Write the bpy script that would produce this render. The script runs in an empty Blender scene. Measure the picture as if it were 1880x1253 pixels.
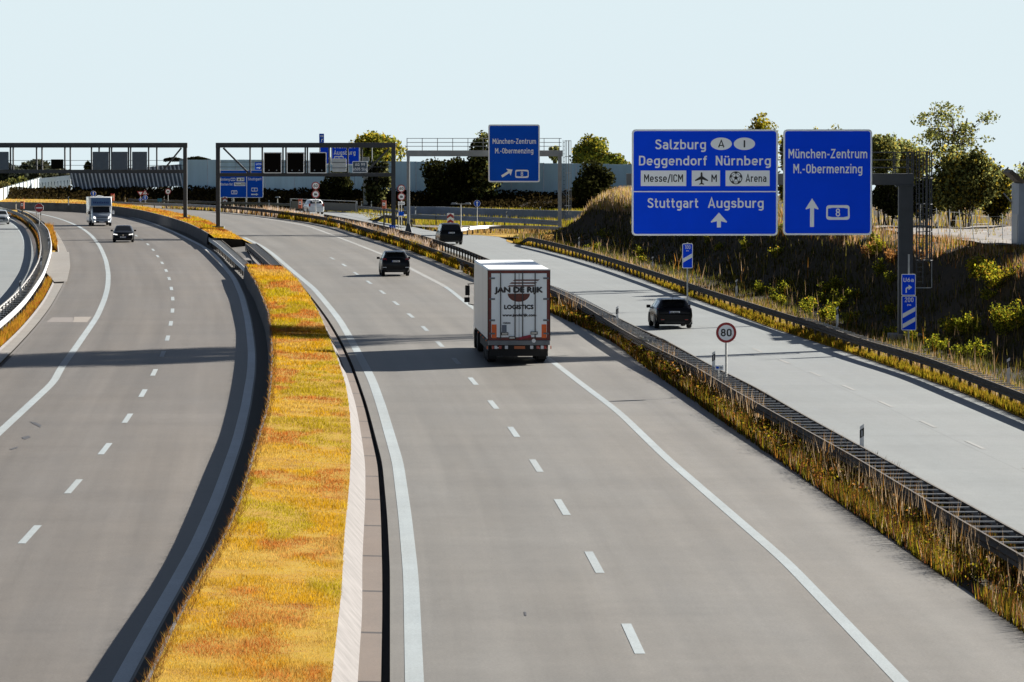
import bpy, math, random
import numpy as np
from mathutils import Vector, Matrix

# ------------------------------------------------------------------ camera, sky, sun, exposure
SC = bpy.context.scene
COL = SC.collection
F = 9000.0                       # focal length in photo pixels (photo 1880 px wide)
PITCH = math.atan(399.5 / F)
CAMZ = 10.0
cam = bpy.data.cameras.new("camera")
cam.sensor_width = 36.0
cam.lens = F / 1880.0 * 36.0
cam.clip_start = 1.0
cam.clip_end = 20000.0
camo = bpy.data.objects.new("camera", cam)
COL.objects.link(camo)
camo.location = (0, 0, CAMZ)
camo.rotation_euler = (math.pi / 2 - PITCH, 0, 0)
SC.camera = camo

SHX, SHY = 1.6, 1.4             # shadow run per metre of height: to -x and to -y
SUN_EL = math.atan(1 / math.hypot(SHX, SHY))
SUN_AZ = math.atan2(SHX, SHY)
wld = bpy.data.worlds.new("World")
SC.world = wld
wld.use_nodes = True
_nt = wld.node_tree
_sky = _nt.nodes.new("ShaderNodeTexSky")
_sky.sky_type = 'NISHITA'
_sky.sun_disc = False
_sky.sun_elevation = SUN_EL
_sky.sun_rotation = SUN_AZ
_sky.altitude = 0
_sky.air_density = 0.3
_sky.dust_density = 0.1
_sky.ozone_density = 3.5
_tint = _nt.nodes.new("ShaderNodeMix")          # slightly warm, milky air
_tint.data_type = 'RGBA'
_tint.blend_type = 'MULTIPLY'
_tint.inputs[0].default_value = 1.0
_tint.inputs[7].default_value = (1.26, 0.89, 0.58, 1)
_nt.links.new(_sky.outputs[0], _tint.inputs[6])
_cap = _nt.nodes.new("ShaderNodeMix")           # even, overexposed milky white towards the horizon
_cap.data_type = 'RGBA'
_cap.blend_type = 'DARKEN'
_cap.inputs[0].default_value = 1.0
_cap.inputs[7].default_value = (3.07, 3.57, 3.75, 1)
_nt.links.new(_tint.outputs[2], _cap.inputs[6])
_nt.links.new(_cap.outputs[2], _nt.nodes['Background'].inputs[0])
_nt.nodes['Background'].inputs[1].default_value = 0.056
sl = bpy.data.lights.new("sun", 'SUN')
sl.energy = 5.0
sl.angle = math.radians(0.5)
sl.color = (1.0, 0.95, 0.87)
slo = bpy.data.objects.new("sun", sl)
COL.objects.link(slo)
slo.location = (60, 60, 60)
slo.rotation_euler = Vector((-SHX, -SHY, -1)).to_track_quat('-Z', 'Y').to_euler()
SC.view_settings.view_transform = 'Standard'
SC.view_settings.look = 'None'
SC.view_settings.gamma = 1.0
SC.view_settings.exposure = 2.1
SC.cycles.max_bounces = 6
SC.cycles.transparent_max_bounces = 6
SC.cycles.use_denoising = True

# ------------------------------------------------------------------ survey helpers
_cp, _sp = math.cos(PITCH), math.sin(PITCH)


def ray(px, py):
    dx = (px - 940) / F
    v = (626.5 - py) / F
    return dx, _cp + v * _sp, -_sp + v * _cp


def U(px, py, z=0.0):
    d = ray(px, py)
    t = (z - CAMZ) / d[2]
    return d[0] * t, d[1] * t


def A(px, py, Y):
    d = ray(px, py)
    t = Y / d[1]
    return Vector((d[0] * t, Y, CAMZ + d[2] * t))


def mpp(Y):
    return Y / F                 # metres per photo pixel at distance Y


class Curve:
    """a plan line x(y) surveyed along the road"""

    def __init__(self, pts, z=0.0, smooth=3):
        P = sorted([U(a, b, z) for a, b in pts], key=lambda p: p[1])
        y = np.array([p[1] for p in P])
        x = np.array([p[0] for p in P])
        keep = np.concatenate([[True], np.diff(y) > 1e-3])
        y, x = y[keep], x[keep]
        yy = np.arange(y[0], y[-1], 1.0)
        xx = np.interp(yy, y, x)
        for _ in range(smooth):
            k = np.minimum(np.maximum((yy * 0.02).astype(int), 1), 8)
            cs = np.concatenate([[0], np.cumsum(xx)])
            i = np.arange(len(xx))
            kk = np.minimum(np.minimum(k, i), len(xx) - 1 - i)
            xx = (cs[i + kk + 1] - cs[i - kk]) / (2 * kk + 1)
        self.y, self.x = yy, xx
        self.y0, self.y1 = yy[0], yy[-1]
        n = min(8, len(yy) - 1)
        self.s0 = (xx[n] - xx[0]) / (yy[n] - yy[0])
        self.s1 = (xx[-1] - xx[-1 - n]) / (yy[-1] - yy[-1 - n])

    def __call__(self, Y):
        Y = np.asarray(Y, float)
        r = np.interp(Y, self.y, self.x)
        r = np.where(Y < self.y0, self.x[0] + self.s0 * (Y - self.y0), r)
        r = np.where(Y > self.y1, self.x[-1] + self.s1 * (Y - self.y1), r)
        return r

    def off(self, d):
        c = Curve.__new__(Curve)
        sl_ = np.gradient(self.x, self.y)
        c.y, c.x = self.y, self.x + d * np.sqrt(1 + sl_ ** 2)
        c.y0, c.y1, c.s0, c.s1 = self.y0, self.y1, self.s0, self.s1
        return c

    def pts(self, Y0, Y1, step=2.0):
        """points equally spaced along the line"""
        yy = np.linspace(Y0, Y1, max(8, int(abs(Y1 - Y0) * 2)))
        xx = self(yy)
        L = np.concatenate([[0], np.cumsum(np.hypot(np.diff(xx), np.diff(yy)))])
        n = max(2, int(L[-1] / step) + 1)
        s = np.arange(n) * step if step else np.linspace(0, L[-1], n)
        s = s[s <= L[-1] + 1e-6]
        return np.stack([np.interp(s, L, xx), np.interp(s, L, yy)], 1)


def ysamples(Y0, Y1):
    out, y = [], Y0
    while y < Y1:
        out.append(y)
        y += max(1.0, y * 0.01)
    out.append(Y1)
    return np.array(out)


# ------------------------------------------------------------------ materials
MATS = {}
KA = 0.49                       # the photo is exposed bright: ground, plants and steel keep low natural albedos
BRIGHT = ('sign_', 'trailer_', 'car_', 'motorhome', 'panel_back', 'cab', 'plate_', 'sos_', 'marker_', 'white_plastic', 'handle', 'doc', 'strip', 'pole_grey',
          'logo', 'slate', 'noise_', 'pale_', 'barrier_', 'alloy', 'chrome', 'tail', 'lamp', 'teal', 'gantry', 'blue_grey', 'document')


def newmat(name):
    m = bpy.data.materials.new(name)
    m.use_nodes = True
    nt = m.node_tree
    b = nt.nodes['Principled BSDF']
    return m, nt, b


def N(nt, kind, **kw):
    n = nt.nodes.new(kind)
    for k, v in kw.items():
        if hasattr(n, k):
            setattr(n, k, v)
        else:
            n.inputs[k].default_value = v
    return n


def mat(name, col, rough=0.6, metal=0.0, var=0.12, scale=3.0, coat=0.0, spec=0.5, streak=False):
    """plain paint, steel, concrete ... with procedural dirt and wear"""
    if name in MATS:
        return MATS[name]
    m, nt, b = newmat(name)
    tc = N(nt, 'ShaderNodeTexCoord')
    mp = N(nt, 'ShaderNodeMapping')
    if streak:
        mp.inputs['Scale'].default_value = (1, 1, 0.12)
    nz = N(nt, 'ShaderNodeTexNoise')
    nz.inputs['Scale'].default_value = scale
    nz.inputs['Detail'].default_value = 6
    nz.inputs['Roughness'].default_value = 0.65
    rp = N(nt, 'ShaderNodeValToRGB')
    c = Vector(col) * (1.0 if name.startswith(BRIGHT) else KA)
    rp.color_ramp.elements[0].position = 0.3
    rp.color_ramp.elements[1].position = 0.72
    rp.color_ramp.elements[0].color = (*(c * (1 - var)), 1)
    rp.color_ramp.elements[1].color = (*[min(1, q) for q in c * (1 + var)], 1)
    nt.links.new(tc.outputs['Object'], mp.inputs[0])
    nt.links.new(mp.outputs[0], nz.inputs['Vector'])
    nt.links.new(nz.outputs['Fac'], rp.inputs[0])
    nt.links.new(rp.outputs[0], b.inputs['Base Color'])
    b.inputs['Roughness'].default_value = rough
    b.inputs['Metallic'].default_value = metal
    b.inputs['Specular IOR Level'].default_value = spec
    if coat:
        b.inputs['Coat Weight'].default_value = coat
        b.inputs['Coat Roughness'].default_value = 0.06
    MATS[name] = m
    return m


def glass_mat(name, col):
    if name in MATS:
        return MATS[name]
    m, nt, b = newmat(name)
    b.inputs['Base Color'].default_value = (*col, 1)
    b.inputs['Roughness'].default_value = 0.08
    b.inputs['Specular IOR Level'].default_value = 0.5
    MATS[name] = m
    return m


def emit_mat(name, col, s):
    if name in MATS:
        return MATS[name]
    m, nt, b = newmat(name)
    b.inputs['Base Color'].default_value = (*col, 1)
    b.inputs['Emission Color'].default_value = (*col, 1)
    b.inputs['Emission Strength'].default_value = s
    b.inputs['Roughness'].default_value = 0.2
    MATS[name] = m
    return m


def leaf_mat(name, trans=0.45, sat=1.0, spec=0.25):
    """blades and leaves: colour from the 'Col' attribute, light comes through"""
    if name in MATS:
        return MATS[name]
    m, nt, b = newmat(name)
    at = N(nt, 'ShaderNodeAttribute', attribute_name='Col')
    df = N(nt, 'ShaderNodeBsdfDiffuse')
    tr = N(nt, 'ShaderNodeBsdfTranslucent')
    mx = N(nt, 'ShaderNodeMixShader')
    mx.inputs[0].default_value = trans
    sc = N(nt, 'ShaderNodeVectorMath', operation='SCALE')
    sc.inputs['Scale'].default_value = KA
    nt.links.new(at.outputs['Color'], sc.inputs[0])
    nt.links.new(sc.outputs[0], df.inputs['Color'])
    nt.links.new(sc.outputs[0], tr.inputs['Color'])
    nt.links.new(df.outputs[0], mx.inputs[1])
    nt.links.new(tr.outputs[0], mx.inputs[2])
    nt.links.new(mx.outputs[0], nt.nodes['Material Output'].inputs[0])
    nt.nodes.remove(b)
    MATS[name] = m
    return m


def road_mat(name, col, joint=0.0, lane=3.9, jdark=0.84, jw=0.055, grain=0.3, tracks=0.10, rough=0.55, spec=0.4, warm=(1.0, 0.96, 0.92)):
    """asphalt or concrete: u = metres across, v = metres along"""
    m, nt, b = newmat(name)
    L = nt.links
    uv = N(nt, 'ShaderNodeUVMap')
    uv.uv_map = 'UVMap'

    def noise(sx, sy, scale, det=4, ro=0.6):
        mp = N(nt, 'ShaderNodeMapping')
        mp.inputs['Scale'].default_value = (sx, sy, 1)
        L.new(uv.outputs[0], mp.inputs[0])
        n = N(nt, 'ShaderNodeTexNoise')
        n.inputs['Scale'].default_value = scale
        n.inputs['Detail'].default_value = det
        n.inputs['Roughness'].default_value = ro
        L.new(mp.outputs[0], n.inputs['Vector'])
        return n.outputs['Fac']

    def mrange(src, a, b_, lo, hi):
        n = N(nt, 'ShaderNodeMapRange')
        n.inputs[1].default_value, n.inputs[2].default_value = a, b_
        n.inputs[3].default_value, n.inputs[4].default_value = lo, hi
        L.new(src, n.inputs[0])
        return n.outputs[0]

    def mul(a, b_):
        n = N(nt, 'ShaderNodeMath', operation='MULTIPLY')
        for i, q in enumerate((a, b_)):
            if isinstance(q, float):
                n.inputs[i].default_value = q
            else:
                L.new(q, n.inputs[i])
        return n.outputs[0]

    long_ = mrange(noise(1.0, 0.012, 0.75, 5, 0.62), 0.3, 0.7, 1 - tracks, 1 + tracks)      # wheel tracks and wear lines
    big = mrange(noise(0.12, 0.05, 1.0, 4), 0.3, 0.7, 0.93, 1.06)                           # patches
    cross = mul(mrange(noise(0.03, 0.22, 1.0, 3), 0.35, 0.65, 0.94, 1.04), mrange(noise(1.0, 0.004, 0.16, 2), 0.3, 0.7, 1 - tracks * .8, 1 + tracks * .6))                       # paving lots
    fine = mul(mrange(noise(1, 1, 16.0, 3, 0.85), 0.25, 0.75, 1 - grain, 1 + grain), mrange(noise(1, 0.5, 2.2, 5, 0.8), 0.3, 0.7, 0.92, 1.08))   # aggregate
    v = mul(mul(long_, big), mul(cross, fine))
    if joint:
        sp = N(nt, 'ShaderNodeSeparateXYZ')
        L.new(uv.outputs[0], sp.inputs[0])
        for out, per in ((sp.outputs[1], joint), (sp.outputs[0], lane))[:2 if lane < 20 else 1]:
            d = N(nt, 'ShaderNodeMath', operation='DIVIDE')
            L.new(out, d.inputs[0])
            d.inputs[1].default_value = per
            fr = N(nt, 'ShaderNodeMath', operation='FRACT')
            L.new(d.outputs[0], fr.inputs[0])
            lt = N(nt, 'ShaderNodeMath', operation='LESS_THAN')
            L.new(fr.outputs[0], lt.inputs[0])
            lt.inputs[1].default_value = jw / per
            v = mul(v, mrange(lt.outputs[0], 0, 1, 1.0, jdark))
    cm = N(nt, 'ShaderNodeMix', data_type='RGBA')
    c = Vector(col) * KA
    cm.inputs[6].default_value = (*[a * q for a, q in zip(c, warm)], 1)
    cm.inputs[7].default_value = (*c, 1)
    L.new(mrange(noise(0.3, 0.04, 1.0, 4), 0.35, 0.65, 0, 1), cm.inputs[0])
    vm = N(nt, 'ShaderNodeVectorMath', operation='SCALE')
    L.new(cm.outputs[2], vm.inputs[0])
    L.new(v, vm.inputs['Scale'])
    L.new(vm.outputs[0], b.inputs['Base Color'])
    b.inputs['Roughness'].default_value = rough
    b.inputs['Specular IOR Level'].default_value = spec
    bp = N(nt, 'ShaderNodeBump')
    bp.inputs['Strength'].default_value = 0.25
    bp.inputs['Distance'].default_value = 0.01
    L.new(noise(1, 1, 30.0, 2), bp.inputs['Height'])
    L.new(bp.outputs[0], b.inputs['Normal'])
    return m


def ground_mat(name, cols, scale=0.4, rough=0.95):
    m, nt, b = newmat(name)
    L = nt.links
    tc = N(nt, 'ShaderNodeNewGeometry')
    nz = N(nt, 'ShaderNodeTexNoise')
    nz.inputs['Scale'].default_value = scale
    nz.inputs['Detail'].default_value = 8
    nz.inputs['Roughness'].default_value = 0.7
    rp = N(nt, 'ShaderNodeValToRGB')
    el = rp.color_ramp.elements
    while len(el) < len(cols):
        el.new(0.5)
    for i, c in enumerate(cols):
        el[i].position = 0.28 + 0.44 * i / (len(cols) - 1)
        el[i].color = (*[q * KA for q in c], 1)
    L.new(tc.outputs['Position'], nz.inputs['Vector'])
    L.new(nz.outputs['Fac'], rp.inputs[0])
    L.new(rp.outputs[0], b.inputs['Base Color'])
    b.inputs['Roughness'].default_value = rough
    b.inputs['Specular IOR Level'].default_value = 0.1
    return m


# ------------------------------------------------------------------ object helpers
def link(o, parent=None):
    COL.objects.link(o)
    if parent is not None:
        o.parent = parent
    return o


def tag(o, label=None, cat=None, group=None, kind=None):
    if label:
        o['label'] = label
    if cat:
        o['category'] = cat
    if group:
        o['group'] = group
    if kind:
        o['kind'] = kind
    return o


def thing(name, label, cat, loc=(0, 0, 0), rz=0.0, group=None):
    o = bpy.data.objects.new(name, None)
    o.empty_display_size = 0.3
    o.location = loc
    o.rotation_euler = (0, 0, rz)
    link(o)
    return tag(o, label, cat, group)


class MB:
    def __init__(self):
        self.v, self.f = [], []

    def add(self, vs, fs):
        k = len(self.v)
        self.v += [tuple(q) for q in vs]
        self.f += [tuple(i + k for i in f) for f in fs]
        return self

    def box(self, c, s, rz=0.0, ry=0.0, rx=0.0):
        R = Matrix.Rotation(rz, 3, 'Z') @ Matrix.Rotation(ry, 3, 'Y') @ Matrix.Rotation(rx, 3, 'X')
        c = Vector(c)
        vs = []
        for x in (-.5, .5):
            for y in (-.5, .5):
                for z in (-.5, .5):
                    vs.append(c + R @ Vector((x * s[0], y * s[1], z * s[2])))
        return self.add(vs, [(0, 1, 3, 2), (4, 6, 7, 5), (0, 4, 5, 1), (2, 3, 7, 6), (0, 2, 6, 4), (1, 5, 7, 3)])

    def b2(self, lo, hi):
        return self.box([(a + b) / 2 for a, b in zip(lo, hi)], [b - a for a, b in zip(lo, hi)])

    def tube(self, p0, p1, r0, r1=None, n=8):
        r1 = r0 if r1 is None else r1
        p0, p1 = Vector(p0), Vector(p1)
        d = (p1 - p0)
        if d.length < 1e-6:
            return self
        d.normalize()
        a = d.orthogonal().normalized()
        b = d.cross(a)
        vs = []
        for p, r in ((p0, r0), (p1, r1)):
            for i in range(n):
                t = 2 * math.pi * i / n
                vs.append(p + (a * math.cos(t) + b * math.sin(t)) * r)
        fs = [(i, (i + 1) % n, n + (i + 1) % n, n + i) for i in range(n)]
        fs += [tuple(range(n - 1, -1, -1)), tuple(range(n, 2 * n))]
        return self.add(vs, fs)

    def bar(self, p0, p1, w, h):
        """square bar between two points: w horizontal, h the other way"""
        p0, p1 = Vector(p0), Vector(p1)
        d = (p1 - p0).normalized()
        up = Vector((0, 0, 1)) if abs(d.z) < 0.95 else Vector((0, 1, 0))
        a = d.cross(up).normalized()
        b = a.cross(d)
        vs = []
        for p in (p0, p1):
            for sa, sb in ((-1, -1), (1, -1), (1, 1), (-1, 1)):
                vs.append(p + a * (w / 2 * sa) + b * (h / 2 * sb))
        return self.add(vs, [(3, 2, 1, 0), (4, 5, 6, 7), (0, 1, 5, 4), (1, 2, 6, 5), (2, 3, 7, 6), (3, 0, 4, 7)])

    def poly(self, pts2, y0, y1):
        """polygon in the xz plane, extruded from y0 (front) to y1"""
        n = len(pts2)
        vs = [(x, y0, z) for x, z in pts2] + [(x, y1, z) for x, z in pts2]
        fs = [tuple(range(n)), tuple(range(2 * n - 1, n - 1, -1))]
        fs += [(i, i + n, (i + 1) % n + n, (i + 1) % n) for i in range(n)]
        return self.add(vs, fs)

    def ring(self, outer, inner, y0, y1):
        n = len(outer)
        vs = [(x, y0, z) for x, z in outer] + [(x, y0, z) for x, z in inner] + \
             [(x, y1, z) for x, z in outer] + [(x, y1, z) for x, z in inner]
        fs = []
        for i in range(n):
            j = (i + 1) % n
            fs += [(i, j, n + j, n + i), (2 * n + i, 3 * n + i, 3 * n + j, 2 * n + j),
                   (i, 2 * n + i, 2 * n + j, j), (n + i, n + j, 3 * n + j, 3 * n + i)]
        return self.add(vs, fs)

    def loft(self, loops, cap=True):
        n = len(loops[0])
        vs = [p for lp in loops for p in lp]
        fs = []
        for k in range(len(loops) - 1):
            for i in range(n):
                j = (i + 1) % n
                fs.append((k * n + i, k * n + j, (k + 1) * n + j, (k + 1) * n + i))
        if cap:
            fs.append(tuple(range(n - 1, -1, -1)))
            fs.append(tuple(range((len(loops) - 1) * n, len(loops) * n)))
        return self.add(vs, fs)

    def build(self, name, m, parent=None, smooth=0.0, bevel=0.0):
        me = bpy.data.meshes.new(name)
        me.from_pydata(self.v, [], self.f)
        me.materials.append(m)
        if smooth:
            for p in me.polygons:
                p.use_smooth = True
            me.set_sharp_from_angle(angle=math.radians(smooth))
        me.update()
        o = bpy.data.objects.new(name, me)
        link(o, parent)
        if bevel:
            bm_ = o.modifiers.new('bevel', 'BEVEL')
            bm_.width = bevel
            bm_.segments = 2
            bm_.limit_method = 'ANGLE'
        return o


def fast_mesh(name, V, T, m, cols=None, parent=None, uv=None):
    """V (n,3), T (k,3|4) arrays; cols per vertex (n,3)"""
    V = np.ascontiguousarray(V, np.float32)
    T = np.ascontiguousarray(T, np.int32)
    me = bpy.data.meshes.new(name)
    k, c = T.shape
    me.vertices.add(len(V))
    me.vertices.foreach_set('co', V.ravel())
    me.loops.add(k * c)
    me.loops.foreach_set('vertex_index', T.ravel())
    me.polygons.add(k)
    me.polygons.foreach_set('loop_start', np.arange(0, k * c, c, dtype=np.int32))
    me.polygons.foreach_set('loop_total', np.full(k, c, np.int32))
    if cols is not None:
        a = me.color_attributes.new('Col', 'FLOAT_COLOR', 'POINT')
        c4 = np.ones((len(V), 4), np.float32)
        c4[:, :3] = cols
        a.data.foreach_set('color', c4.ravel())
    if uv is not None:
        u = me.uv_layers.new(name='UVMap')
        u.data.foreach_set('uv', np.ascontiguousarray(uv[T.ravel()], np.float32).ravel())
    me.materials.append(m)
    me.update(calc_edges=True)
    me.validate()
    o = bpy.data.objects.new(name, me)
    link(o, parent)
    return o


def strip(name, cl, cr, Y0, Y1, zl, zr, m, nx=2, kind='structure'):
    """a sheet between two plan lines"""
    ys = ysamples(Y0, Y1)
    xl, xr = cl(ys), cr(ys)
    V, uv = [], []
    xm = (xl + xr) / 2
    along = np.concatenate([[0], np.cumsum(np.hypot(np.diff(xm), np.diff(ys)))])
    for j in range(nx):
        t = j / (nx - 1)
        V.append(np.stack([xl + (xr - xl) * t, ys, np.full(len(ys), zl + (zr - zl) * t)], 1))
        uv.append(np.stack([(xr - xl) * t, along], 1))
    n = len(ys)
    V = np.concatenate(V)
    uv = np.concatenate(uv)
    T = []
    for j in range(nx - 1):
        i = np.arange(n - 1)
        T.append(np.stack([j * n + i, (j + 1) * n + i, (j + 1) * n + i + 1, j * n + i + 1], 1))
    o = fast_mesh(name, V, np.concatenate(T), m, uv=uv)
    if kind:
        o['kind'] = kind
    return o


def sweep(pts, prof, closed=True):
    """profile [(lateral offset to the right, z)] swept along plan points (n,2|3) -> verts, faces"""
    P = np.asarray(pts, float)
    zb = P[:, 2] if P.shape[1] > 2 else np.zeros(len(P))
    d = np.gradient(P[:, :2], axis=0)
    d /= np.linalg.norm(d, axis=1)[:, None]
    nr = np.stack([d[:, 1], -d[:, 0]], 1)
    k = len(prof)
    V = []
    for i in range(len(P)):
        for (o, z) in prof:
            V.append((P[i, 0] + nr[i, 0] * o, P[i, 1] + nr[i, 1] * o, zb[i] + z))
    Fs = []
    for i in range(len(P) - 1):
        for j in range(k if closed else k - 1):
            j2 = (j + 1) % k
            Fs.append((i * k + j, i * k + j2, (i + 1) * k + j2, (i + 1) * k + j))
    if closed:
        Fs.append(tuple(range(k - 1, -1, -1)))
        Fs.append(tuple(range((len(P) - 1) * k, len(P) * k)))
    return V, Fs


_dg = None


def text_bounds(s):
    cu = bpy.data.curves.new('t', 'FONT')
    cu.body = s
    cu.size = 1.0
    cu.resolution_u = 3
    o = bpy.data.objects.new('t', cu)
    COL.objects.link(o)
    dg = bpy.context.evaluated_depsgraph_get()
    e = o.evaluated_get(dg)
    me = e.to_mesh()
    V = np.array([v.co[:] for v in me.vertices])
    Fs = [tuple(p.vertices) for p in me.polygons]
    e.to_mesh_clear()
    bpy.data.objects.remove(o)
    bpy.data.curves.remove(cu)
    return V, Fs


_TC = {}
CAPH = None


def text(s, x0, x1, zb, cap, m, parent, y=-0.01, bold=0.0, name='lettering'):
    """flat lettering in the local xz plane, from x0 to x1, baseline zb, capital height cap"""
    global CAPH
    if CAPH is None:
        CAPH = text_bounds('H')[0][:, 1].max()
    if s not in _TC:
        _TC[s] = text_bounds(s)
    V, Fs = _TC[s]
    a, b = V[:, 0].min(), V[:, 0].max()
    k = cap / CAPH
    sx = (x1 - x0) / (b - a)
    W = np.stack([x0 + (V[:, 0] - a) * sx, np.full(len(V), y), zb + V[:, 1] * k], 1)
    mb = MB()
    offs = [(0, 0)] if not bold else [(0, 0), (bold, 0), (-bold, 0), (0, bold), (0, -bold)]
    for i, (ox, oz) in enumerate(offs):
        mb.add([(p[0] + ox, p[1] - 0.0015 * i, p[2] + oz) for p in W], Fs)
    return mb.build(name, m, parent)


def rrect(x0, x1, z0, z1, r, n=4):
    P = []
    for cx, cz, a0 in ((x1 - r, z0 + r, -90), (x1 - r, z1 - r, 0), (x0 + r, z1 - r, 90), (x0 + r, z0 + r, 180)):
        for i in range(n + 1):
            t = math.radians(a0 + 90 * i / n)
            P.append((cx + r * math.cos(t), cz + r * math.sin(t)))
    return P


def circ(cx, cz, rx, rz=None, n=28, a0=0.0, a1=360.0):
    rz = rx if rz is None else rz
    full = abs(a1 - a0) >= 359.9
    k = n if full else n + 1
    return [(cx + rx * math.cos(math.radians(a0 + (a1 - a0) * i / n)),
             cz + rz * math.sin(math.radians(a0 + (a1 - a0) * i / n))) for i in range(k)]


def copy_tree(o, parent=None):
    c = o.copy()
    COL.objects.link(c)
    if parent is not None:
        c.parent = parent
        c.matrix_parent_inverse = o.matrix_parent_inverse.copy()
    for ch in [q for q in bpy.data.objects if q.parent is o]:
        copy_tree(ch, c)
    return c


RNG = np.random.default_rng(7)
random.seed(7)
# ------------------------------------------------------------------ road sign lettering drawn with strokes
_t, _T, _X = .075, .925, .655


def _sm(P, n=5):
    P = [np.array(p, float) for p in P]
    Q = [2 * P[0] - P[1]] + P + [2 * P[-1] - P[-2]]
    out = []
    for i in range(1, len(Q) - 2):
        a, b, c, d = Q[i - 1:i + 3]
        for k in range(n):
            u = k / n
            out.append(.5 * (2 * b + (c - a) * u + (2 * a - 5 * b + 4 * c - d) * u * u + (3 * b - a - 3 * c + d) * u ** 3))
    out.append(P[-1])
    return [tuple(p) for p in out]


def _bowl(l, r, b, t):
    R = (r - l) / 2 * .98
    R = min(R, (t - b) / 2)
    P = []
    for cx, cy, a0 in ((r - R, t - R, 90), (r - R, b + R, 0), (l + R, b + R, -90), (l + R, t - R, 180)):
        for i in range(6):
            a = math.radians(a0 - 90 * i / 5)
            P.append((cx + R * math.cos(a), cy + R * math.sin(a)))
    return P + [P[0]]


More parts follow.
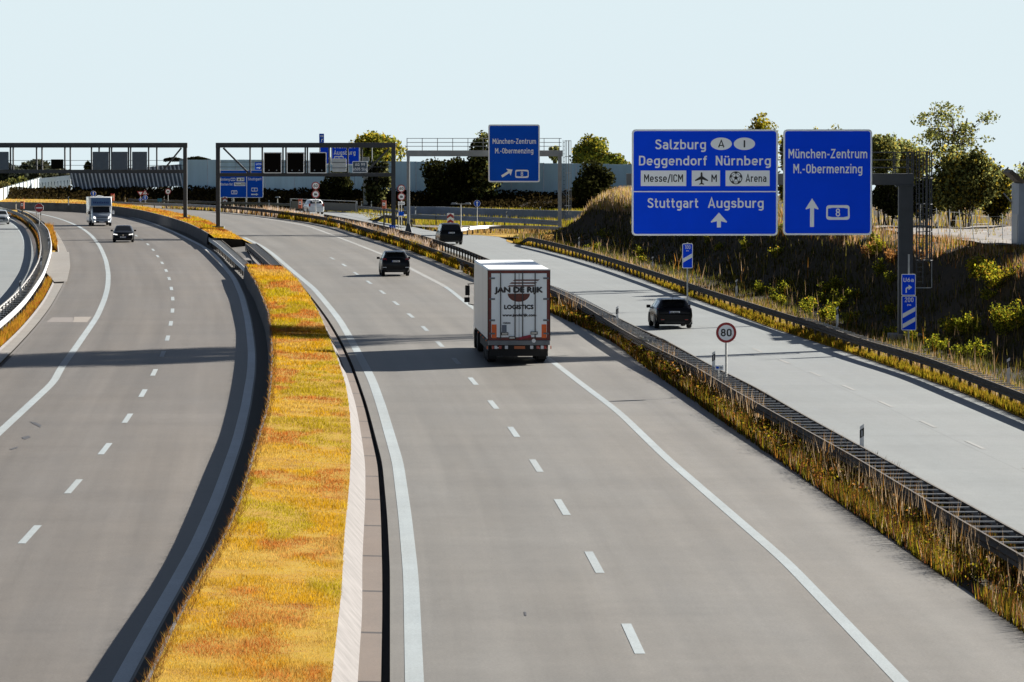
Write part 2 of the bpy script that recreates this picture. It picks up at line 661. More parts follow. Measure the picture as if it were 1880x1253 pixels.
_n_arch = lambda x0, x1: _sm([(x0, .44), (x0 + .05, .57), (x0 + .14, .64), ((x0 + x1) / 2 + .04, _X), (x1 - .06, .61), (x1, .50), (x1, .38)]) + [(x1, 0)]
_S = _sm([(.49, .77), (.44, .88), (.30, _T), (.15, .89), (.085, .77), (.12, .64), (.29, .535), (.46, .42), (.51, .26), (.44, .12), (.28, _t), (.13, .11), (.06, .23)])
_s = _sm([(.41, .53), (.37, .62), (.25, _X), (.12, .62), (.085, .53), (.13, .43), (.25, .375), (.38, .31), (.42, .21), (.37, .11), (.24, _t), (.11, .11), (.06, .19)])
_u = [(.075, .73), (.075, .35)] + _sm([(.075, .35), (.08, .22), (.14, .11), (.25, _t), (.38, .10), (.45, .17), (.475, .28)]) + [(.475, .30)]
GLY = {
    'A': (.66, [[(.045, 0), (.33, .99), (.615, 0)], [(.15, .27), (.51, .27)]]),
    'C': (.56, [_sm([(.50, .72), (.48, .83), (.40, .905), (.29, _T), (.17, .905), (.09, .82), (_t, .68), (_t, .5), (_t, .32), (.09, .18), (.17, .095), (.29, _t), (.40, .095), (.48, .17), (.50, .28)])]),
    'D': (.60, [[(_t, 0), (_t, _T), (.28, _T)] + _sm([(.28, _T), (.43, .89), (.51, .77), (.525, .6), (.525, .4), (.51, .23), (.43, .11), (.28, _t)]) + [(_t + .075, _t)]]),
    'I': (.15, [[(_t, 0), (_t, 1)]]),
    'M': (.72, [[(_t, 0), (_t, 1)], [(_t, .97), (.36, .40), (.645, .97)], [(.645, 0), (.645, 1)]]),
    'N': (.61, [[(_t, 0), (_t, 1)], [(_t, .96), (.535, .04)], [(.535, 0), (.535, 1)]]),
    'O': (.58, [_bowl(_t, .505, _t, _T)]),
    'Q': (.60, [_bowl(_t, .505, _t, _T), [(.34, .28), (.58, .0)]]),
    'S': (.57, [_S]),
    'U': (.60, [[(_t, 1), (_t, .33)] + _sm([(_t, .33), (.09, .2), (.17, .10), (.30, _t), (.43, .10), (.51, .2), (.525, .33)]) + [(.525, 1)]]),
    'Z': (.56, [[(.03, _T), (.49, _T), (.06, _t), (.54, _t)]]),
    'a': (.53, [_sm([(.08, .58), (.14, .64), (.26, _X), (.38, .62), (.44, .53), (.445, .45)]) + [(.445, 0)], [(.445, .41)] + _sm([(.25, .41), (.13, .38), (_t, .27), (_t, .2), (.12, .11), (.24, _t), (.36, .10), (.445, .2)])]),
    'b': (.56, [[(_t, 0), (_t, 1)], _bowl(_t, .485, _t, _X)]),
    'c': (.48, [_sm([(.42, .51), (.38, .61), (.27, _X), (.14, .61), (_t, .49), (_t, .365), (_t, .24), (.14, .12), (.27, _t), (.38, .12), (.42, .22)])]),
    'd': (.56, [[(.485, 0), (.485, 1)], _bowl(_t, .485, _t, _X)]),
    'e': (.55, [[(_t, .36), (.475, .36)] + _sm([(.475, .40), (.46, .53), (.39, .62), (.275, _X), (.16, .62), (.09, .53), (_t, .38), (_t, .27), (.12, .14), (.25, _t), (.37, .09), (.44, .17)])]),
    'f': (.36, [[(.15, 0), (.15, .74)] + _sm([(.15, .74), (.17, .86), (.24, .92), (.35, _T)]), [(0, _X), (.33, _X)]]),
    'g': (.56, [_bowl(_t, .485, _t, _X), [(.485, .73), (.485, .02)] + _sm([(.485, .02), (.47, -.11), (.38, -.19), (.26, -.205), (.11, -.18)])]),
    'h': (.55, [[(_t, 0), (_t, 1)], _n_arch(_t, .475)]),
    'i': (.15, [[(_t, 0), (_t, .73)], [(_t, .85), (_t, 1)]]),
    'l': (.24, [[(_t, 1), (_t, .22)] + _sm([(_t, .22), (.09, .13), (.15, .085), (.24, _t)])]),
    'm': (.88, [[(_t, 0), (_t, .73)], _n_arch(_t, .44), _n_arch(.44, .805)]),
    'n': (.55, [[(_t, 0), (_t, .73)], _n_arch(_t, .475)]),
    'o': (.56, [_bowl(_t, .485, _t, _X)]),
    'r': (.36, [[(_t, 0), (_t, .73)], _sm([(_t, .44), (.12, .57), (.21, .64), (.35, _X)])]),
    's': (.48, [_s]),
    't': (.36, [[(.14, .94), (.14, .22)] + _sm([(.14, .22), (.155, .13), (.22, .085), (.35, _t)]), [(0, _X), (.34, _X)]]),
    'u': (.55, [_u, [(.475, 0), (.475, .73)]]),
    'ü': (.55, [_u, [(.475, 0), (.475, .73)], [(.16, .84), (.16, .99)], [(.39, .84), (.39, .99)]]),
    'z': (.47, [[(.03, _X), (.40, _X), (.06, _t), (.45, _t)]]),
    '/': (.40, [[(.03, -.1), (.37, 1.04)]]),
    '-': (.36, [[(.03, .40), (.33, .40)]]),
    '.': (.15, [[(_t, 0), (_t, .15)]]),
    '0': (.56, [_bowl(_t, .485, _t, _T)]),
    '1': (.34, [[(.02, .76), (.24, .95), (.24, 0)]]),
    '2': (.54, [_sm([(.08, .72), (.11, .85), (.27, _T), (.42, .86), (.46, .73), (.41, .57), (.26, .36), (.06, .09)]) + [(.06, _t), (.50, _t)]]),
    '3': (.54, [_sm([(.08, .80), (.26, _T), (.44, .82), (.44, .64), (.26, .54), (.44, .45), (.48, .27), (.40, .11), (.25, _t), (.07, .17)])]),
    '4': (.56, [[(.37, 0), (.37, .5)], [(.34, 1), (.07, .24), (.53, .24)]]),
    '5': (.54, [[(.46, _T), (.12, _T), (.09, .52)] + _sm([(.09, .50), (.26, .60), (.42, .53), (.475, .34), (.42, .14), (.25, _t), (.07, .16)])]),
    '6': (.56, [_sm([(.40, .98), (.22, .72), (.10, .48), (_t, .32)]), _bowl(_t, .485, _t, .57)]),
    '7': (.5, [[(.03, _T), (.45, _T), (.18, 0)]]),
    '8': (.56, [_bowl(.10, .46, .52, _T), _bowl(_t, .485, _t, .52)]),
    '9': (.56, [_sm([(.16, .02), (.34, .28), (.46, .52), (.485, .68)]), _bowl(_t, .485, .43, _T)]),
}


def din(s, x0, x1, zb, cap, m, parent, y=-0.016, weight=0.145, name='lettering', gap=.13):
    """condensed sans lettering of even stroke, from x0 to x1 in the local xz plane"""
    W = 0.0
    lay = []
    for ch in s:
        if ch == ' ':
            W += .42
            continue
        w, st = GLY[ch]
        lay.append((W, st))
        W += w + gap
    W -= gap
    sx, sz = (x1 - x0) / W, cap
    mb = MB()
    k = 0
    for ox, st in lay:
        for P in st:
            Q = [np.array(((ox + p[0]) * sx, p[1] * sz)) for p in P]
            R = [Q[0]]
            for q in Q[1:]:
                if np.linalg.norm(q - R[-1]) > 1e-4:
                    R.append(q)
            Q = np.array(R)
            d = np.diff(Q, axis=0)
            d /= np.linalg.norm(d, axis=1)[:, None]
            nn = np.stack([-d[:, 1], d[:, 0]], 1)
            vn = np.concatenate([nn[:1], nn[:-1] + nn[1:], nn[-1:]])
            ln = np.linalg.norm(vn, axis=1)
            vn /= np.maximum(ln, 1e-6)[:, None]
            cs = np.ones(len(Q))
            cs[1:-1] = np.maximum(.45, np.abs((vn[1:-1] * nn[:-1]).sum(1)))
            h = weight / 2 * (np.abs(vn[:, 0]) * sx * 1.0 + np.abs(vn[:, 1]) * sz) / np.maximum(np.abs(vn[:, 0]) + np.abs(vn[:, 1]), 1e-6)
            off = vn * (h / cs)[:, None]
            yy = y - 0.0006 * k
            k = (k + 1) % 4
            n = len(Q)
            vs = [(x0 + a[0], yy, zb + a[1]) for a in Q + off] + [(x0 + a[0], yy, zb + a[1]) for a in Q - off]
            mb.add(vs, [(i, i + 1, n + i + 1, n + i) for i in range(n - 1)])
    return mb.build(name, m, parent)
# ------------------------------------------------------------------ surveyed lines
ZL = -0.35                       # level of the left carriageway
L_lineR = Curve([(221, 1253), (282, 1141), (318, 1079), (361, 1000), (396, 920), (412, 876), (435, 810), (451, 744),
                 (458, 700), (460, 693), (462, 650), (459, 618), (454.5, 586), (444, 544), (430, 512), (419, 498.5),
                 (394.5, 468.7), (371, 451.6), (319, 426), (274.6, 408), (238, 398), (204, 392)], ZL)
L_lineL = Curve([(0, 793), (101, 700), (109, 679.5), (134, 646), (153, 618.5), (178, 582.6), (191.5, 551.5), (198, 527.6),
                 (199, 503.6), (195, 479.7), (184, 453), (167.6, 432), (148, 417.5), (120, 405.5), (96, 398), (77, 394)], ZL)
L_left = Curve([(0, 675.6), (28.7, 647), (53.6, 620), (76.6, 593), (95.8, 567), (113, 536), (122.6, 516.6), (128, 488),
                (127.4, 468.7), (122.6, 456), (114, 440), (106, 428), (97, 420), (88.6, 416), (75, 407), (64, 398),
                (48, 389.5), (35, 385.5), (16, 382)], ZL)
L_slab = Curve([(0, 649), (19, 631.6), (40, 610.5), (63, 583.7), (84, 555), (101.5, 520), (108, 490), (109, 465), (106, 446),
                (99, 428), (90, 417), (74, 405.5), (62, 397), (46, 388.5), (14, 381)], ZL)
L_railR = Curve([(0, 591), (23, 572), (46, 549), (63, 526), (78.5, 503), (88, 478), (93, 460), (94, 446), (91, 433), (88.6, 421),
                 (82, 414), (76, 408), (66, 400), (50, 391), (30, 384)], 0.4)
L_railL = Curve([(0, 562.6), (19, 547), (38, 528), (57.5, 503), (71, 478), (75, 456), (74, 440), (71, 424), (65.5, 414), (56, 403),
                 (41.5, 394), (24, 387), (8, 382), (-10, 378)], 0.4)
F_line = Curve([(0, 553), (25, 524), (40, 503), (47, 482), (48.5, 459), (45, 440), (40, 428), (33.5, 420), (25.5, 412), (17.5, 405.5),
                (6, 398)], ZL)
G_left = Curve([(273.6, 1253), (304, 1185), (335, 1124), (375, 1053), (408, 1000), (437, 938), (459, 868), (476, 806), (494, 747),
                (500, 693), (501.5, 650), (500, 608), (494, 571.6), (484, 548), (472.5, 520.5), (457.5, 499), (453, 486),
                (383, 428), (349, 411), (317, 400.5), (285, 392), (253, 384.5), (221, 380), (200, 378), (150, 373), (112, 372), (0, 371)], 0.6)
G_right = Curve([(608, 1253), (628, 1075), (631, 995), (642, 882), (645, 810), (642, 755), (636.5, 714), (624, 672), (611, 635.6),
                 (598, 603.6), (585, 574), (568, 544), (545, 512), (523.6, 492.8), (517, 489.6), (451, 443), (434, 432.5), (413, 422),
                 (377, 402.6), (338.5, 394), (285, 383), (242.6, 377), (200, 373)], 0.45)
M_left = Curve([(716, 1253), (716, 1043), (711, 946.5), (702, 850), (675, 747), (659, 699.5), (645, 663), (624, 620.6), (604.6, 588.7),
                (583, 559), (549, 518), (524, 494), (498, 471), (470, 451.5), (451, 441), (413, 421), (377, 404), (338.5, 395),
                (285, 384), (242.6, 378.5), (200, 374.5)], 0.0)
M_lineL = Curve([(761, 1253), (754.6, 1059), (743.4, 946), (730.5, 850), (700.5, 747), (683, 697), (664, 661), (645, 625), (624, 588.7),
                 (602.4, 561), (577, 531), (549, 507.7), (523.6, 486.4), (498, 464.4), (477, 450), (451, 438)], 0.0)
M_lineR = Curve([(1655, 1253), (1444, 1032), (1222, 840), (1136.6, 757), (1066, 704), (1007, 658.5), (862, 561.6), (820, 527.5),
                 (766, 500), (713, 472), (649, 446.6), (564, 414.6), (500, 404)], 0.0)
M_right = Curve([(1542, 932), (1430, 853), (1258, 730), (1173, 670), (1122, 628), (868.7, 510.5), (820, 487), (756, 459), (692, 440),
                 (606, 414.6), (583, 409.6), (519, 401), (498, 397), (434, 388), (370, 384), (300, 379), (200, 373)], 0.0)
NEAR = Curve([(1880, 1022), (1693, 913), (1573.6, 841), (1430, 762), (1348.6, 717), (1269.7, 669), (1198, 635.7), (1150, 609),
              (1134, 600), (1070.5, 560), (1011, 544 - 14), (868.7, 485), (815, 463.6), (766, 446.6), (713, 429.5), (670.5, 419),
              (632, 406), (585, 396.5), (549, 392), (455, 381), (370, 375), (300, 371.5)], 0.75, smooth=5)
FAR = Curve([(1880, 982), (1727, 898), (1585.6, 822), (1454, 750), (1389, 711), (1305.6, 671.6), (1222, 624), (1174, 603.5),
             (1156, 594), (1113, 573), (1049, 541), (1011, 524), (896, 475.3), (851.6, 457), (788, 436), (745, 425), (698, 413), (656, 404.5),
             (632, 400), (592, 393)], 0.75, smooth=5)
R_right = Curve([(1880, 770), (1763, 720), (1608.6, 665), (1485, 624.7), (1408, 600), (1300, 557.7), (1219.7, 528), (1113, 487),
                 (1028, 466), (974.6, 452), (926, 446), (934, 436), (921, 433), (852, 432), (808, 427), (788, 424), (768, 418.7),
                 (752, 415.5), (719.6, 412.5), (698, 407), (675, 404.6), (650, 394), (592, 388)], 0.0, smooth=1)
R_rail = Curve([(1880, 723), (1701, 655.5), (1577.7, 621.6), (1500.6, 594), (1300, 532), (1219.7, 504.4), (1134, 477), (1049, 453),
                (996, 440.5), (964, 434)], 0.75)

# ------------------------------------------------------------------ the setting
m_main = road_mat('asphalt_main', (0.228, 0.219, 0.202), tracks=0.15, spec=0.18, warm=(1.0, 0.975, 0.945))
m_left = road_mat('asphalt_left', (0.188, 0.173, 0.157), tracks=0.18, spec=0.15, warm=(1.0, 0.97, 0.93))
m_right = road_mat('concrete_right', (0.276, 0.293, 0.291), joint=5.0, lane=4.2, tracks=0.06, warm=(0.97, 0.99, 1.0))
m_slab = road_mat('concrete_slab', (0.215, 0.170, 0.135), joint=8.6, jdark=0.22, jw=0.32, lane=50.0, tracks=0.12, warm=(1.0, 0.93, 0.86))
m_slab2 = road_mat('concrete_slab_left', (0.30, 0.28, 0.25), joint=4.0, jdark=0.4, jw=0.12, lane=50.0, tracks=0.08)
m_line = road_mat('line_paint', (0.385, 0.445, 0.475), tracks=0.16, rough=0.6)
m_line3 = road_mat('line_paint_shade_lifted', (0.98, 1.05, 1.08), tracks=0.12, rough=0.6)  # line colour lifted so it stands out inside the wall's shadow
m_line2 = road_mat('line_paint_worn', (0.355, 0.365, 0.36), tracks=0.10, rough=0.6)
m_kerb = mat('kerb_concrete', (0.255, 0.243, 0.24), 0.9, var=0.20, scale=1.6, spec=0.04)
m_conc = mat('wall_concrete', (0.30, 0.29, 0.28), 0.85, var=0.35, scale=0.9)
m_soil = ground_mat('median_soil', [(0.03, 0.022, 0.012), (0.06, 0.045, 0.02), (0.09, 0.07, 0.03)], 1.5)
m_turf = ground_mat('turf', [(0.24, 0.10, 0.010), (0.42, 0.23, 0.018), (0.46, 0.30, 0.02), (0.34, 0.14, 0.02)], 0.7)
m_back = ground_mat('back_grass', [(0.12, 0.07, 0.02), (0.16, 0.13, 0.02), (0.10, 0.11, 0.02), (0.2, 0.15, 0.04)], 0.12)
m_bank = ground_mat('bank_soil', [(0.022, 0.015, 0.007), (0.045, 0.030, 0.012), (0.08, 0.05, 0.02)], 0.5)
m_grav = ground_mat('gravel', [(0.16, 0.16, 0.17), (0.26, 0.25, 0.25), (0.36, 0.33, 0.30), (0.20, 0.19, 0.20)], 0.35)
m_gut = mat('gutter_dark_brown', (0.035, 0.026, 0.016), 0.9, var=.4)  # dark brown strip between the line and the wall
m_trough = mat('trough', (0.05, 0.04, 0.035), 0.9)

# one ground sheet that falls away beyond the motorway
gy = np.array([-60, 120, 400, 655, 700, 900, 1400, 2500, 6000.0])
gz = np.where(gy < 655, -0.52, -0.52 - 0.022 * (gy - 655))
gx = np.linspace(-2500, 2500, 21)
V = np.array([(x, y, z) for y, z in zip(gy, gz) for x in gx])
T = np.array([(j * 21 + i, j * 21 + i + 1, (j + 1) * 21 + i + 1, (j + 1) * 21 + i) for j in range(len(gy) - 1) for i in range(20)])
fast_mesh('ground', V, T, m_back)['kind'] = 'structure'

Y0 = 62.0
G_wallbase = G_left.off(-0.02)
strip('left_carriageway', L_left, G_wallbase, Y0, 640, ZL, ZL, m_left)
strip('far_left_road', F_line.off(-16), F_line.off(0.9), Y0, 640, ZL, ZL, m_right)
strip('main_carriageway', M_left, M_right.off(0.25), Y0, 640, 0, 0, m_main)
strip('right_carriageway', FAR.off(0.45), R_right, Y0, 408, 0, 0, m_right)
strip('right_carriageway', FAR.off(0.45), R_right, 408, 565, 0, 0, m_right)
strip('left_verge', F_line.off(0.9), L_slab.off(-0.05), Y0, 640, ZL + 0.03, ZL + 0.05, m_turf)
strip('left_joint', L_left.off(-0.14), L_left.off(0.02), Y0, 560, ZL + 0.004, ZL + 0.004, m_trough)
strip('median_gutter', L_lineR.off(0.22), G_wallbase, Y0, 560, ZL + 0.006, ZL + 0.006, m_gut)
strip('left_kerb_slabs', L_slab, L_left.off(-0.12), Y0, 560, ZL + 0.10, ZL + 0.085, m_slab2)
strip('left_slab_edging', L_slab.off(-0.10), L_slab, Y0, 560, ZL + 0.17, ZL + 0.10, m_kerb)
strip('left_gutter', F_line.off(0.62), F_line.off(0.9), Y0, 560, ZL + 0.02, ZL + 0.10, m_slab)
strip('median_ground', M_right.off(0.2), FAR.off(0.5), Y0, 560, 0.012, 0.012, m_soil)
strip('right_verge', R_right.off(0.0), R_rail.off(1.2), Y0, 409, 0.02, 0.35, m_turf)
strip('right_verge', R_right.off(0.0), R_rail.off(5.0), 409, 446, 0.015, 0.02, m_turf)
strip('left_median_soil', L_railL.off(-0.15), L_railR.off(0.1), Y0, 560, ZL + 0.075, ZL + 0.075, m_soil)
strip('passage', G_left.off(-0.02), M_left, 326, 423, ZL - 0.01, -0.03, m_main)

# grass median: near part and far part
PASS0, PASS1 = 326.6, 404.0
strip('grass_median', G_left, G_right, Y0, PASS0, 0.60, 0.45, m_turf, nx=5)
strip('grass_median', G_left, G_right, PASS1, 640, 0.60, 0.45, m_turf, nx=5)


class Sum:
    def __init__(s, a, b, t):
        s.a, s.b, s.t = a, b, t

    def __call__(s, Y):
        return s.a(Y) + (s.b(Y) - s.a(Y)) * s.t


class Cl:
    """the lower edge of the white kerb: 0.4 m out near the camera, tight to the asphalt farther on"""

    def __init__(s, k):
        s.k = k

    def __call__(s, Y):
        Y = np.asarray(Y, float)
        g, m_ = G_right(Y), M_left(Y)
        return g + np.minimum(0.42, 0.45 * (m_ - g)) + (m_ - g - np.minimum(0.42, 0.45 * (m_ - g))) * s.k


KB, SB = Cl(0.0), Cl(0.72)
strip('kerb_face', G_right, KB, Y0, PASS0, 0.44, -0.05, m_kerb)
strip('kerb_slabs', KB, SB, Y0, PASS0, -0.05, -0.06, m_slab)
strip('drain_gap', SB, M_left, Y0, PASS0, -0.24, -0.24, m_trough)
for c, z0, z1, nm in ((SB, -0.24, -0.06, 'slab_edge'), (M_left, -0.24, 0.0, 'asphalt_edge')):
    ys = ysamples(Y0, PASS0)
    P = np.stack([c(ys), ys], 1)
    v, f = sweep(P, [(0, z0), (0, z1)], closed=False)
    MB().add(v, f).build(nm, m_trough if nm == 'asphalt_edge' else m_slab)['kind'] = 'structure'
strip('kerb_face', G_right, M_left, PASS1, 640, 0.44, 0.0, m_turf)

# markings
def solid(name, c, w, Y0_, Y1_, z, m=None):
    strip(name, c.off(-w / 2), c.off(w / 2), Y0_, Y1_, z, z, m or m_line)


solid('left_edge_line', L_lineL, 0.32, Y0, 600, ZL + 0.006)
solid('left_median_line', L_lineR, 0.32, Y0, 600, ZL + 0.006, m_line3)
solid('main_left_line', M_lineL, 0.34, Y0, 430, 0.006)
solid('main_right_line', M_lineR, 0.27, Y0, 300, 0.006)
solid('main_right_line', M_lineR, 0.34, 300, 560, 0.006, m_line2)
solid('far_left_line', F_line, 0.34, Y0, 600, ZL + 0.006)


def dashes(name, pts, z, w=0.17, frac=0.335, m=None):
    P = [np.array(U(a, b, z)) for a, b in pts]
    V, T, uv = [], [], []
    for i, p in enumerate(P):
        q0, q1 = P[max(0, i - 1)], P[min(len(P) - 1, i + 1)]
        per = np.linalg.norm(q1 - q0) / (2 if 0 < i < len(P) - 1 else 1)
        d = (q1 - q0) / np.linalg.norm(q1 - q0)
        n = np.array([d[1], -d[0]])
        h = per * frac / 2
        k = len(V)
        for sa, sb in ((-1, -1), (1, -1), (1, 1), (-1, 1)):
            c = p + n * (sa * w / 2) + d * (sb * h)
            V.append((c[0], c[1], z))
            uv.append((sa * w / 2, c[1]))
        T.append((k, k + 1, k + 2, k + 3))
    fast_mesh(name, np.array(V), np.array(T), m or m_line, uv=np.array(uv))['kind'] = 'structure'


dashes('left_lane_dashes', [(55, 981), (135, 893), (193, 824), (234, 768), (262.5, 722), (283, 684), (298.7, 650), (307.6, 621), (313.5, 594),
       (316.6, 570.5), (317, 548.6), (314.6, 530), (310.4, 511.7), (305, 497), (297.6, 483), (289.5, 470.8), (281, 459), (271.4, 449),
       (261, 440.5), (250, 433), (236, 424), (222, 417)], ZL + 0.007, w=0.2)
dashes('main_lane_dashes', [(1246, 1372), (1162, 1172), (1091, 1032), (1032, 931), (984.5, 855), (943, 793), (905.5, 743), (868.5, 700), (837.5, 663),
       (807.5, 632), (780, 603.5), (753.8, 579.6), (727, 557), (702, 536.7), (677.5, 518.6), (653.4, 502.4), (631.7, 487), (610, 474.7)], 0.007, w=0.2)
dashes('right_lane_dashes', [(1900, 868), (1790, 817), (1704, 779), (1626, 742), (1558, 712), (1497, 687), (1440, 664), (1390, 643), (1342, 622)], 0.007, w=0.14, m=m_line2)


def sheet(name, pts, z, m):
    P = [U(a, b, z) for a, b in pts]
    o = MB().add([(x, y, z) for x, y in P], [tuple(range(len(P)))]).build(name, m)
    u = o.data.uv_layers.new(name='UVMap')
    for lp in o.data.loops:
        c = o.data.vertices[lp.vertex_index].co
        u.data[lp.index].uv = (c.x, c.y)
    o['kind'] = 'structure'
    return o


sheet('slip_road', [(600, 388), (680, 391), (752, 392.5), (912, 396), (1030, 398), (1060, 400), (1060, 404), (1030, 402), (912, 399), (752, 397), (690, 400), (672, 404)], 0.012, m_right)
sheet('service_path', [(752, 412), (800, 413.5), (1000, 417), (1060, 418), (1060, 421.5), (920, 421), (800, 418), (760, 415.5)], 0.012, m_main)
sheet('concrete_apron', [(93, 463), (127, 463), (129, 490), (123, 517), (100, 518), (82, 498)], ZL + 0.19, m_slab2)
sheet('passage_patch', [(395, 455), (412, 466), (425, 477), (414, 477), (400, 468)], ZL + 0.03, m_slab2)
sheet('passage_patch', [(455, 460), (466, 462), (484, 488), (470, 488)], -0.012, m_slab2)

# retaining wall under the median grass (near part, then the far part that bends left)
def wall(name, c, Ya, Yb, prof, m, label, cat, step=6.0):
    P = c.pts(Ya, Yb, step)
    v, f = sweep(P, prof)
    o = MB().add(v, f).build(name, m, smooth=40)
    return tag(o, label, cat)


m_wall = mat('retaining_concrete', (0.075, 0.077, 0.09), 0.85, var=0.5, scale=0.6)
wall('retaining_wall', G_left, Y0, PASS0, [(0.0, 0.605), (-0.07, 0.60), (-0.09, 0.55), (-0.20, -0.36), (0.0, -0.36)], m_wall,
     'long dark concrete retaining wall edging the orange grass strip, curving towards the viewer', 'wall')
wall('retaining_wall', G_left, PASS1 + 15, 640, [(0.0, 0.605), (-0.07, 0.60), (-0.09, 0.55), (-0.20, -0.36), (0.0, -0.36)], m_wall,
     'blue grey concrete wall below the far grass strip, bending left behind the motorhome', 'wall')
# the end faces of the grass strip at the crossing
m_earth = mat('earth_end', (0.05, 0.035, 0.018), 0.95)
for yy in (PASS0, PASS1):
    a, b = float(G_left(yy)), float(G_right(yy))
    MB().b2((a, yy - 0.1 + (0.05 if yy > 330 else 0.0), -0.4), (b, yy + 0.05, 0.455)).build('median_end', m_earth)['kind'] = 'structure'

# ------------------------------------------------------------------ embankment on the right
def smooth01(t):
    t = np.clip(t, 0, 1)
    return t * t * (3 - 2 * t)


def hump(x, y):
    return (np.sin(x * 0.9 + y * 0.35) * np.sin(y * 0.21 - x * 0.4) * 0.5 + np.sin(x * 2.1 - y * 0.8) * 0.25 + np.sin(y * 0.63 + 1.3) * 0.25)


CREST = 3.9


def bank_z(off, Y, x):
    fall = 1 - smooth01((Y - 414) / 26.0)
    up = np.interp(off, [1.6, 3.0, 4.2, 5.2, 6.4, 7.5, 8.3, 9.2, 12], [0.30, 0.42, 0.72, 1.12, 1.95, 2.98, 3.6, CREST - .02, CREST])
    bump = hump(x, Y) * 0.10 * smooth01((off - 1.5) / 1.5)
    return np.where(off < 1.6, 0.30, up + bump) * fall + (1 - fall) * (-0.1)


def bank_xy(off, Y):
    return R_rail(Y) + off


offs = np.array([0.9, 1.3, 1.8, 2.6, 3.2, 3.5, 4.3, 5.2, 6.1, 7.0, 7.5, 7.9, 8.3, 9.2, 11, 14, 18, 24, 32, 45, 65])
ys = np.concatenate([np.arange(62, 400, 3.0), np.arange(400, 452, 1.5)])
OO, YY = np.meshgrid(offs, ys)
XX = bank_xy(OO, YY)
ZZ = bank_z(OO, YY, XX)
V = np.stack([XX.ravel(), YY.ravel(), ZZ.ravel()], 1)
nO = len(offs)
T = np.array([(j * nO + i, j * nO + i + 1, (j + 1) * nO + i + 1, (j + 1) * nO + i) for j in range(len(ys) - 1) for i in range(nO - 1)])
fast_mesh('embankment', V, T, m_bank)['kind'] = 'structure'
# gravel field on top of it
g = []
for (px, py) in ((1690, 442), (1760, 446), (1960, 446), (1990, 412), (1850, 411), (1700, 411), (1620, 413)):
    g.append(U(px, py, CREST + 0.12))
gm = MB()
nx_ = 24
gv, gf = [], []
for j in range(10):
    for i in range(nx_):
        y = 240 + j * 5.0
        x = float(R_rail(y)) + 10.2 + i * 1.1
        gv.append((x, y, CREST + 0.14 + 0.10 * math.sin(i * 1.7 + j) * math.sin(j * 1.3 + i * 0.5)))
for j in range(9):
    for i in range(nx_ - 1):
        gf.append((j * nx_ + i, j * nx_ + i + 1, (j + 1) * nx_ + i + 1, (j + 1) * nx_ + i))
gm.add(gv, gf).build('gravel_field', m_grav, smooth=60)['kind'] = 'structure'

# dark bank below the distant noise wall
def foot(x):
    return np.interp(x, [-75, -45, -12, 5, 30], [618, 611, 577, 566, 558])


BANK_D = [0, 3, 7, 11, 14, 21, 26]
BANK_Z = [-0.45, 0.0, 0.6, 1.15, 1.3, 1.3, -1.2]
bx = np.linspace(-110, 60, 69)
V = np.array([(x, foot(x) + y + 0.4 * math.sin(x * 0.3), z + (0.2 * math.sin(x * 0.45) * math.sin(x * 0.13 + 1) if 0 < z else 0)) for y, z in zip(BANK_D, BANK_Z) for x in bx])
n = len(bx)
T = np.array([(j * n + i, j * n + i + 1, (j + 1) * n + i + 1, (j + 1) * n + i) for j in range(len(BANK_D) - 1) for i in range(n - 1)])
fast_mesh('far_bank', V, T, m_bank)['kind'] = 'structure'


def by_foot(px, d):
    """distance at which the bearing px is d metres behind the foot of the bank"""
    Y = 600.0
    for _ in range(12):
        Y = float(foot((px - 940) * Y / F)) + d
    return Y
# ------------------------------------------------------------------ guard rails
m_galv = mat('galvanised_steel', (0.22, 0.21, 0.20), 0.55, 0.4, var=0.25, scale=2.0)
m_galvd = mat('weathered_steel', (0.10, 0.085, 0.075), 0.8, 0.1, var=0.35, scale=2.0, spec=0.15)
m_galvl = mat('bright_steel', (0.60, 0.61, 0.62), 0.45, 0.25, var=0.12, scale=2.0)
m_bar = mat('crossbar_steel', (0.75, 0.74, 0.72), 0.35, 0.7, var=0.12, scale=2.0)
m_post = mat('post_steel', (0.11, 0.095, 0.08), 0.7, 0.3, var=0.3, scale=3)


def wprof(z, d=0.0, s=1):
    return [(d + s * a, z + b) for a, b in ((-.03, 0), (.03, 0), (.06, -.08), (0, -.155), (.06, -.23), (.03, -.31), (-.03, -.31), (0, -.23), (-.06, -.155), (0, -.08))][::s]


def repeat_parts(parent, name, mb, m, places, cap=100, keep='near'):
    """places: [(x,y,z,rz)] nearest first; 100 parts of their own, the rest as one"""
    places = sorted(places, key=lambda p: p[1])
    o = mb.build(name, m, parent)
    for i, (x, y, z, r) in enumerate(places[:cap]):
        c = o if i == 0 else o.copy()
        if i:
            COL.objects.link(c)
            c.parent = parent
        c.location = (x, y, z)
        c.rotation_euler = (0, 0, r)
    if len(places) > cap:
        r_ = MB()
        for (x, y, z, r) in places[cap:]:
            M = Matrix.Translation((x, y, z)) @ Matrix.Rotation(r, 4, 'Z')
            r_.add([M @ Vector(q) for q in mb.v], mb.f)
        tag(r_.build(name, m, parent), kind='stuff')


def rail_line(root, c, Ya, Yb, z, m, z1=None, drop=None, step=3.0, part='rail'):
    P = c.pts(Ya, Yb, step)
    zz = np.zeros(len(P))
    if drop is not None:             # ramps down into the ground at the far end
        d = np.maximum(0, P[:, 1] - drop)
        zz = -z * smooth01(d / max(1e-3, (P[-1, 1] - drop)))
    v, f = sweep(np.column_stack([P, zz]), wprof(z))
    return MB().add(v, f).build(part, m, root, smooth=35)


def headings(c, P):
    s = (c(P[:, 1] + 0.5) - c(P[:, 1] - 0.5))
    return -np.arctan(s)


smooth01 = lambda t: np.clip(t, 0, 1) ** 2 * (3 - 2 * np.clip(t, 0, 1))


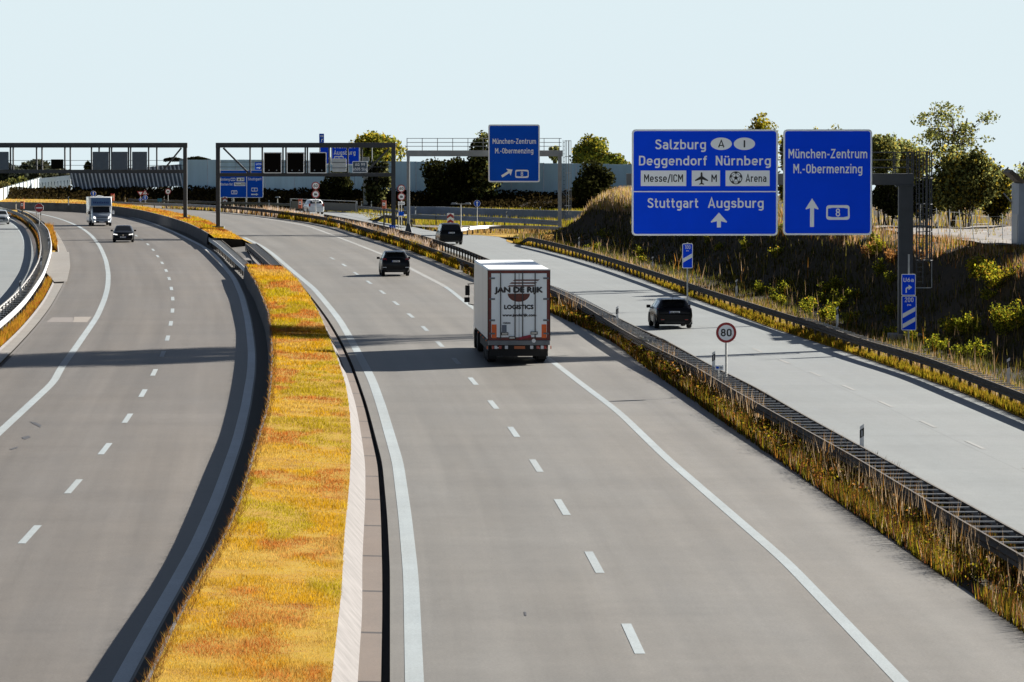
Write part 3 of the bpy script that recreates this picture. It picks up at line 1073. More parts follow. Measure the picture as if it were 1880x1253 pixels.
def guard_rail(name, label, c, Ya, Yb, z, posts, m, zg=0.0, group='guard rails along the carriageways', drop=None, second=None, bars=None, bar_range=None, m2=None, bar_len=None):
    root = thing(name, label, 'guard rail', (0, 0, 0), 0, group)
    rail_line(root, c, Ya, Yb, z, m, drop=drop)
    pl = []
    Pp = c.off(0.06).pts(Ya + 1, (drop or Yb) - 1, posts)
    for (x, y), h in zip(Pp, headings(c, Pp)):
        pl.append((x, y, 0, h))
    if second is not None:
        rail_line(root, second, Ya, min(Yb, second.y1), z, m2 or m)
        Pp = second.off(-0.06).pts(Ya + 1.5, min(Yb, second.y1) - 1, posts)
        for (x, y), h in zip(Pp, headings(second, Pp)):
            pl.append((x, y, 0, h))
    repeat_parts(root, 'post', MB().b2((-.05, -.06, zg - .15), (.05, .06, z - .04)), m_post, pl)
    if bars:
        Pb = c.off(0.05).pts(bar_range[0], bar_range[1], bars)
        hb = headings(c, Pb)
        w = bar_len or float(np.mean(second(Pb[:, 1]) - 0.05 - Pb[:, 0]))
        repeat_parts(root, 'crossbar', MB().b2((0, -.04, z - .055), (w, .04, z - .02)), m_bar,
                     [(x, y, 0, h * 0.0) for (x, y), h in zip(Pb, hb)])
    return root


guard_rail('guard_rail', 'double steel guard rail with ladder like crossbars in the weedy median', NEAR, 88, 556, 0.75, 3.0, m_galvd,
           second=FAR, bars=1.42, bar_range=(90, 322), m2=m_post)
guard_rail('guard_rail', 'dark steel guard rail along the foot of the embankment, right of the bright concrete road', R_rail, 92, 411, 0.75, 2.7, m_galvd, drop=399,
           bars=1.4, bar_range=(94, 235), bar_len=0.5)
guard_rail('guard_rail', 'pale double guard rail with crossbars curving past the no entry sign at the left', L_railL, 190, 600, 0.75 + ZL, 4.0, m_galv, zg=ZL,
           second=L_railR, bars=2.6, bar_range=(195, 470), m2=m_galvl)
# short pieces in the crossing of the grass median
PA = Curve([(383, 437), (400, 449), (420, 466), (440, 484), (456, 499)], 0.35, smooth=1)
PB = Curve([(395, 433), (412, 446), (432, 463), (452, 481), (466, 494)], 0.35, smooth=1)
guard_rail('guard_rail', 'short double rail on the left side of the gap in the grass median', PA, PA.y0 + 1, PA.y1, 0.40, 4.0, m_galvl, zg=-.3, second=PB, bars=1.5, bar_range=(PA.y0 + 2, PA.y1 - 2), m2=m_galvd)
PC = Curve([(449, 445), (466, 459), (484, 475), (497, 487)], 0.5, smooth=1)
PD = Curve([(462, 441), (480, 454), (499, 470), (513, 484)], 0.5, smooth=1)
guard_rail('guard_rail', 'short dark ladder shaped rail on the right side of the gap in the grass median', PC, PC.y0 + 1, PC.y1, 0.50, 4.0, m_post, second=PD, bars=1.6, bar_range=(PC.y0 + 2, PC.y1 - 2), m2=m_post)
# block in the crossing
x, y = U(448, 492, -.3)
tag(MB().box((x, y, -0.05), (0.9, 6.0, 0.75), rz=0.09).build('concrete_block', m_kerb, bevel=0.04), 'pale concrete block at the end of the grass strip beside the short double rail', 'block')


def px_rail(name, label, pts, h, m, posts=4.0, zg=0.0, w=1.0, drop=False):
    """a rail surveyed by its foot line; may run across the view"""
    P = np.array([U(a, b, zg) for a, b in pts])
    L = np.concatenate([[0], np.cumsum(np.linalg.norm(np.diff(P, axis=0), axis=1))])
    s = np.arange(0, L[-1], 2.0)
    Q = np.stack([np.interp(s, L, P[:, 0]), np.interp(s, L, P[:, 1])], 1)
    for _ in range(3):
        Q[1:-1] = (Q[:-2] + Q[1:-1] * 2 + Q[2:]) / 4
    zz = np.zeros(len(Q)) + zg
    if drop:
        zz -= h * (1 - smooth01(s / 12.0))
    root = thing(name, label, 'guard rail', (0, 0, 0), 0, 'guard rails along the carriageways')
    v, f = sweep(np.column_stack([Q, zz]), [(a, h + (b) * w) for a, b in ((-.03, 0), (.03, 0), (.06, -.08), (0, -.155), (.06, -.23), (.03, -.31), (-.03, -.31), (0, -.23), (-.06, -.155), (0, -.08))])
    MB().add(v, f).build('rail', m, root, smooth=35)
    pl = []
    for t in np.arange(1.0 + (10 if drop else 0), L[-1] - 1, posts):
        x, y = np.interp(t, L, P[:, 0]), np.interp(t, L, P[:, 1])
        pl.append((x, y + 0.08, 0, 0))
    repeat_parts(root, 'post', MB().b2((-.06, -.05, zg - .5), (.06, .05, zg + h - .05)), m_post, pl)
    return root


m_blue = mat('blue_grey_barrier', (0.16, 0.19, 0.24), 0.8, var=0.2, scale=0.7)
px_rail('guard_rail', 'bright white guard rail curving before the rust coloured verge', [(846, 434), (862, 431.5), (880, 429), (905, 428), (940, 428), (990, 429.5), (1022, 431), (1048, 433)], 0.72, m_galvl, 3.0)
px_rail('guard_rail', 'long grey guard rail on thin posts in the yellow green field', [(752, 411), (800, 413), (880, 416), (960, 420), (1040, 425)], 0.95, m_blue, 5.0, w=1.5)
px_rail('guard_rail', 'dark guard rail with a turned down nose left of the slim gantry', [(672, 405), (684, 405), (700, 407.5), (722, 411), (742, 415), (762, 419)], 0.78, m_galvd, 2.6, drop=True)
px_rail('guard_rail', 'grey guard rail along the slip road behind the white car', [(560, 383), (592, 385.5), (640, 389), (690, 393), (740, 400), (752, 401)], 0.75, m_galv, 2.6)
px_rail('guard_rail', 'pale guard rail along the far edge of the main road, left of the blue board', [(200, 380), (260, 381.5), (320, 383.5), (380, 386.5), (440, 390), (500, 396)], 0.62, m_galvl, 3.2)
px_rail('guard_rail', 'faint pale guard rail at the foot of the dark bank above the motorhome road', [(236, 374), (300, 376), (360, 378), (420, 380), (500, 382), (560, 385)], 0.6, m_galv, 4.0)
# low blue concrete barrier far back
P = np.array([U(a, b) for a, b in ((742, 393.5), (800, 394), (880, 397), (960, 400), (1040, 402), (1070, 403))])
v, f = sweep(P, [(-.25, -.5), (-.12, .35), (-.1, .85), (.1, .85), (.12, .35), (.25, -.5)])
tag(MB().add(v, f).build('concrete_barrier', m_blue), 'long low blue grey concrete barrier below the strip of bright grass, far back', 'barrier')

# ------------------------------------------------------------------ delineator posts
m_white = mat('white_plastic', (0.75, 0.75, 0.73), 0.5, var=0.1, scale=4)
m_black = mat('black_plastic', (0.015, 0.014, 0.013), 0.6, var=0.3)
m_refl = mat('reflector', (0.65, 0.66, 0.68), 0.25)


def make_delineator(label, group):
    t = thing('delineator_post', label, 'delineator', (0, 0, 0), 0, group)
    lo = [(-.06, -.05, 0), (.06, -.05, 0), (.05, .05, 0), (-.05, .05, 0)]
    MB().loft([lo, [(x, y, 0.62) for x, y, z in lo], [(x, y, 0.95 + (.05 if x > 0 else -.02)) for x, y, z in lo]]).build('body', m_white, t)
    MB().loft([[(x * 1.05, y * 1.05, 0.62 + (.05 if x > 0 else -.03)) for x, y, z in lo], [(x * 1.05, y * 1.05, 0.86 + (.05 if x > 0 else -.03)) for x, y, z in lo]]).build('band', m_black, t)
    MB().b2((-.022, -.062, .65), (.022, -.053, .83)).build('reflector', m_refl, t)
    return t


GM, GR, GL, GF = ('white posts with a black band in the double guard rail', 'white posts with a black band behind the right guard rail',
                  'white posts with a black band along the left double rail', 'white marker posts in the distance')
dl = [(1582, 843, .35, GM, 'nearest white delineator post, standing in the ladder rail at the lower right'),
      (1310, 693, .35, GM, 'white delineator post in the ladder rail just left of the 80 sign'),
      (1133, 601, .35, GM, 'white delineator post in the ladder rail between the lorry and the dark hatchback'),
      (1851, 707, .35, GR, 'white delineator post behind the right guard rail near the right edge'),
      (1537, 602, .35, GR, 'white delineator post behind the right guard rail below the exit sign'),
      (1352, 546, .3, GR, 'white delineator post behind the right guard rail, right of the 100 m sign'),
      (1198, 499, .3, GR, 'white delineator post behind the right guard rail, left of the 100 m sign'),
      (1063, 459, .3, GR, 'white delineator post behind the right guard rail beside the slim gantry post'),
      (37.4, 546, 0, GL, 'white delineator post in the left double rail beside the orange grass'),
      (75.7, 497, 0, GL, 'white delineator post in the left double rail beside the concrete apron'),
      (89.5, 458, 0, GL, 'white delineator post in the left double rail below the no entry sign'),
      (74.5, 407, 0, GL, 'dark delineator post seen right behind the no entry sign pole'),
      (67, 399, 0, GL, 'small delineator post just left of the no entry sign pole'),
      (29.8, 385, 0, GL, 'small white post left of the orange emergency telephone at the left'),
      (126, 377, .6, GF, 'tiny white post on the far wall between the no entry sign and the motorhome'),
      (230, 378, 0, GF, 'small white post right of the motorhome, left of the triangle signs'),
      (301.5, 376, 0, GF, 'small white post left of the round sign on the far roadside'),
      (425.7, 380, 0, GF, 'small white post right of the red and white chevron board under the blue board'),
      (494, 383, 0, GF, 'small white post right of the blue direction board'),
      (763, 397, 0, GF, 'small white post on the blue barrier right of the slim gantry post'),
      (905.6, 424, 0, GF, 'small white post behind the bright white guard rail'),
      (930, 406, 0, GF, 'small white post in the grass between the two far rails'),
      (992, 397, 0, GF, 'small white post on the blue barrier under the blue exit sign'),
      (664, 385, 0, GF, 'small white post left of the tall sign mast foot'),
      (682, 385, 0, GF, 'small white post right of the tall sign mast foot')]
d0 = None
for px, py, z, g, lab in dl:
    x, y = U(px, py, z)
    if d0 is None:
        o = d0 = make_delineator(lab, g)
    else:
        o = copy_tree(d0)
    o.location = (x, y, z)
    o['label'] = lab
    o['group'] = g

# ------------------------------------------------------------------ signs
m_sblue = mat('sign_blue', (0.001, 0.072, 0.90), 0.5, var=0.05, scale=0.6, spec=0.08)
m_sblue2 = mat('sign_blue_far', (0.003, 0.09, 0.60), 0.5, var=0.08, scale=0.6, spec=0.08)
m_swhite = mat('sign_white', (0.96, 0.97, 0.97), 0.5, var=0.03, scale=0.8, spec=0.3)
m_sgrey = mat('sign_back', (0.28, 0.30, 0.32), 0.5, 0.3, var=0.12)
m_sblack = mat('sign_black', (0.02, 0.018, 0.015), 0.5, var=0.2)
m_sred = mat('sign_red', (0.36, 0.022, 0.02), 0.45, var=0.08)
m_steel = mat('gantry_steel', (0.040, 0.044, 0.050), 0.6, 0.1, var=0.2, scale=1.2)
m_steell = mat('gantry_steel_light', (0.26, 0.27, 0.27), 0.5, 0.4, var=0.2, scale=1.2)
m_vms = mat('display_black', (0.008, 0.006, 0.004), 0.8, var=0.2, spec=0.08)
m_pole = mat('pole_grey', (0.42, 0.42, 0.40), 0.5, 0.4, var=0.15)


class Panel:
    """a sign surveyed by its corners in the photo and its distance; local frame in metres, facing the road users"""

    def __init__(s, name, label, cat, px, Y, group=None, thick=0.10):
        s.x0, s.y0, s.x1, s.y1 = px
        s.cx, s.cy = (s.x0 + s.x1) / 2, (s.y0 + s.y1) / 2
        s.k = mpp(Y)
        s.Y = Y
        s.t = thing(name, label, cat, A(s.cx, s.cy, Y), 0, group)
        s.W, s.H = (s.x1 - s.x0) * s.k, (s.y1 - s.y0) * s.k
        s.th = thick

    def X(s, px):
        return (px - s.cx) * s.k

    def Z(s, py):
        return (s.cy - py) * s.k

    def plate(s, face, border=0.10, r=0.22, back=True, rim=None):
        o = rrect(-s.W / 2, s.W / 2, -s.H / 2, s.H / 2, r)
        i = rrect(-s.W / 2 + border, s.W / 2 - border, -s.H / 2 + border, s.H / 2 - border, max(0.02, r - border * 0.6))
        MB().poly(o, 0.0, s.th).build('panel', m_sgrey, s.t)
        MB().ring(o, i, -0.012, -0.001).build('border', rim or m_swhite, s.t)
        MB().poly(i, -0.006, -0.001).build('face', face, s.t)
        return s

    def text(s, str_, x0, x1, base, cap, m=None, bold=0.0):
        return din(str_, s.X(x0), s.X(x1), s.Z(base), cap * s.k, m or m_swhite, s.t, y=-0.016, weight=0.15 if bold else 0.14)

    def shape(s, pts, m=None, name='symbol', y=-0.014, px=True):
        P = [(s.X(a), s.Z(b)) for a, b in pts] if px else pts
        return MB().poly(P, y - 0.002, y + 0.002).build(name, m or m_swhite, s.t)

    def ringpx(s, o, i, m=None, name='symbol', y=-0.014):
        return MB().ring([(s.X(a), s.Z(b)) for a, b in o], [(s.X(a), s.Z(b)) for a, b in i], y - 0.002, y + 0.002).build(name, m or m_swhite, s.t)

    def roadnum(s, x0, y0, x1, y1, txt):
        h = (y1 - y0)
        o = rrect(s.X(x0), s.X(x1), s.Z(y1), s.Z(y0), 0.12 * h * s.k * 1.6, 4)
        t = h * 0.11
        d = h * 0.13
        n = len(o)
        xm, ym = (x0 + x1) / 2, (y0 + y1) / 2
        ins = [(xm, y1 - t), (x1 - t, y1 - t - d), (x1 - t, y0 + t + d), (xm, y0 + t), (x0 + t, y0 + t + d), (x0 + t, y1 - t - d)]
        # white frame with a six sided hole
        I = [(s.X(a), s.Z(b)) for a, b in ins]
        J = []
        import cmath
        c = (s.X(xm), s.Z(ym))
        for p in o:                                   # project every outer point on the hexagon
            a = math.atan2(p[1] - c[1], p[0] - c[0])
            dx, dz = math.cos(a), math.sin(a)
            best = 1e9
            for q in range(6):
                A_, B_ = I[q], I[(q + 1) % 6]
                ex, ez = B_[0] - A_[0], B_[1] - A_[1]
                den = dx * ez - dz * ex
                if abs(den) < 1e-9:
                    continue
                u = ((A_[0] - c[0]) * ez - (A_[1] - c[1]) * ex) / den
                w = ((A_[0] - c[0]) * dz - (A_[1] - c[1]) * dx) / den
                if u > 0 and -1e-6 <= w <= 1 + 1e-6:
                    best = min(best, u)
            J.append((c[0] + dx * best, c[1] + dz * best))
        MB().ring(o, J, -0.016, -0.012).build('road_number_frame', m_swhite, s.t)
        w = h * 0.30 * (1 if len(txt) == 1 else 2.1)
        if txt:
            s.text(txt, xm - w / 2, xm + w / 2, ym + h * 0.28, h * 0.56)


def arrow_up(cx, tip, base, head_w, head_h, shaft):
    return [(cx, tip), (cx + head_w / 2, tip + head_h), (cx + head_w / 2 - 1, tip + head_h + 1.5), (cx + shaft / 2, tip + head_h - 1), (cx + shaft / 2, base),
            (cx - shaft / 2, base), (cx - shaft / 2, tip + head_h - 1), (cx - head_w / 2 + 1, tip + head_h + 1.5), (cx - head_w / 2, tip + head_h)][::-1]


GB = 'big blue overhead direction signs'
YS = 217.0
p = Panel('direction_sign', 'widest blue overhead sign listing Salzburg, Deggendorf and Nürnberg over Stuttgart Augsburg', 'road sign', (1160, 238, 1428, 433), YS, GB)
p.plate(m_sblue, border=3.2 * mpp(YS), r=7 * mpp(YS))
p.text('Salzburg', 1203, 1296, 274.5, 18, bold=.008)
for cx, ch, hw in ((1324, 'A', 5.5), (1366.5, 'I', 1.4)):
    MB().poly([(p.X(a), p.Z(b)) for a, b in circ(cx, 264.5, 19.5, 11.5)][::-1], -0.016, -0.012).build('oval', m_swhite, p.t)
    din(ch, p.X(cx - hw), p.X(cx + hw), p.Z(271), 13 * p.k, m_sblack, p.t, y=-0.022)
p.text('Deggendorf', 1173, 1298, 304, 17.5, bold=.008)
p.text('Nürnberg', 1314, 1415, 304, 17.5, bold=.008)
for x0, x1 in ((1176.5, 1260), (1270, 1322), (1332, 1413)):
    p.shape([(x0, 342), (x1, 342), (x1, 313.5), (x0, 313.5)], name='white_field')
din('Messe/ICM', p.X(1182.5), p.X(1254), p.Z(334.5), 14 * p.k, m_sblack, p.t, y=-0.022)
din('M', p.X(1306), p.X(1316), p.Z(334.5), 13.5 * p.k, m_sblack, p.t, y=-0.022)
din('Arena', p.X(1369), p.X(1407), p.Z(334.5), 14 * p.k, m_sblack, p.t, y=-0.022)
pl_ = [(0, -12), (1.6, -10), (1.8, -4), (12, 3), (12, 5), (1.8, 2), (1.3, 8), (4.5, 10.2), (4.5, 11.5), (0, 10.8)]
pl_ = [(1288 + a, 328 + b) for a, b in pl_] + [(1288 - a, 328 + b) for a, b in pl_[-2:0:-1]]
p.shape(pl_[::-1], m_sblack, 'aeroplane_symbol', y=-0.022)
p.ringpx(circ(1351, 327, 11.8), circ(1351, 327, 10.4), m_sblack, 'ball_symbol', y=-0.022)
bm_ = MB()
bm_.poly([(p.X(1351 + 3.6 * math.sin(i * 1.2566)), p.Z(327 - 3.6 * math.cos(i * 1.2566))) for i in range(5)], -0.024, -0.020)
for i in range(5):
    a = i * 1.2566
    bm_.poly([(p.X(1351 + r * math.sin(a + q)), p.Z(327 - r * math.cos(a + q))) for r, q in ((8.2, -.12), (10.6, -.36), (11.2, 0), (10.6, .36), (8.2, .12))], -0.024, -0.020)
    bm_.poly([(p.X(1351 + r * math.sin(a + q)), p.Z(327 - r * math.cos(a + q))) for r, q in ((3.4, -.14), (8.4, -.05), (8.4, .05), (3.4, .14))], -0.0235, -0.020)
    b = a + .628
    bm_.poly([(p.X(1351 + r * math.sin(q)), p.Z(327 - r * math.cos(q))) for r, q in ((8.0, a + .1), (7.2, b), (8.0, a + 1.1566), (8.8, a + 1.1566), (8.0, b), (8.8, a + .1))], -0.0232, -0.020)
bm_.build('ball_symbol', m_sblack, p.t)
p.shape([(1163, 353.2), (1425, 353.2), (1425, 351.2), (1163, 351.2)], name='divider')
p.text('Stuttgart', 1189, 1282, 382, 18, bold=.008)
p.text('Augsburg', 1300, 1402, 382, 18, bold=.008)
p.shape(arrow_up(1320, 390.5, 418, 30, 17, 7.4), name='arrow')
sign_a = p

p = Panel('direction_sign', 'blue overhead sign München-Zentrum with an upright white arrow, beside the widest sign', 'road sign', (1438, 238, 1601, 432), YS, GB)
p.plate(m_sblue, border=3.2 * mpp(YS), r=7 * mpp(YS))
p.text('München-Zentrum', 1447.5, 1592, 291, 17, bold=.007)
p.text('M.-Obermenzing', 1456.5, 1583, 318.5, 17, bold=.007)
p.shape(arrow_up(1491, 364.5, 417, 24, 19, 7.4), name='arrow')
p.roadnum(1517, 377, 1560, 404, '8')

YP = 446.0
p = Panel('direction_sign', 'blue exit sign München-Zentrum with a slanting arrow on the slim gantry', 'road sign', (896.5, 229, 991, 335), YP, GB)
p.plate(m_sblue2, border=2.4 * mpp(YP), r=3.5 * mpp(YP))
p.text('München-Zentrum', 904.5, 984, 264.5, 9.6, bold=.012)
p.text('M.-Obermenzing', 909, 979, 282, 9.6, bold=.012)
a_ = math.radians(57)
ar = [(0, -12.5), (7.5, -3.5), (2.2, -4.2), (2.2, 11), (-2.2, 11), (-2.2, -4.2), (-7.5, -3.5)]
p.shape([(930.5 + x * math.cos(a_) - y * math.sin(a_), 318.5 + x * math.sin(a_) + y * math.cos(a_)) for x, y in ar][::-1], name='arrow')
p.roadnum(946, 312, 970.5, 327, '8')


# ------------------------------------------------------------------ gantries
def frame_beam(mb, p0, p1, w, h):
    mb.bar(p0, p1, w, h)


# big sign gantry at the right: tall box post, cantilever beam, catwalk and ladder cage
gx, gy_ = 1664.5, 0
YG = 218.6
k = mpp(YG)
base = A(1664, 612, YG)
t = thing('sign_gantry', 'heavy dark steel post with cantilever beam and ladder cage behind the two big blue signs', 'gantry', base, 0, 'sign gantries over the road')


def lg(px, py, Y=YG):
    return A(px, py, Y) - base


a0, a1 = lg(1648.5, 612), lg(1676, 330)
MB().b2((a0.x, -.3, -0.05), (a1.x, .3, a1.z)).build('post', m_steel, t, bevel=0.02)
MB().b2((lg(1634, 0).x, -1.0, -0.28), (lg(1694, 0).x, 0.9, -0.02)).build('plinth', m_conc, t, bevel=0.03)
b0, b1 = lg(1150, 340), lg(1677, 319)
MB().b2((b0.x, -.32, b0.z), (b1.x, .32, b1.z)).build('beam', m_steel, t, bevel=0.02)
MB().b2((lg(1645, 0).x, -.4, lg(0, 342.5).z), (lg(1679, 0).x, .4, lg(0, 340.2).z)).build('flange', m_steel, t)
rl = MB()
zt, zm, zl_, zb_ = lg(0, 280).z, lg(0, 294).z, lg(0, 308).z, lg(0, 319).z
for yy in (-0.38, 0.55):
    for zz in (zt, zm, zl_):
        rl.bar((lg(1170, 0).x, yy, zz), (lg(1677, 0).x, yy, zz), .045, .045)
    for px in (1180, 1260, 1340, 1420, 1500, 1580, 1643, 1668, 1677):
        rl.bar((lg(px, 0).x, yy, zb_), (lg(px, 0).x, yy, zt), .05, .05)
rl.build('railing', m_steel, t)
hs = MB()
for (x0, x1) in ((1160, 1428), (1438, 1601)):
    for f in (0.2, 0.8):
        px = x0 + (x1 - x0) * f
        hs.b2((lg(px, 0).x - .06, -.62, lg(0, 428).z), (lg(px, 0).x + .06, -.30, lg(0, 246).z))
hs.build('sign_bracket', m_steel, t)
ld = MB()
for px in (1683, 1695):
    ld.bar(lg(px, 522) + Vector((0, .1, 0)), lg(px, 278) + Vector((0, .1, 0)), .045, .045)
for py in np.arange(284, 520, 9):
    ld.bar(lg(1683, py) + Vector((0, .1, 0)), lg(1695, py) + Vector((0, .1, 0)), .025, .025)
ld.build('ladder', m_steel, t)
cg = MB()
for px, dy in ((1699, -.35), (1705, -.55), (1709.5, -.2), (1711, .1), (1704, .45), (1686, -.5)):
    cg.bar(lg(px, 480) + Vector((0, dy, 0)), lg(px, 278) + Vector((0, dy, 0)), .05, .05)
for py in (279, 327, 375, 425, 478):
    ring = [(1683, .1), (1684, -.4), (1696, -.58), (1706, -.5), (1711, -.1), (1710, .3), (1700, .5), (1695, .1)]
    for (q0, d0_), (q1, d1_) in zip(ring, ring[1:]):
        cg.bar(lg(q0, py) + Vector((0, d0_, 0)), lg(q1, py) + Vector((0, d1_, 0)), .04, .03)
cg.build('ladder_cage', m_steel, t)
br = MB()
br.bar(lg(1676, 529) + Vector((0, .1, 0)), lg(1709, 529) + Vector((0, .1, 0)), .04, .04)
br.bar(lg(1711, 529) + Vector((0, .1, 0)), lg(1711, 478) + Vector((0, .1, 0)), .03, .03)
br.build('ladder_bracket', m_steell, t)

# slim gantry across the right road
YQ = 447.0
base = A(749, 426, 454)
t = thing('sign_gantry', 'slim grey portal gantry with a light railing and caged ladder over the slip road', 'gantry', base, 0, 'sign gantries over the road')


def lq(px, py, Y=YQ):
    return A(px, py, Y) - base


zt_ = lq(0, 276.5).z
zb_ = lq(0, 287.5).z
xl, xr = lq(746.5, 0).x, lq(752, 0).x
MB().b2((xl, -7.3, -.1), (xr, -6.7, zt_)).build('post', m_steell, t)
MB().b2((lq(1024.5, 0).x, -7.3, lq(0, 452).z), (lq(1031.5, 0).x, -6.7, zt_)).build('post', m_steell, t)
MB().loft([[(xl - .25, -7.5, -.15), (xr + .25, -7.5, -.15), (xr + .25, -6.5, -.15), (xl - .25, -6.5, -.15)], [(xl, -7.3, .9), (xr, -7.3, .9), (xr, -6.7, .9), (xl, -6.7, .9)]]).build('foot', m_steel, t)
MB().b2((xl - .05, -7.35, zb_), (lq(1033, 0).x, -6.65, zt_)).build('beam', m_steell, t)
rl = MB()
for yy in (-7.4, -6.5):
    for py in (254.5, 262, 269):
        rl.bar((lq(747, 0).x, yy, lq(0, py).z), (lq(1031, 0).x, yy, lq(0, py).z), .05, .05)
    for px in range(747, 1040, 28):
        rl.bar((lq(px, 0).x, yy, zt_), (lq(px, 0).x, yy, lq(0, 254).z), .05, .05)
rl.build('railing', m_steell, t)
ld = MB()
for px in (1034, 1037.5):
    ld.bar((lq(px, 0).x, -6.9, lq(0, 407).z), (lq(px, 0).x, -6.9, lq(0, 258).z), .05, .05)
for py in np.arange(262, 405, 7):
    ld.bar((lq(1034, 0).x, -6.9, lq(0, py).z), (lq(1037.5, 0).x, -6.9, lq(0, py).z), .03, .03)
ld.build('ladder', m_steel, t)
cg = MB()
for px, dy in ((1040, -.5), (1043.5, -.6), (1045, .3), (1048.5, 0)):
    cg.bar((lq(px, 0).x, -6.9 + dy, lq(0, 395).z), (lq(px, 0).x, -6.9 + dy, lq(0, 258).z), .05, .05)
for py in (259, 288, 318, 348, 378, 404):
    cg.bar((lq(1037, 0).x, -7.4, lq(0, py).z), (lq(1048.5, 0).x, -6.9, lq(0, py).z), .05, .05)
    cg.bar((lq(1048.5, 0).x, -6.9, lq(0, py).z), (lq(1037, 0).x, -6.5, lq(0, py).z), .05, .05)
cg.build('ladder_cage', m_steell, t)
for (pxx) in ((920, 968),):
    hb = MB()
    for px in pxx:
        hb.b2((lq(px, 0).x - .07, -7.95, lq(0, 330).z), (lq(px, 0).x + .07, -7.36, lq(0, 235).z))
    hb.build('sign_bracket', m_steell, t)


# the two dark display gantries
def display_gantry(label, pxL, pxR, yL, yR, Y, zbL, zbR, ytop, ybot, verticals, diags, rails, postL=True):
    base = A((pxL + pxR) / 2, (yL + yR) / 2, Y)
    t = thing('display_gantry', label, 'gantry', base, 0, 'sign gantries over the road')

    def q(px, py):
        return A(px, py, Y) - base
    for px, zb in ((pxL, zbL), (pxR, zbR)):
        if px == pxL and not postL:
            pass
        x = q(px, 0).x
        MB().b2((x - .19, -.2, zb - base.z - .05), (x + .19, .2, q(0, ytop).z)).build('post', m_steel, t)
        MB().b2((x - .55, -.5, zb - base.z - .12), (x + .55, .5, zb - base.z + .06)).build('base_plate', m_steel, t)
    z1, z0 = q(0, ytop).z, q(0, ytop + 9).z
    MB().b2((q(pxL - 4, 0).x, -.25, z0), (q(pxR + 4.5, 0).x, .25, z1)).build('top_chord', m_steel, t, bevel=0.02)
    z1, z0 = q(0, ybot).z, q(0, ybot + 6.5).z
    MB().b2((q(pxL, 0).x, -.24, z0), (q(pxR, 0).x, .24, z1)).build('bottom_chord', m_steel, t)
    for px in verticals:
        x = q(px, 0).x
        MB().b2((x - .07, -.16, q(0, ybot).z), (x + .07, .16, q(0, ytop + 8).z)).build('upright', m_steel, t)
    for (xa, ya, xb, yb) in diags:
        MB().bar(q(xa, ya), q(xb, yb), .2, .16).build('brace', m_steel, t)
    r = MB()
    for py in rails:
        for yy in (-.34, .62):
            r.bar(q(pxL, py) + Vector((0, yy, 0)), q(pxR, py) + Vector((0, yy, 0)), .035, .035)
    r.build('handrail', m_steel, t)
    return t


YM = 446.0
display_gantry('dark steel truss gantry with three black displays across the middle road', 399.5, 722, 418, 424, YM, 0.6, 0.0, 262.5, 318, (458.5, 481, 519, 524.5, 560, 564, 604, 638, 664), ((410, 272, 456, 318), (714, 273, 672, 316)), (298, 307))
YN = 490.0
display_gantry('dark steel truss gantry over the left carriageway, seen from behind its grey panels', -150, 339, 398, 398, YN, ZL, 0.6, 262.5, 312, (-60, -20, 18, 23, 66, 76, 118, 128, 167, 181, 200, 204, 235, 239, 272, 287), ((333, 272, 300, 313), (-145, 272, -110, 313)), (295, 304))
GV = 'square display panels on the gantries'


def vms(px, Y, label, name='variable_message_sign', face=None, rim=None, ribs=False):
    p = Panel(name, label, 'display', px, Y, GV, thick=0.28)
    o = rrect(-p.W / 2, p.W / 2, -p.H / 2, p.H / 2, .06)
    MB().poly(o, 0.0, .3).build('housing', face or m_vms, p.t)
    if rim:
        i = rrect(-p.W / 2 + .07, p.W / 2 - .07, -p.H / 2 + .07, p.H / 2 - .07, .05)
        MB().ring(o, i, -0.015, -0.001).build('rim', rim, p.t)
        MB().poly(rrect(-p.W / 2 + .09, p.W / 2 - .09, -p.H / 2 + .09, p.H / 2 - .09, .03), -0.008, -0.001).build('screen', m_vms, p.t)
        for sx in (-.2, .22):
            MB().tube((sx * p.W, -.01, -p.H * .36), (sx * p.W, -.05, -p.H * .36), .06, .06).build('lamp', m_sgrey, p.t)
    if ribs:
        for z in (-.22, .18):
            MB().b2((-p.W / 2, -.03, z * p.H), (p.W / 2, -.001, z * p.H + .05)).build('louvre', m_steel, p.t)
    return p


for i, (a, b) in enumerate(((484, 517), (526.5, 558.5), (568, 599.5))):
    vms((a, 280, b, 318.5), YM - .55, ('left', 'middle', 'right')[i] + ' of the three black square displays with white rims on the middle gantry', rim=m_swhite)
m_cab = mat('cabinet_grey', (0.55, 0.58, 0.58), 0.5, var=0.1)
m_vback = mat('panel_back_grey', (0.085, 0.11, 0.14), 0.6, 0.1, var=0.12)
vms((610, 291.5, 635.5, 316), YM - .5, 'pale grey louvred box on the middle gantry, right of the black displays', 'cabinet', m_cab, ribs=True)
for i, (a, b) in enumerate(((170, 199.5), (206, 234), (242.5, 270), (-14, 15.5))):
    vms((a, 279, b, 312), YN - .6, ('left of three grey panel backs on the left gantry', 'middle of three grey panel backs on the left gantry', 'right of three grey panel backs on the left gantry', 'grey panel back on the left gantry cut by the left edge of the photo')[i], face=m_vback)
vms((93.5, 293, 116, 310.5), YN - .5, 'small dark rectangular panel alone on the left gantry', face=m_vms)
m_slate = mat('slate_sign', (0.07, 0.10, 0.14), 0.5, var=0.1)
p = Panel('route_sign', 'small slate sign reading AQ 99 and 6505 Sbg on the middle gantry', 'road sign', (647, 296.5, 674.5, 317.5), YM - .5)
p.plate(m_slate, border=.05, r=.08)
p.text('AQ 99', 652, 670, 305, 5.2)
p.text('6505 Sbg', 648.5, 673.5, 313.5, 5.2)

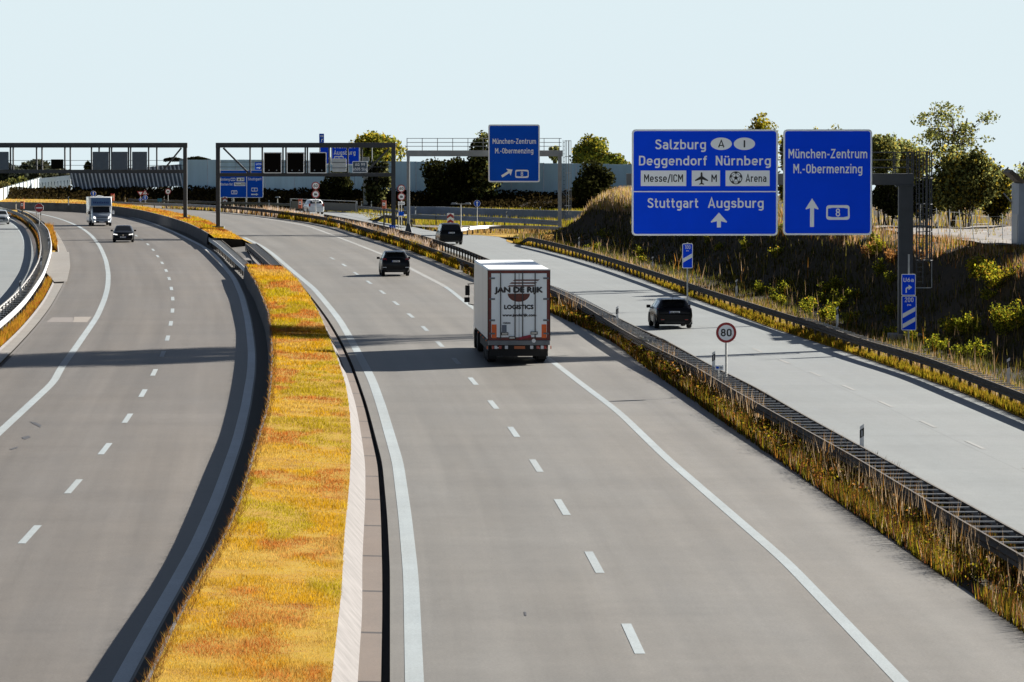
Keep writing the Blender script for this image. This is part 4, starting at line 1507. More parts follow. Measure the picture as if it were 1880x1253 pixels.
# mast with blue signs behind the middle gantry
YB = 585.0
base = Vector((A(671, 0, YB).x, YB, 0))
t = thing('sign_mast', 'thick grey steel mast standing behind the middle gantry, carrying the Augsburg sign', 'gantry', base, 0, 'sign gantries over the road')
zz = A(0, 256, YB).z
MB().b2((-.28, -.3, -.4), (.28, .3, A(0, 300, YB).z)).build('post', m_steell, t)
MB().b2((A(585, 0, YB).x - base.x, -.25, A(0, 296, YB).z), (.4, .25, A(0, 289, YB).z)).build('beam', m_steell, t)
MB().b2((-.5, -.5, -.45), (.5, .5, .25)).build('plinth', m_steel, t)
MB().tube((.75, .2, -.4), (.75, .2, A(0, 264, YB).z), .07).build('ladder', m_steell, t)
p = Panel('direction_sign', 'blue Stuttgart Augsburg sign partly hidden behind the middle gantry', 'road sign', (607.5, 264, 661, 303.5), YB - .6, GB)
p.plate(m_sblue, border=.14, r=.2)
p.text('Stuttgart', 613, 652, 272.5, 8, bold=.012)
p.text('Augsburg', 613, 652.5, 284.5, 8, bold=.012)
p.roadnum(613.5, 287, 631, 297, '8')
p = Panel('direction_sign', 'narrow blue sign left of the Stuttgart Augsburg sign, mostly hidden by displays', 'road sign', (586, 266, 605, 303), YB - .6, GB)
p.plate(m_sblue, border=.14, r=.2)
p = Panel('route_sign', 'small blue sign sticking up above the middle gantry against the sky', 'road sign', (586, 245.8, 595, 266), YB - .7)
p.plate(m_sblue2, border=.03, r=.05, rim=m_sblue2)
p.text('U80', 588, 593.5, 252, 3.4)
p.shape([(590, 261), (591, 261), (591, 257), (593, 257), (593, 255.5), (590, 255.5)][::-1], name='arrow')
MB().b2((-.06, .1, -p.H / 2 - 1.5), (.06, .2, p.H / 2)).build('pole', m_pole, p.t)
YU = 600.0
p = Panel('route_sign', 'small blue sign with a white arrow above the large blue direction board', 'road sign', (468, 298, 481.5, 312.5), YU)
p.plate(m_sblue2, border=.04, r=.06, rim=m_sblue2)
p.text('U70', 470, 479.5, 303.5, 3.2)
p.shape([(471, 309.2), (475.5, 309.2), (475.5, 310.8), (479, 308.5), (475.5, 306.2), (475.5, 307.8), (471, 307.8)], name='arrow')
MB().b2((-.05, .1, -p.H / 2 - 5), (.05, .2, p.H / 2)).build('pole', m_pole, p.t)

# blue board on white legs
YD = 598.0
p = Panel('direction_board', 'large blue direction board on pale legs, two columns with Stuttgart and an arrow at right', 'road sign', (401.5, 312.5, 483, 363.5), YD)
p.plate(m_sblue2, border=1.0 * mpp(YD), r=.15)
p.shape([(452.3, 363), (453.6, 363), (453.6, 313), (452.3, 313)], name='divider')
p.text('Nürnberg', 403, 421.5, 332, 4.8, bold=.01)
p.text('München-Ost', 403, 427, 341, 4.8, bold=.008)
p.roadnum(423.5, 327, 432, 332.5, '9')
p.shape([(434.5, 333), (448.5, 333), (448.5, 326.5), (434.5, 326.5)], name='white_field')
p.shape([(436, 331.5), (441, 331.5), (439, 327.5)], m_sblack, 'symbol', y=-.02)
din('M', p.X(443), p.X(447), p.Z(331.8), 4 * p.k, m_sblack, p.t, y=-0.022)
p.shape([(429.5, 341.8), (450.5, 341.8), (450.5, 335.5), (429.5, 335.5)], name='white_field')
din('Messe/ICM', p.X(431), p.X(449.5), p.Z(340.7), 4 * p.k, m_sblack, p.t, y=-0.022)
p.roadnum(424.5, 350, 435.5, 357, '99')
p.text('Stuttgart', 455.5, 480, 331.5, 4.8, bold=.01)
p.roadnum(461.5, 345, 473, 352, '8')
p.shape([(461, 358.4), (470, 358.4), (470, 360), (474.5, 357.3), (470, 354.6), (470, 356.2), (461, 356.2)], name='arrow')
for px in (404, 428, 451.5, 475.5):
    MB().b2((p.X(px) - .09, .11, -A(p.cx, p.cy, YD).z - .3), (p.X(px) + .09, .3, -p.H / 2 + .5)).build('leg', m_pole, p.t)


# ------------------------------------------------------------------ small roadside signs
def pole_sign(name, label, px, py, base_py, zb, group=None):
    x, y = U(px, base_py, zb)
    t = thing(name, label, 'road sign', (x, y, zb), 0, group)
    h = A(px, py, y).z - zb
    MB().tube((0, .04, -.15), (0, .04, h), .04).build('pole', m_pole, t)
    return t, h, mpp(y)


def disc(t, z, r, kind, txt=None, y=0.0):
    if kind == 'limit':
        MB().poly(circ(0, z, r)[::-1], y - .03, y).build('disc', m_sgrey, t)
        MB().ring(circ(0, z, r), circ(0, z, r * .76), y - .045, y - .031).build('red_ring', m_sred, t)
        MB().poly(circ(0, z, r * .77)[::-1], y - .038, y - .031).build('disc_face', m_swhite, t)
        if txt:
            w = r * .52 * (1 if len(txt) > 1 else .5)
            din(txt, -w, w, z - r * .36, r * .72, m_sblack, t, y=y - .046, weight=.17)
    elif kind == 'blue':
        MB().poly(circ(0, z, r)[::-1], y - .03, y).build('disc', m_swhite, t)
        MB().poly(circ(0, z, r * .92)[::-1], y - .038, y - .031).build('disc_face', m_sblue2, t)
        MB().poly([(a * r, z + b * r) for a, b in ((0, .7), (-.4, .2), (-.15, .2), (-.15, -.65), (.15, -.65), (.15, .2), (.4, .2))], y - .046, y - .04).build('arrow', m_swhite, t)
    elif kind == 'noentry':
        MB().poly(circ(0, z, r)[::-1], y - .03, y).build('disc', m_swhite, t)
        MB().poly(circ(0, z, r * .95)[::-1], y - .038, y - .031).build('disc_face', m_sred, t)
        MB().b2((-.72 * r, y - .05, z - .12 * r), (.72 * r, y - .04, z + .12 * r)).build('bar', m_swhite, t)


def lorry_symbol(t, z, r, y=-.046):
    m = MB()
    m.b2((-.3 * r, y - .004, z - .18 * r), (-.02 * r, y, z + .24 * r))
    m.b2((.04 * r, y - .004, z - .18 * r), (.34 * r, y, z + .16 * r))
    m.b2((-.36 * r, y - .0035, z - .26 * r), (.4 * r, y - .001, z - .14 * r))
    m.build('symbol', m_sblack, t)


# 80 sign in the median
t, h, k = pole_sign('speed_sign', 'round 80 speed limit sign with red rim on a post in the median guard rail', 1333, 611, 722, 0.1)
disc(t, h, 18.8 * k, 'limit', '80')
plate_x = (1320 - 1333) * k
MB().b2((plate_x - 8 * k, -.05, h - 69 * k), (plate_x + 8 * k, -.02, h - 60 * k)).build('small_plate', m_swhite, t)
MB().poly(circ(plate_x - 3 * k, h - 64.4 * k, 3 * k, 2.2 * k)[::-1], -.058, -.052).build('plate_symbol', m_sblue2, t)
MB().b2((plate_x + 1.2 * k, -.058, h - 66 * k), (plate_x + 6 * k, -.052, h - 63 * k)).build('plate_symbol', m_sgrey, t)
MB().tube((plate_x - 1 * k, .02, -.1), (plate_x - 1 * k, .02, h - 61 * k), .022).build('thin_post', m_pole, t)

# 100 m and 200 m countdown boards
YC1 = 262.0
p = Panel('countdown_board', 'blue 100 m countdown board with one slanted white stripe below the widest sign', 'road sign', (1252.5, 447.5, 1272, 493), YC1, 'countdown boards on the right')
p.plate(m_sblue, border=1.3 * p.k, r=2.2 * p.k)
p.text('100', 1257.5, 1267.5, 457.5, 7.0)
p.text('m', 1260, 1264.5, 462, 3)
p.shape([(1254, 482.5), (1270.5, 473.2), (1270.5, 465.7), (1254, 475)], name='stripe')
MB().b2((-.04, .11, -p.H / 2 - 3.0), (.04, .18, p.H / 2 + .05)).build('pole', m_pole, p.t)
YC2 = 213.0
p = Panel('countdown_board', 'blue 200 m countdown board with two slanted white stripes', 'road sign', (1655, 543.5, 1682.5, 607), YC2, 'countdown boards on the right')
p.plate(m_sblue, border=1.3 * p.k, r=2.2 * p.k)
p.text('200', 1661, 1677, 555, 8.6, bold=.008)
p.text('m', 1665.5, 1672.5, 562, 4.2)
p.shape([(1657, 584.5), (1680.5, 571.5), (1680.5, 563.5), (1657, 576.5)], name='stripe')
p.shape([(1657, 603.5), (1680.5, 590.2), (1680.5, 582), (1657, 595.5)], name='stripe')
MB().b2((-.035, .11, -p.H / 2 - 1.1), (.035, .18, p.H / 2 + 1.8)).build('pole', m_pole, p.t)
p = Panel('detour_sign', 'blue U6a detour sign with a bent arrow above the 200 m board', 'road sign', (1655, 503.5, 1681, 542.8), YC2)
p.plate(m_sblue, border=1.1 * p.k, r=2.0 * p.k)
p.text('U6a', 1658.5, 1677.5, 518, 7.6, bold=.008)
p.shape([(1662.5, 538), (1662.5, 530), (1664.5, 527.4), (1668, 526.6), (1668, 523), (1674.5, 528), (1668, 533), (1668, 529.6), (1665.6, 530.4), (1664.9, 532), (1664.9, 538)], name='arrow')

# left side
t, h, k = pole_sign('no_entry_sign', 'round red no entry sign on a thin pole in the left double rail', 72, 382, 414, 0.30)
disc(t, h, 8.2 * k, 'noentry')
t, h, k = pole_sign('speed_sign', 'pair of round limit signs with a white plate before the white car', 579.5, 341.5, 399, 0.0, 'speed limit signs far back')
disc(t, h, 7.4 * k, 'limit', '60')
disc(t, h - 15.5 * k, 7.4 * k, 'limit')
lorry_symbol(t, h - 15.5 * k, 7.4 * k)
MB().b2((-6.6 * k, -.04, h - 30 * k), (6.6 * k, -.01, h - 25.5 * k)).build('small_plate', m_swhite, t)
din('500 m', -4.5 * k, 4.5 * k, h - 29 * k, 2.8 * k, m_sblack, t, y=-.046)
t, h, k = pole_sign('speed_sign', 'pair of round limit signs with plate between the two gantry posts', 737, 346.5, 424, 0.0, 'speed limit signs far back')
disc(t, h, 7.2 * k, 'limit', '60')
disc(t, h - 15 * k, 7.2 * k, 'limit')
lorry_symbol(t, h - 15 * k, 7.2 * k)
MB().b2((-6 * k, -.04, h - 30 * k), (6 * k, -.01, h - 24 * k)).build('small_plate', m_swhite, t)
din('500 m', -4.5 * k, 4.5 * k, h - 28.8 * k, 2.8 * k, m_sblack, t, y=-.046)
MB().b2((-5 * k, -.05, h - 50 * k), (4.5 * k, -.02, h - 42.5 * k)).build('blue_plate', m_sblue2, t)
MB().tube((-5 * k, .06, -.1), (-5 * k, .06, h - 26 * k), .04).build('pole', m_pole, t)
t, h, k = pole_sign('direction_arrow_sign', 'round blue sign with an upright arrow in the field right of the lamp post', 876, 374, 420, 0.0, 'round blue arrow signs')
disc(t, h, 6.2 * k, 'blue')
t, h, k = pole_sign('direction_arrow_sign', 'round blue sign peeking above the motorhome roof', 171.5, 356, 384, 0.0, 'round blue arrow signs')
disc(t, h, 5.2 * k, 'blue')
t, h, k = pole_sign('direction_arrow_sign', 'small round blue sign under the give way triangle', 258, 367, 377, 0.0, 'round blue arrow signs')
disc(t, h, 3.2 * k, 'blue')
MB().poly([(-6.5 * k, h + 15.5 * k), (0, h + 5.5 * k), (6.5 * k, h + 15.5 * k)], -.03, 0).build('red_triangle', m_sred, t)
MB().poly([(-3.8 * k, h + 14 * k), (0, h + 8 * k), (3.8 * k, h + 14 * k)], -.04, -.031).build('triangle_face', m_swhite, t)
MB().tube((0, .04, h - .1), (0, .04, h + 12 * k), .04).build('pole', m_pole, t)
t, h, k = pole_sign('warning_sign', 'warning triangle over a round blue arrow sign on the far roadside', 266.5, 363.5, 376, 0.0)
disc(t, h, 4.6 * k, 'blue')
MB().poly([(-6 * k, h + 5.5 * k), (6 * k, h + 5.5 * k), (0, h + 15 * k)], -.03, 0).build('red_triangle', m_sred, t)
MB().poly([(-3.8 * k, h + 6.7 * k), (3.8 * k, h + 6.7 * k), (0, h + 12.8 * k)], -.04, -.031).build('triangle_face', m_swhite, t)
MB().b2((-.6 * k, -.046, h + 7.2 * k), (.6 * k, -.041, h + 11 * k)).build('symbol', m_sblack, t)
MB().tube((0, .04, h - .1), (0, .04, h + 13 * k), .04).build('pole', m_pole, t)
t, h, k = pole_sign('limit_sign', 'round red rimmed sign on a white pole left of the left gantry post', 308.5, 352, 376.5, 0.0)
disc(t, h, 5.4 * k, 'limit')
lorry_symbol(t, h, 5.4 * k)
t, h, k = pole_sign('limit_sign', 'round red rimmed sign above the red and white chevron board, before the blue board', 413, 352, 377, 0.0)
disc(t, h, 5.2 * k, 'limit')
lorry_symbol(t, h, 5.2 * k)


def chevron(label, px, y0, y1, hw, base):
    x, y = U(px, base, 0)
    k = mpp(y)
    t = thing('chevron_board', label, 'road sign', (x, y, 0), 0, 'red and white chevron boards')
    z1, z0 = A(px, y0, y).z, A(px, y1, y).z
    w = hw * k
    MB().b2((-w, 0, z0), (w, .08, z1)).build('board', m_swhite, t)
    H = z1 - z0
    for f in (0.02, 0.52):
        a = z0 + H * f
        MB().poly([(-w, a), (0, a + H * .22), (w, a), (w, a + H * .24), (0, a + H * .46), (-w, a + H * .24)], -.02, -.002).build('stripe', m_sred, t)
    MB().tube((0, .12, -.4), (0, .12, z0 + .3), .05).build('pole', m_pole, t)


chevron('red and white chevron board on the gore behind the dark van', 827, 392, 413, 6.2, 424)
chevron('small red and white chevron board in front of the large blue board', 413, 361.5, 375.5, 4.2, 378)
p = Panel('small_blue_plate', 'small blue plate on the foot of the middle gantry right post', 'road sign', (714.5, 414, 726, 420.5), YM - .6)
p.plate(m_sblue2, border=.03, r=.04, rim=m_sblue2)
p.text('A 1', 717, 723, 419, 3)
x, y = U(293, 376, 0)
t = thing('small_teal_plate', 'small teal plate on the far roadside left of the round sign', 'road sign', (x, y, 0))
MB().b2((-.26, 0, .35), (.26, .05, .75)).build('plate', mat('teal', (0.02, 0.16, 0.26), .5), t)
MB().tube((0, .07, -.4), (0, .07, .5), .03).build('pole', m_pole, t)

# emergency telephones
m_orange = mat('sos_orange', (0.42, 0.10, 0.045), 0.5, var=0.12)


def sos(px, ytop, ybot, base, zb, label, proto=None):
    x, y = U(px, base, zb)
    k = mpp(y)
    t = thing('emergency_telephone', label, 'emergency phone', (x, y, zb), 0, 'orange roadside emergency telephones')
    z1, z0 = A(px, ytop, y).z - zb, A(px, ybot, y).z - zb
    MB().b2((-.2, -.15, z0), (.2, .15, z1)).build('housing', m_orange, t, bevel=.03)
    MB().b2((-.13, -.16, z0 + (z1 - z0) * .42), (.13, -.151, z0 + (z1 - z0) * .78)).build('panel', m_swhite, t)
    MB().b2((-.09, -.168, z0 + (z1 - z0) * .52), (.09, -.161, z0 + (z1 - z0) * .66)).build('symbol', m_sblack, t)
    MB().b2((-.22, -.17, z1), (.22, .17, z1 + .05)).build('cap', m_sred, t)
    MB().b2((-.07, -.06, -.4), (.07, .06, z0)).build('post', m_post, t)


sos(41, 371, 384, 398, .05, 'orange emergency telephone left of the no entry sign')
sos(206.5, 357, 369, 379, 0, 'orange emergency telephone right of the motorhome, far back')
sos(551, 367, 383, 397, 0, 'orange emergency telephone left of the white car')
sos(705, 369.5, 383.5, 421, 0, 'orange emergency telephone left of the middle gantry right post')


# lamp masts
def lamp(px, ytop, base, label, arms):
    x, y = U(px, base, 0)
    k = mpp(y)
    t = thing('lamp_post', label, 'street lamp', (x, y, 0), 0, 'small lamp posts far back')
    z = A(px, ytop, y).z
    MB().tube((0, 0, -.4), (0, 0, z), .06, .05).build('pole', m_pole, t)
    for a in arms:
        if a:
            MB().bar((0, 0, z), (a * 9 * k, 0, z + .02), .06, .06).build('arm', m_pole, t)
        c = a * 12.5 * k
        MB().loft([[(c - .32, -.15, z - .03), (c + .32, -.15, z - .03), (c + .32, .15, z - .03), (c - .32, .15, z - .03)],
                   [(c - .2, -.08, z + .14), (c + .2, -.08, z + .14), (c + .2, .08, z + .14), (c - .2, .08, z + .14)]]).build('lamp_head', m_galvl, t)


lamp(846, 375, 418, 'grey lamp post with two short arms in the field behind the dark van', (-1, 1))
lamp(509.5, 363, 380, 'single low lamp post right of the large blue board', (0,))

# white railed parapet behind the white car
x0, y0_ = U(534, 385.5)
x1, y1_ = U(656, 391)
t = thing('parapet_railing', 'dark low parapet with a thin white handrail behind the white car', 'railing', (x0, y0_, 0))
d = Vector((x1 - x0, y1_ - y0_, 0))
MB().bar((0, 0, .55), d + Vector((0, 0, .55)), .15, .9).build('parapet', m_sblack, t)
MB().bar((0, -.1, 1.28), d + Vector((0, -.1, 1.28)), .08, .08).build('handrail', m_galvl, t)
for f in (0.0, .48, .99):
    q = d * f
    MB().b2((q.x - .1, q.y - .2, .0), (q.x + .1, q.y - .1, 1.32)).build('post', m_galvl, t)

# fence posts on the crest
t = thing('field_fence', 'row of thin leaning fence posts with wire in front of the gravel on the embankment', 'fence')
fp = [(1606, 412, 366, 0), (1625, 416, 367, 0), (1640, 412, 367, 0), (1690, 420, 376, .0), (1725, 436, 382, .12), (1744, 441, 385, .02), (1766, 440, 386, .1), (1789, 446, 392, .1), (1815, 441, 394, .02), (1841, 446, 394, .02), (1867, 452, 398, .1), (1874, 452, 414, -.2)]
prev = None
wr = MB()
for px, yb, yt, ln in fp:
    x, y = U(px, yb, CREST)
    k = mpp(y)
    h = (yb - yt) * k
    MB().tube((x, y, CREST - .3), (x - ln * h, y, CREST + h), .028, .022, 6).build('post', m_pole, t)
    if prev is not None and abs(px - prev[0]) < 40 and px != 1874:
        for f in (.35, .65, .92):
            wr.tube((prev[1] - prev[4] * f, prev[2], CREST + prev[3] * f), (x - ln * h * f, y, CREST + h * f), .004, .004, 4)
    prev = (px, x, y, h, ln * h)
wr.build('wire', m_pole, t)

# ------------------------------------------------------------------ noise barriers
m_nw = mat('noise_wall_blue', (0.38, 0.53, 0.62), 0.75, var=0.14, scale=0.5, streak=True)
m_nwd = mat('noise_panel_dark', (0.05, 0.075, 0.11), 0.5, var=0.25, scale=0.6)
m_ribd = mat('noise_low_panel', (0.32, 0.36, 0.40), 0.7, var=0.12)
m_rib = mat('noise_rib', (0.50, 0.54, 0.60), 0.7, var=0.12)
YWL = by_foot(329, 17)
X0, X1 = A(329, 0, YWL).x, 23.0
base = Vector((-10, 590, 1.2))
t = thing('noise_wall', 'long smooth blue grey noise wall on the dark bank behind the middle gantry', 'wall', base)
n = 17
for i in range(n):
    a = X0 + (X1 - X0) * i / n
    b = X0 + (X1 - X0) * (i + 1) / n
    ya, yb = float(foot(a)) + 17, float(foot(b)) + 17
    zt_ = A(0, np.interp((a + b) / 2, [X0, X0 + 10, 0, 21], [294, 293.5, 299, 304]), (ya + yb) / 2).z
    pa, pb = Vector((a, ya, (zt_ + .9) / 2)) - base, Vector((b - .03, yb, (zt_ + .9) / 2)) - base
    MB().bar(pa, pb, .15, zt_ - .9).build('panel', m_nw, t)
    MB().b2((b - .06 - base.x, yb - .12 - base.y, -.3), (b + .06 - base.x, yb + .12 - base.y, zt_ - base.z + .02)).build('post', m_rib, t)
YW = YWL
# creeper on top of its left end
nn = 2200
xx = RNG.uniform(A(300, 0, YW).x, A(385, 0, YW).x, nn)
cov = 0.15 + 0.4 * np.abs(np.sin(xx * 0.9)) * np.abs(np.sin(xx * 0.37 + 1))
zz = A(0, 296, YW).z + RNG.random(nn) * cov
IVY = (xx, zz)

t = thing('ribbed_noise_wall', 'dark leaning noise wall with pale slanted ribs behind the left gantry', 'wall', (A(228, 0, 640).x, 640, 2.0))
Ya, Yb = by_foot(126, 14), by_foot(330, 16.5)
xa, xb = A(126, 0, Ya).x, A(330, 0, Yb).x
ztA, ztB = A(0, 317, Ya).z, A(0, 302, Yb).z
zbA, zbB = A(0, 348, Ya).z, A(0, 337, Yb).z
bx_, by_, bz_ = t.location
lean = 0.55
MB().loft([[(xa - bx_, Ya - by_, ztA - bz_), (xb - bx_, Yb - by_, ztB - bz_), (xb - bx_ + lean, Yb - by_, zbB - bz_ - .3), (xa - bx_ + lean, Ya - by_, zbA - bz_ - .3)],
           [(xa - bx_, Ya - by_ + .2, ztA - bz_), (xb - bx_, Yb - by_ + .2, ztB - bz_), (xb - bx_ + lean, Yb - by_ + .2, zbB - bz_ - .3), (xa - bx_ + lean, Ya - by_ + .2, zbA - bz_ - .3)]]).build('panel', m_nwd, t)
for i in range(28):
    f = (i + .5) / 28
    x, y = xa + (xb - xa) * f - bx_, Ya + (Yb - Ya) * f - by_
    MB().bar((x, y - .1, ztA + (ztB - ztA) * f - bz_), (x + lean, y - .1, zbA + (zbB - zbA) * f - bz_ - .3), .17, .2).build('rib', m_rib, t)
t = thing('ribbed_noise_wall', 'lower pale noise wall with a dark ribbed band, left of the taller leaning one', 'wall', (A(98, 0, 640).x, 660, 1.0))
bx_, by_, bz_ = t.location
xa, xb = A(70, 0, 690).x, A(126, 0, 640).x
Ya, Yb = 690.0, 642.0
ztA, ztB = A(0, 328, Ya).z, A(0, 322, Yb).z
MB().loft([[(xa - bx_, Ya - by_, ztA - bz_), (xb - bx_, Yb - by_, ztB - bz_), (xb - bx_, Yb - by_, -1.2), (xa - bx_, Ya - by_, -1.2)],
           [(xa - bx_, Ya - by_ + .2, ztA - bz_), (xb - bx_, Yb - by_ + .2, ztB - bz_), (xb - bx_, Yb - by_ + .2, -1.2), (xa - bx_, Ya - by_ + .2, -1.2)]]).build('panel', m_ribd, t)
for i in range(10):
    f = (i + .3) / 10.2
    x, y = xa + (xb - xa) * f - bx_, Ya + (Yb - Ya) * f - by_
    zt2 = ztA + (ztB - ztA) * f - bz_ - .62
    MB().bar((x, y - .06, zt2), (x + .3, y - .06, -1.0), .2, .05).build('dark_slat', m_nwd, t)

# pale panel wall at the far left
t = thing('panel_noise_wall', 'pale glassy panel wall receding behind the left road at the left edge', 'wall', (A(30, 0, 640).x, 640, 0.0))
bx_, by_, bz_ = t.location
m_pane = mat('pale_pane', (0.40, 0.46, 0.48), 0.3, var=0.08, scale=0.4)
m_pane2 = mat('pale_pane_olive', (0.38, 0.40, 0.35), 0.35, var=0.08, scale=0.4)
xa, ya = A(-40, 0, 560).x, 560.0
xb, yb = A(72, 0, 715).x, 715.0
nP = 15
for i in range(nP):
    f0, f1 = i / nP, (i + 1) / nP
    p0 = Vector((xa + (xb - xa) * f0 - bx_, ya + (yb - ya) * f0 - by_, 0))
    p1 = Vector((xa + (xb - xa) * f1 - bx_, ya + (yb - ya) * f1 - by_, 0))
    zt0 = 1.9 + .2 * f0
    MB().bar(p0 + Vector((0, 0, zt0 / 2 - .2)), p1 + Vector((0, 0, zt0 / 2 - .2)), .06, zt0 + .4).build('pane', (m_pane, m_pane2)[i % 3 == 1], t)
    MB().b2((p1.x - .1, p1.y - .15, -.4), (p1.x + .16, p1.y + .15, zt0 + .12)).build('post', m_sgrey, t)

# concrete noise barrier end at the right edge, on the embankment
m_nb = mat('barrier_panel', (0.36, 0.39, 0.43), 0.8, var=0.15, scale=0.8)
m_cap = mat('barrier_cap', (0.11, 0.085, 0.06), 0.8, var=0.3)
Yr = 244.0
base = A(1857, 437, Yr)
t = thing('noise_barrier', 'tall grey concrete noise barrier end with dark slanted caps at the right edge', 'wall', base)
kk = mpp(Yr)
zc = (437 - 336) * kk
for i in range(5):
    x0 = .0 + i * .56
    y0 = -i * 3.6
    h = zc + (.42 if i else 0)
    MB().b2((x0, y0 - 3.6, -.5), (x0 + .5, y0, h)).build('panel', m_nb, t)
    MB().box((x0 + .03, y0 - 1.8, h + .22), (1.15, 3.3, .2), ry=math.radians(42)).build('cap', m_cap, t)
pl = MB()
pl.tube((-.45, -.4, zc - .5), (.05, -.4, zc - 1.05), .035)
pl.build('lamp_arm', m_galvl, t)
MB().b2((-.035, -3.2, -.2), (.0, -1.2, zc * .45)).build('lower_panel', m_sgrey, t)
# ------------------------------------------------------------------ vehicles
m_tyre = mat('tyre', (0.018, 0.017, 0.016), 0.85, var=0.2)
m_rim = mat('alloy_rim', (0.40, 0.40, 0.41), 0.3, 0.8, var=0.1)
m_glass = glass_mat('car_glass', (0.012, 0.013, 0.014))
m_tail = mat('tail_lamp', (0.30, 0.015, 0.01), 0.15, coat=0.6, var=0.1)
m_head = emit_mat('headlamp_lit', (1.0, 0.97, 0.9), 0.35)
m_lampg = mat('lamp_glass', (0.6, 0.62, 0.64), 0.1, coat=0.8, var=0.05)
m_trim = mat('dark_trim', (0.014, 0.013, 0.012), 0.5, var=0.2)
m_plate = mat('plate_white', (0.80, 0.81, 0.82), 0.4, var=0.05)
m_plateb = mat('plate_blue', (0.02, 0.05, 0.3), 0.4)
m_chrome = mat('chrome', (0.6, 0.6, 0.6), 0.15, 1.0, var=0.05)


def wheel(t, x, y, r, w, side):
    s = 1 if x > 0 else -1
    o = MB()
    pr = [(r * .62, w / 2), (r * .93, w / 2), (r, w * .32), (r, -w * .32), (r * .93, -w / 2), (r * .62, -w / 2)]
    n = 22
    loops = [[(x + b, y + a * math.cos(2 * math.pi * i / n), r + a * math.sin(2 * math.pi * i / n)) for i in range(n)] for a, b in pr]
    o.loft(loops)
    p = o.build('wheel', m_tyre, t, smooth=40)
    m = MB()
    xo = x + s * (w / 2 - .01)
    m.tube((x, y, r), (xo, y, r), r * .60, r * .62, 20)
    m.build('rim', m_rim, p, smooth=40)
    m = MB()
    for k in range(5):
        a = k * 2 * math.pi / 5 + .31
        m.box((xo + s * .004, y + r * .40 * math.cos(a), r + r * .40 * math.sin(a)), (.012, r * .30, r * .2), rx=a)
    m.build('rim_opening', m_trim, p)
    return p


def lerp(a, b, f):
    return tuple(p + (q - p) * f for p, q in zip(a, b))


def pane(t, name, quad, m=None, off=0.008, inset=0.0):
    q = [Vector(p) for p in quad]
    n = (q[1] - q[0]).cross(q[3] - q[0]).normalized()
    if inset:
        c = sum(q, Vector()) / len(q)
        q = [p + (c - p) * inset for p in q]
    k = len(q)
    vs = [p + n * off for p in q] + [p - n * 0.02 for p in q]
    fs = [tuple(range(k)), tuple(range(2 * k - 1, k - 1, -1))] + [(i, i + k, (i + 1) % k + k, (i + 1) % k) for i in range(k)]
    return MB().add(vs, fs).build(name, m or m_glass, t)


def sect(s):
    y, zb, hw, zs, hs, zt, ht = s
    R = [(hw * .86, zb), (hw * .98, zb + .14), (hw, zb + (zs - zb) * .55), (hs + (hw - hs) * .55, zs - .06), (hs, zs), (ht + .035, zt - .055), (ht - .05, zt - .008), (ht * .5, zt + .012)]
    return [(x, y, z) for x, z in R] + [(-x, y, z) for x, z in R[::-1]]


def car(name, label, loc, rz, st, paint, glassrange, rearwin, frontwin, wheels, group=None, cat='car', wr=.32, lower=None, zc=.0):
    t = thing(name, label, cat, loc, rz, group)
    body = MB().loft([sect(s) for s in st]).build('body', paint, t, smooth=38, bevel=0.0)
    if lower:
        pass
    if rearwin:
        i, j = rearwin
        a, b = st[i], st[j]
        qa, qb = sect(a), sect(b)
        p = lambda f, k: lerp(qa[k], qb[k], f)
        pane(t, 'rear_window', [p(.10, 9), p(.10, 6), p(.90, 6), p(.90, 9)], off=.02)
    if frontwin:
        i, j = frontwin
        qa, qb = sect(st[i]), sect(st[j])
        p = lambda f, k: lerp(qa[k], qb[k], f)
        pane(t, 'windscreen', [p(.07, 6), p(.07, 9), p(.95, 9), p(.95, 6)], off=.02)
    for sgn in (1, -1):
        for gi, (a, b) in enumerate(glassrange):
            qa, qb = sect(st[a]), sect(st[b])
            k0, k1 = (4, 5) if sgn > 0 else (11, 10)
            P = [lerp(qa[k0], qa[k1], .10), lerp(qb[k0], qb[k1], .10), lerp(qb[k0], qb[k1], .92), lerp(qa[k0], qa[k1], .92)]
            P = [lerp(P[0], P[1], .05), lerp(P[0], P[1], .95), lerp(P[3], P[2], .95), lerp(P[3], P[2], .05)]
            if sgn < 0:
                P = P[::-1]
            pane(t, 'side_window', P, off=.006)
    for (x, y) in wheels:
        wheel(t, x, y, wr, .22, 1)
        wheel(t, -x, y, wr, .22, -1)
        for s in (1, -1):
            m = MB()
            n = 14
            o = [(y + (wr + .065) * math.cos(math.pi * i / n), wr + (wr + .065) * math.sin(math.pi * i / n)) for i in range(n + 1)] + [(y - wr - .065, .2), (y + wr + .065, .2)]
            x0, x1 = s * (x + .085), s * (x + .128)
            vs = [(x0, a, b) for a, b in o] + [(x1, a, b) for a, b in o]
            k = len(o)
            m.add(vs, [tuple(range(k)), tuple(range(2 * k - 1, k - 1, -1))] + [(q, q + k, (q + 1) % k + k, (q + 1) % k) for q in range(k)])
            m.build('wheel_arch', m_trim, t)
    return t


def mirrors(t, y, z, x, paint):
    for s in (1, -1):
        m = MB()
        m.box((s * (x + .13), y, z), (.20, .10, .15))
        m.bar((s * (x - .03), y + .02, z - .08), (s * (x + .08), y, z - .04), .05, .04)
        m.build('mirror', paint, t, bevel=.02)


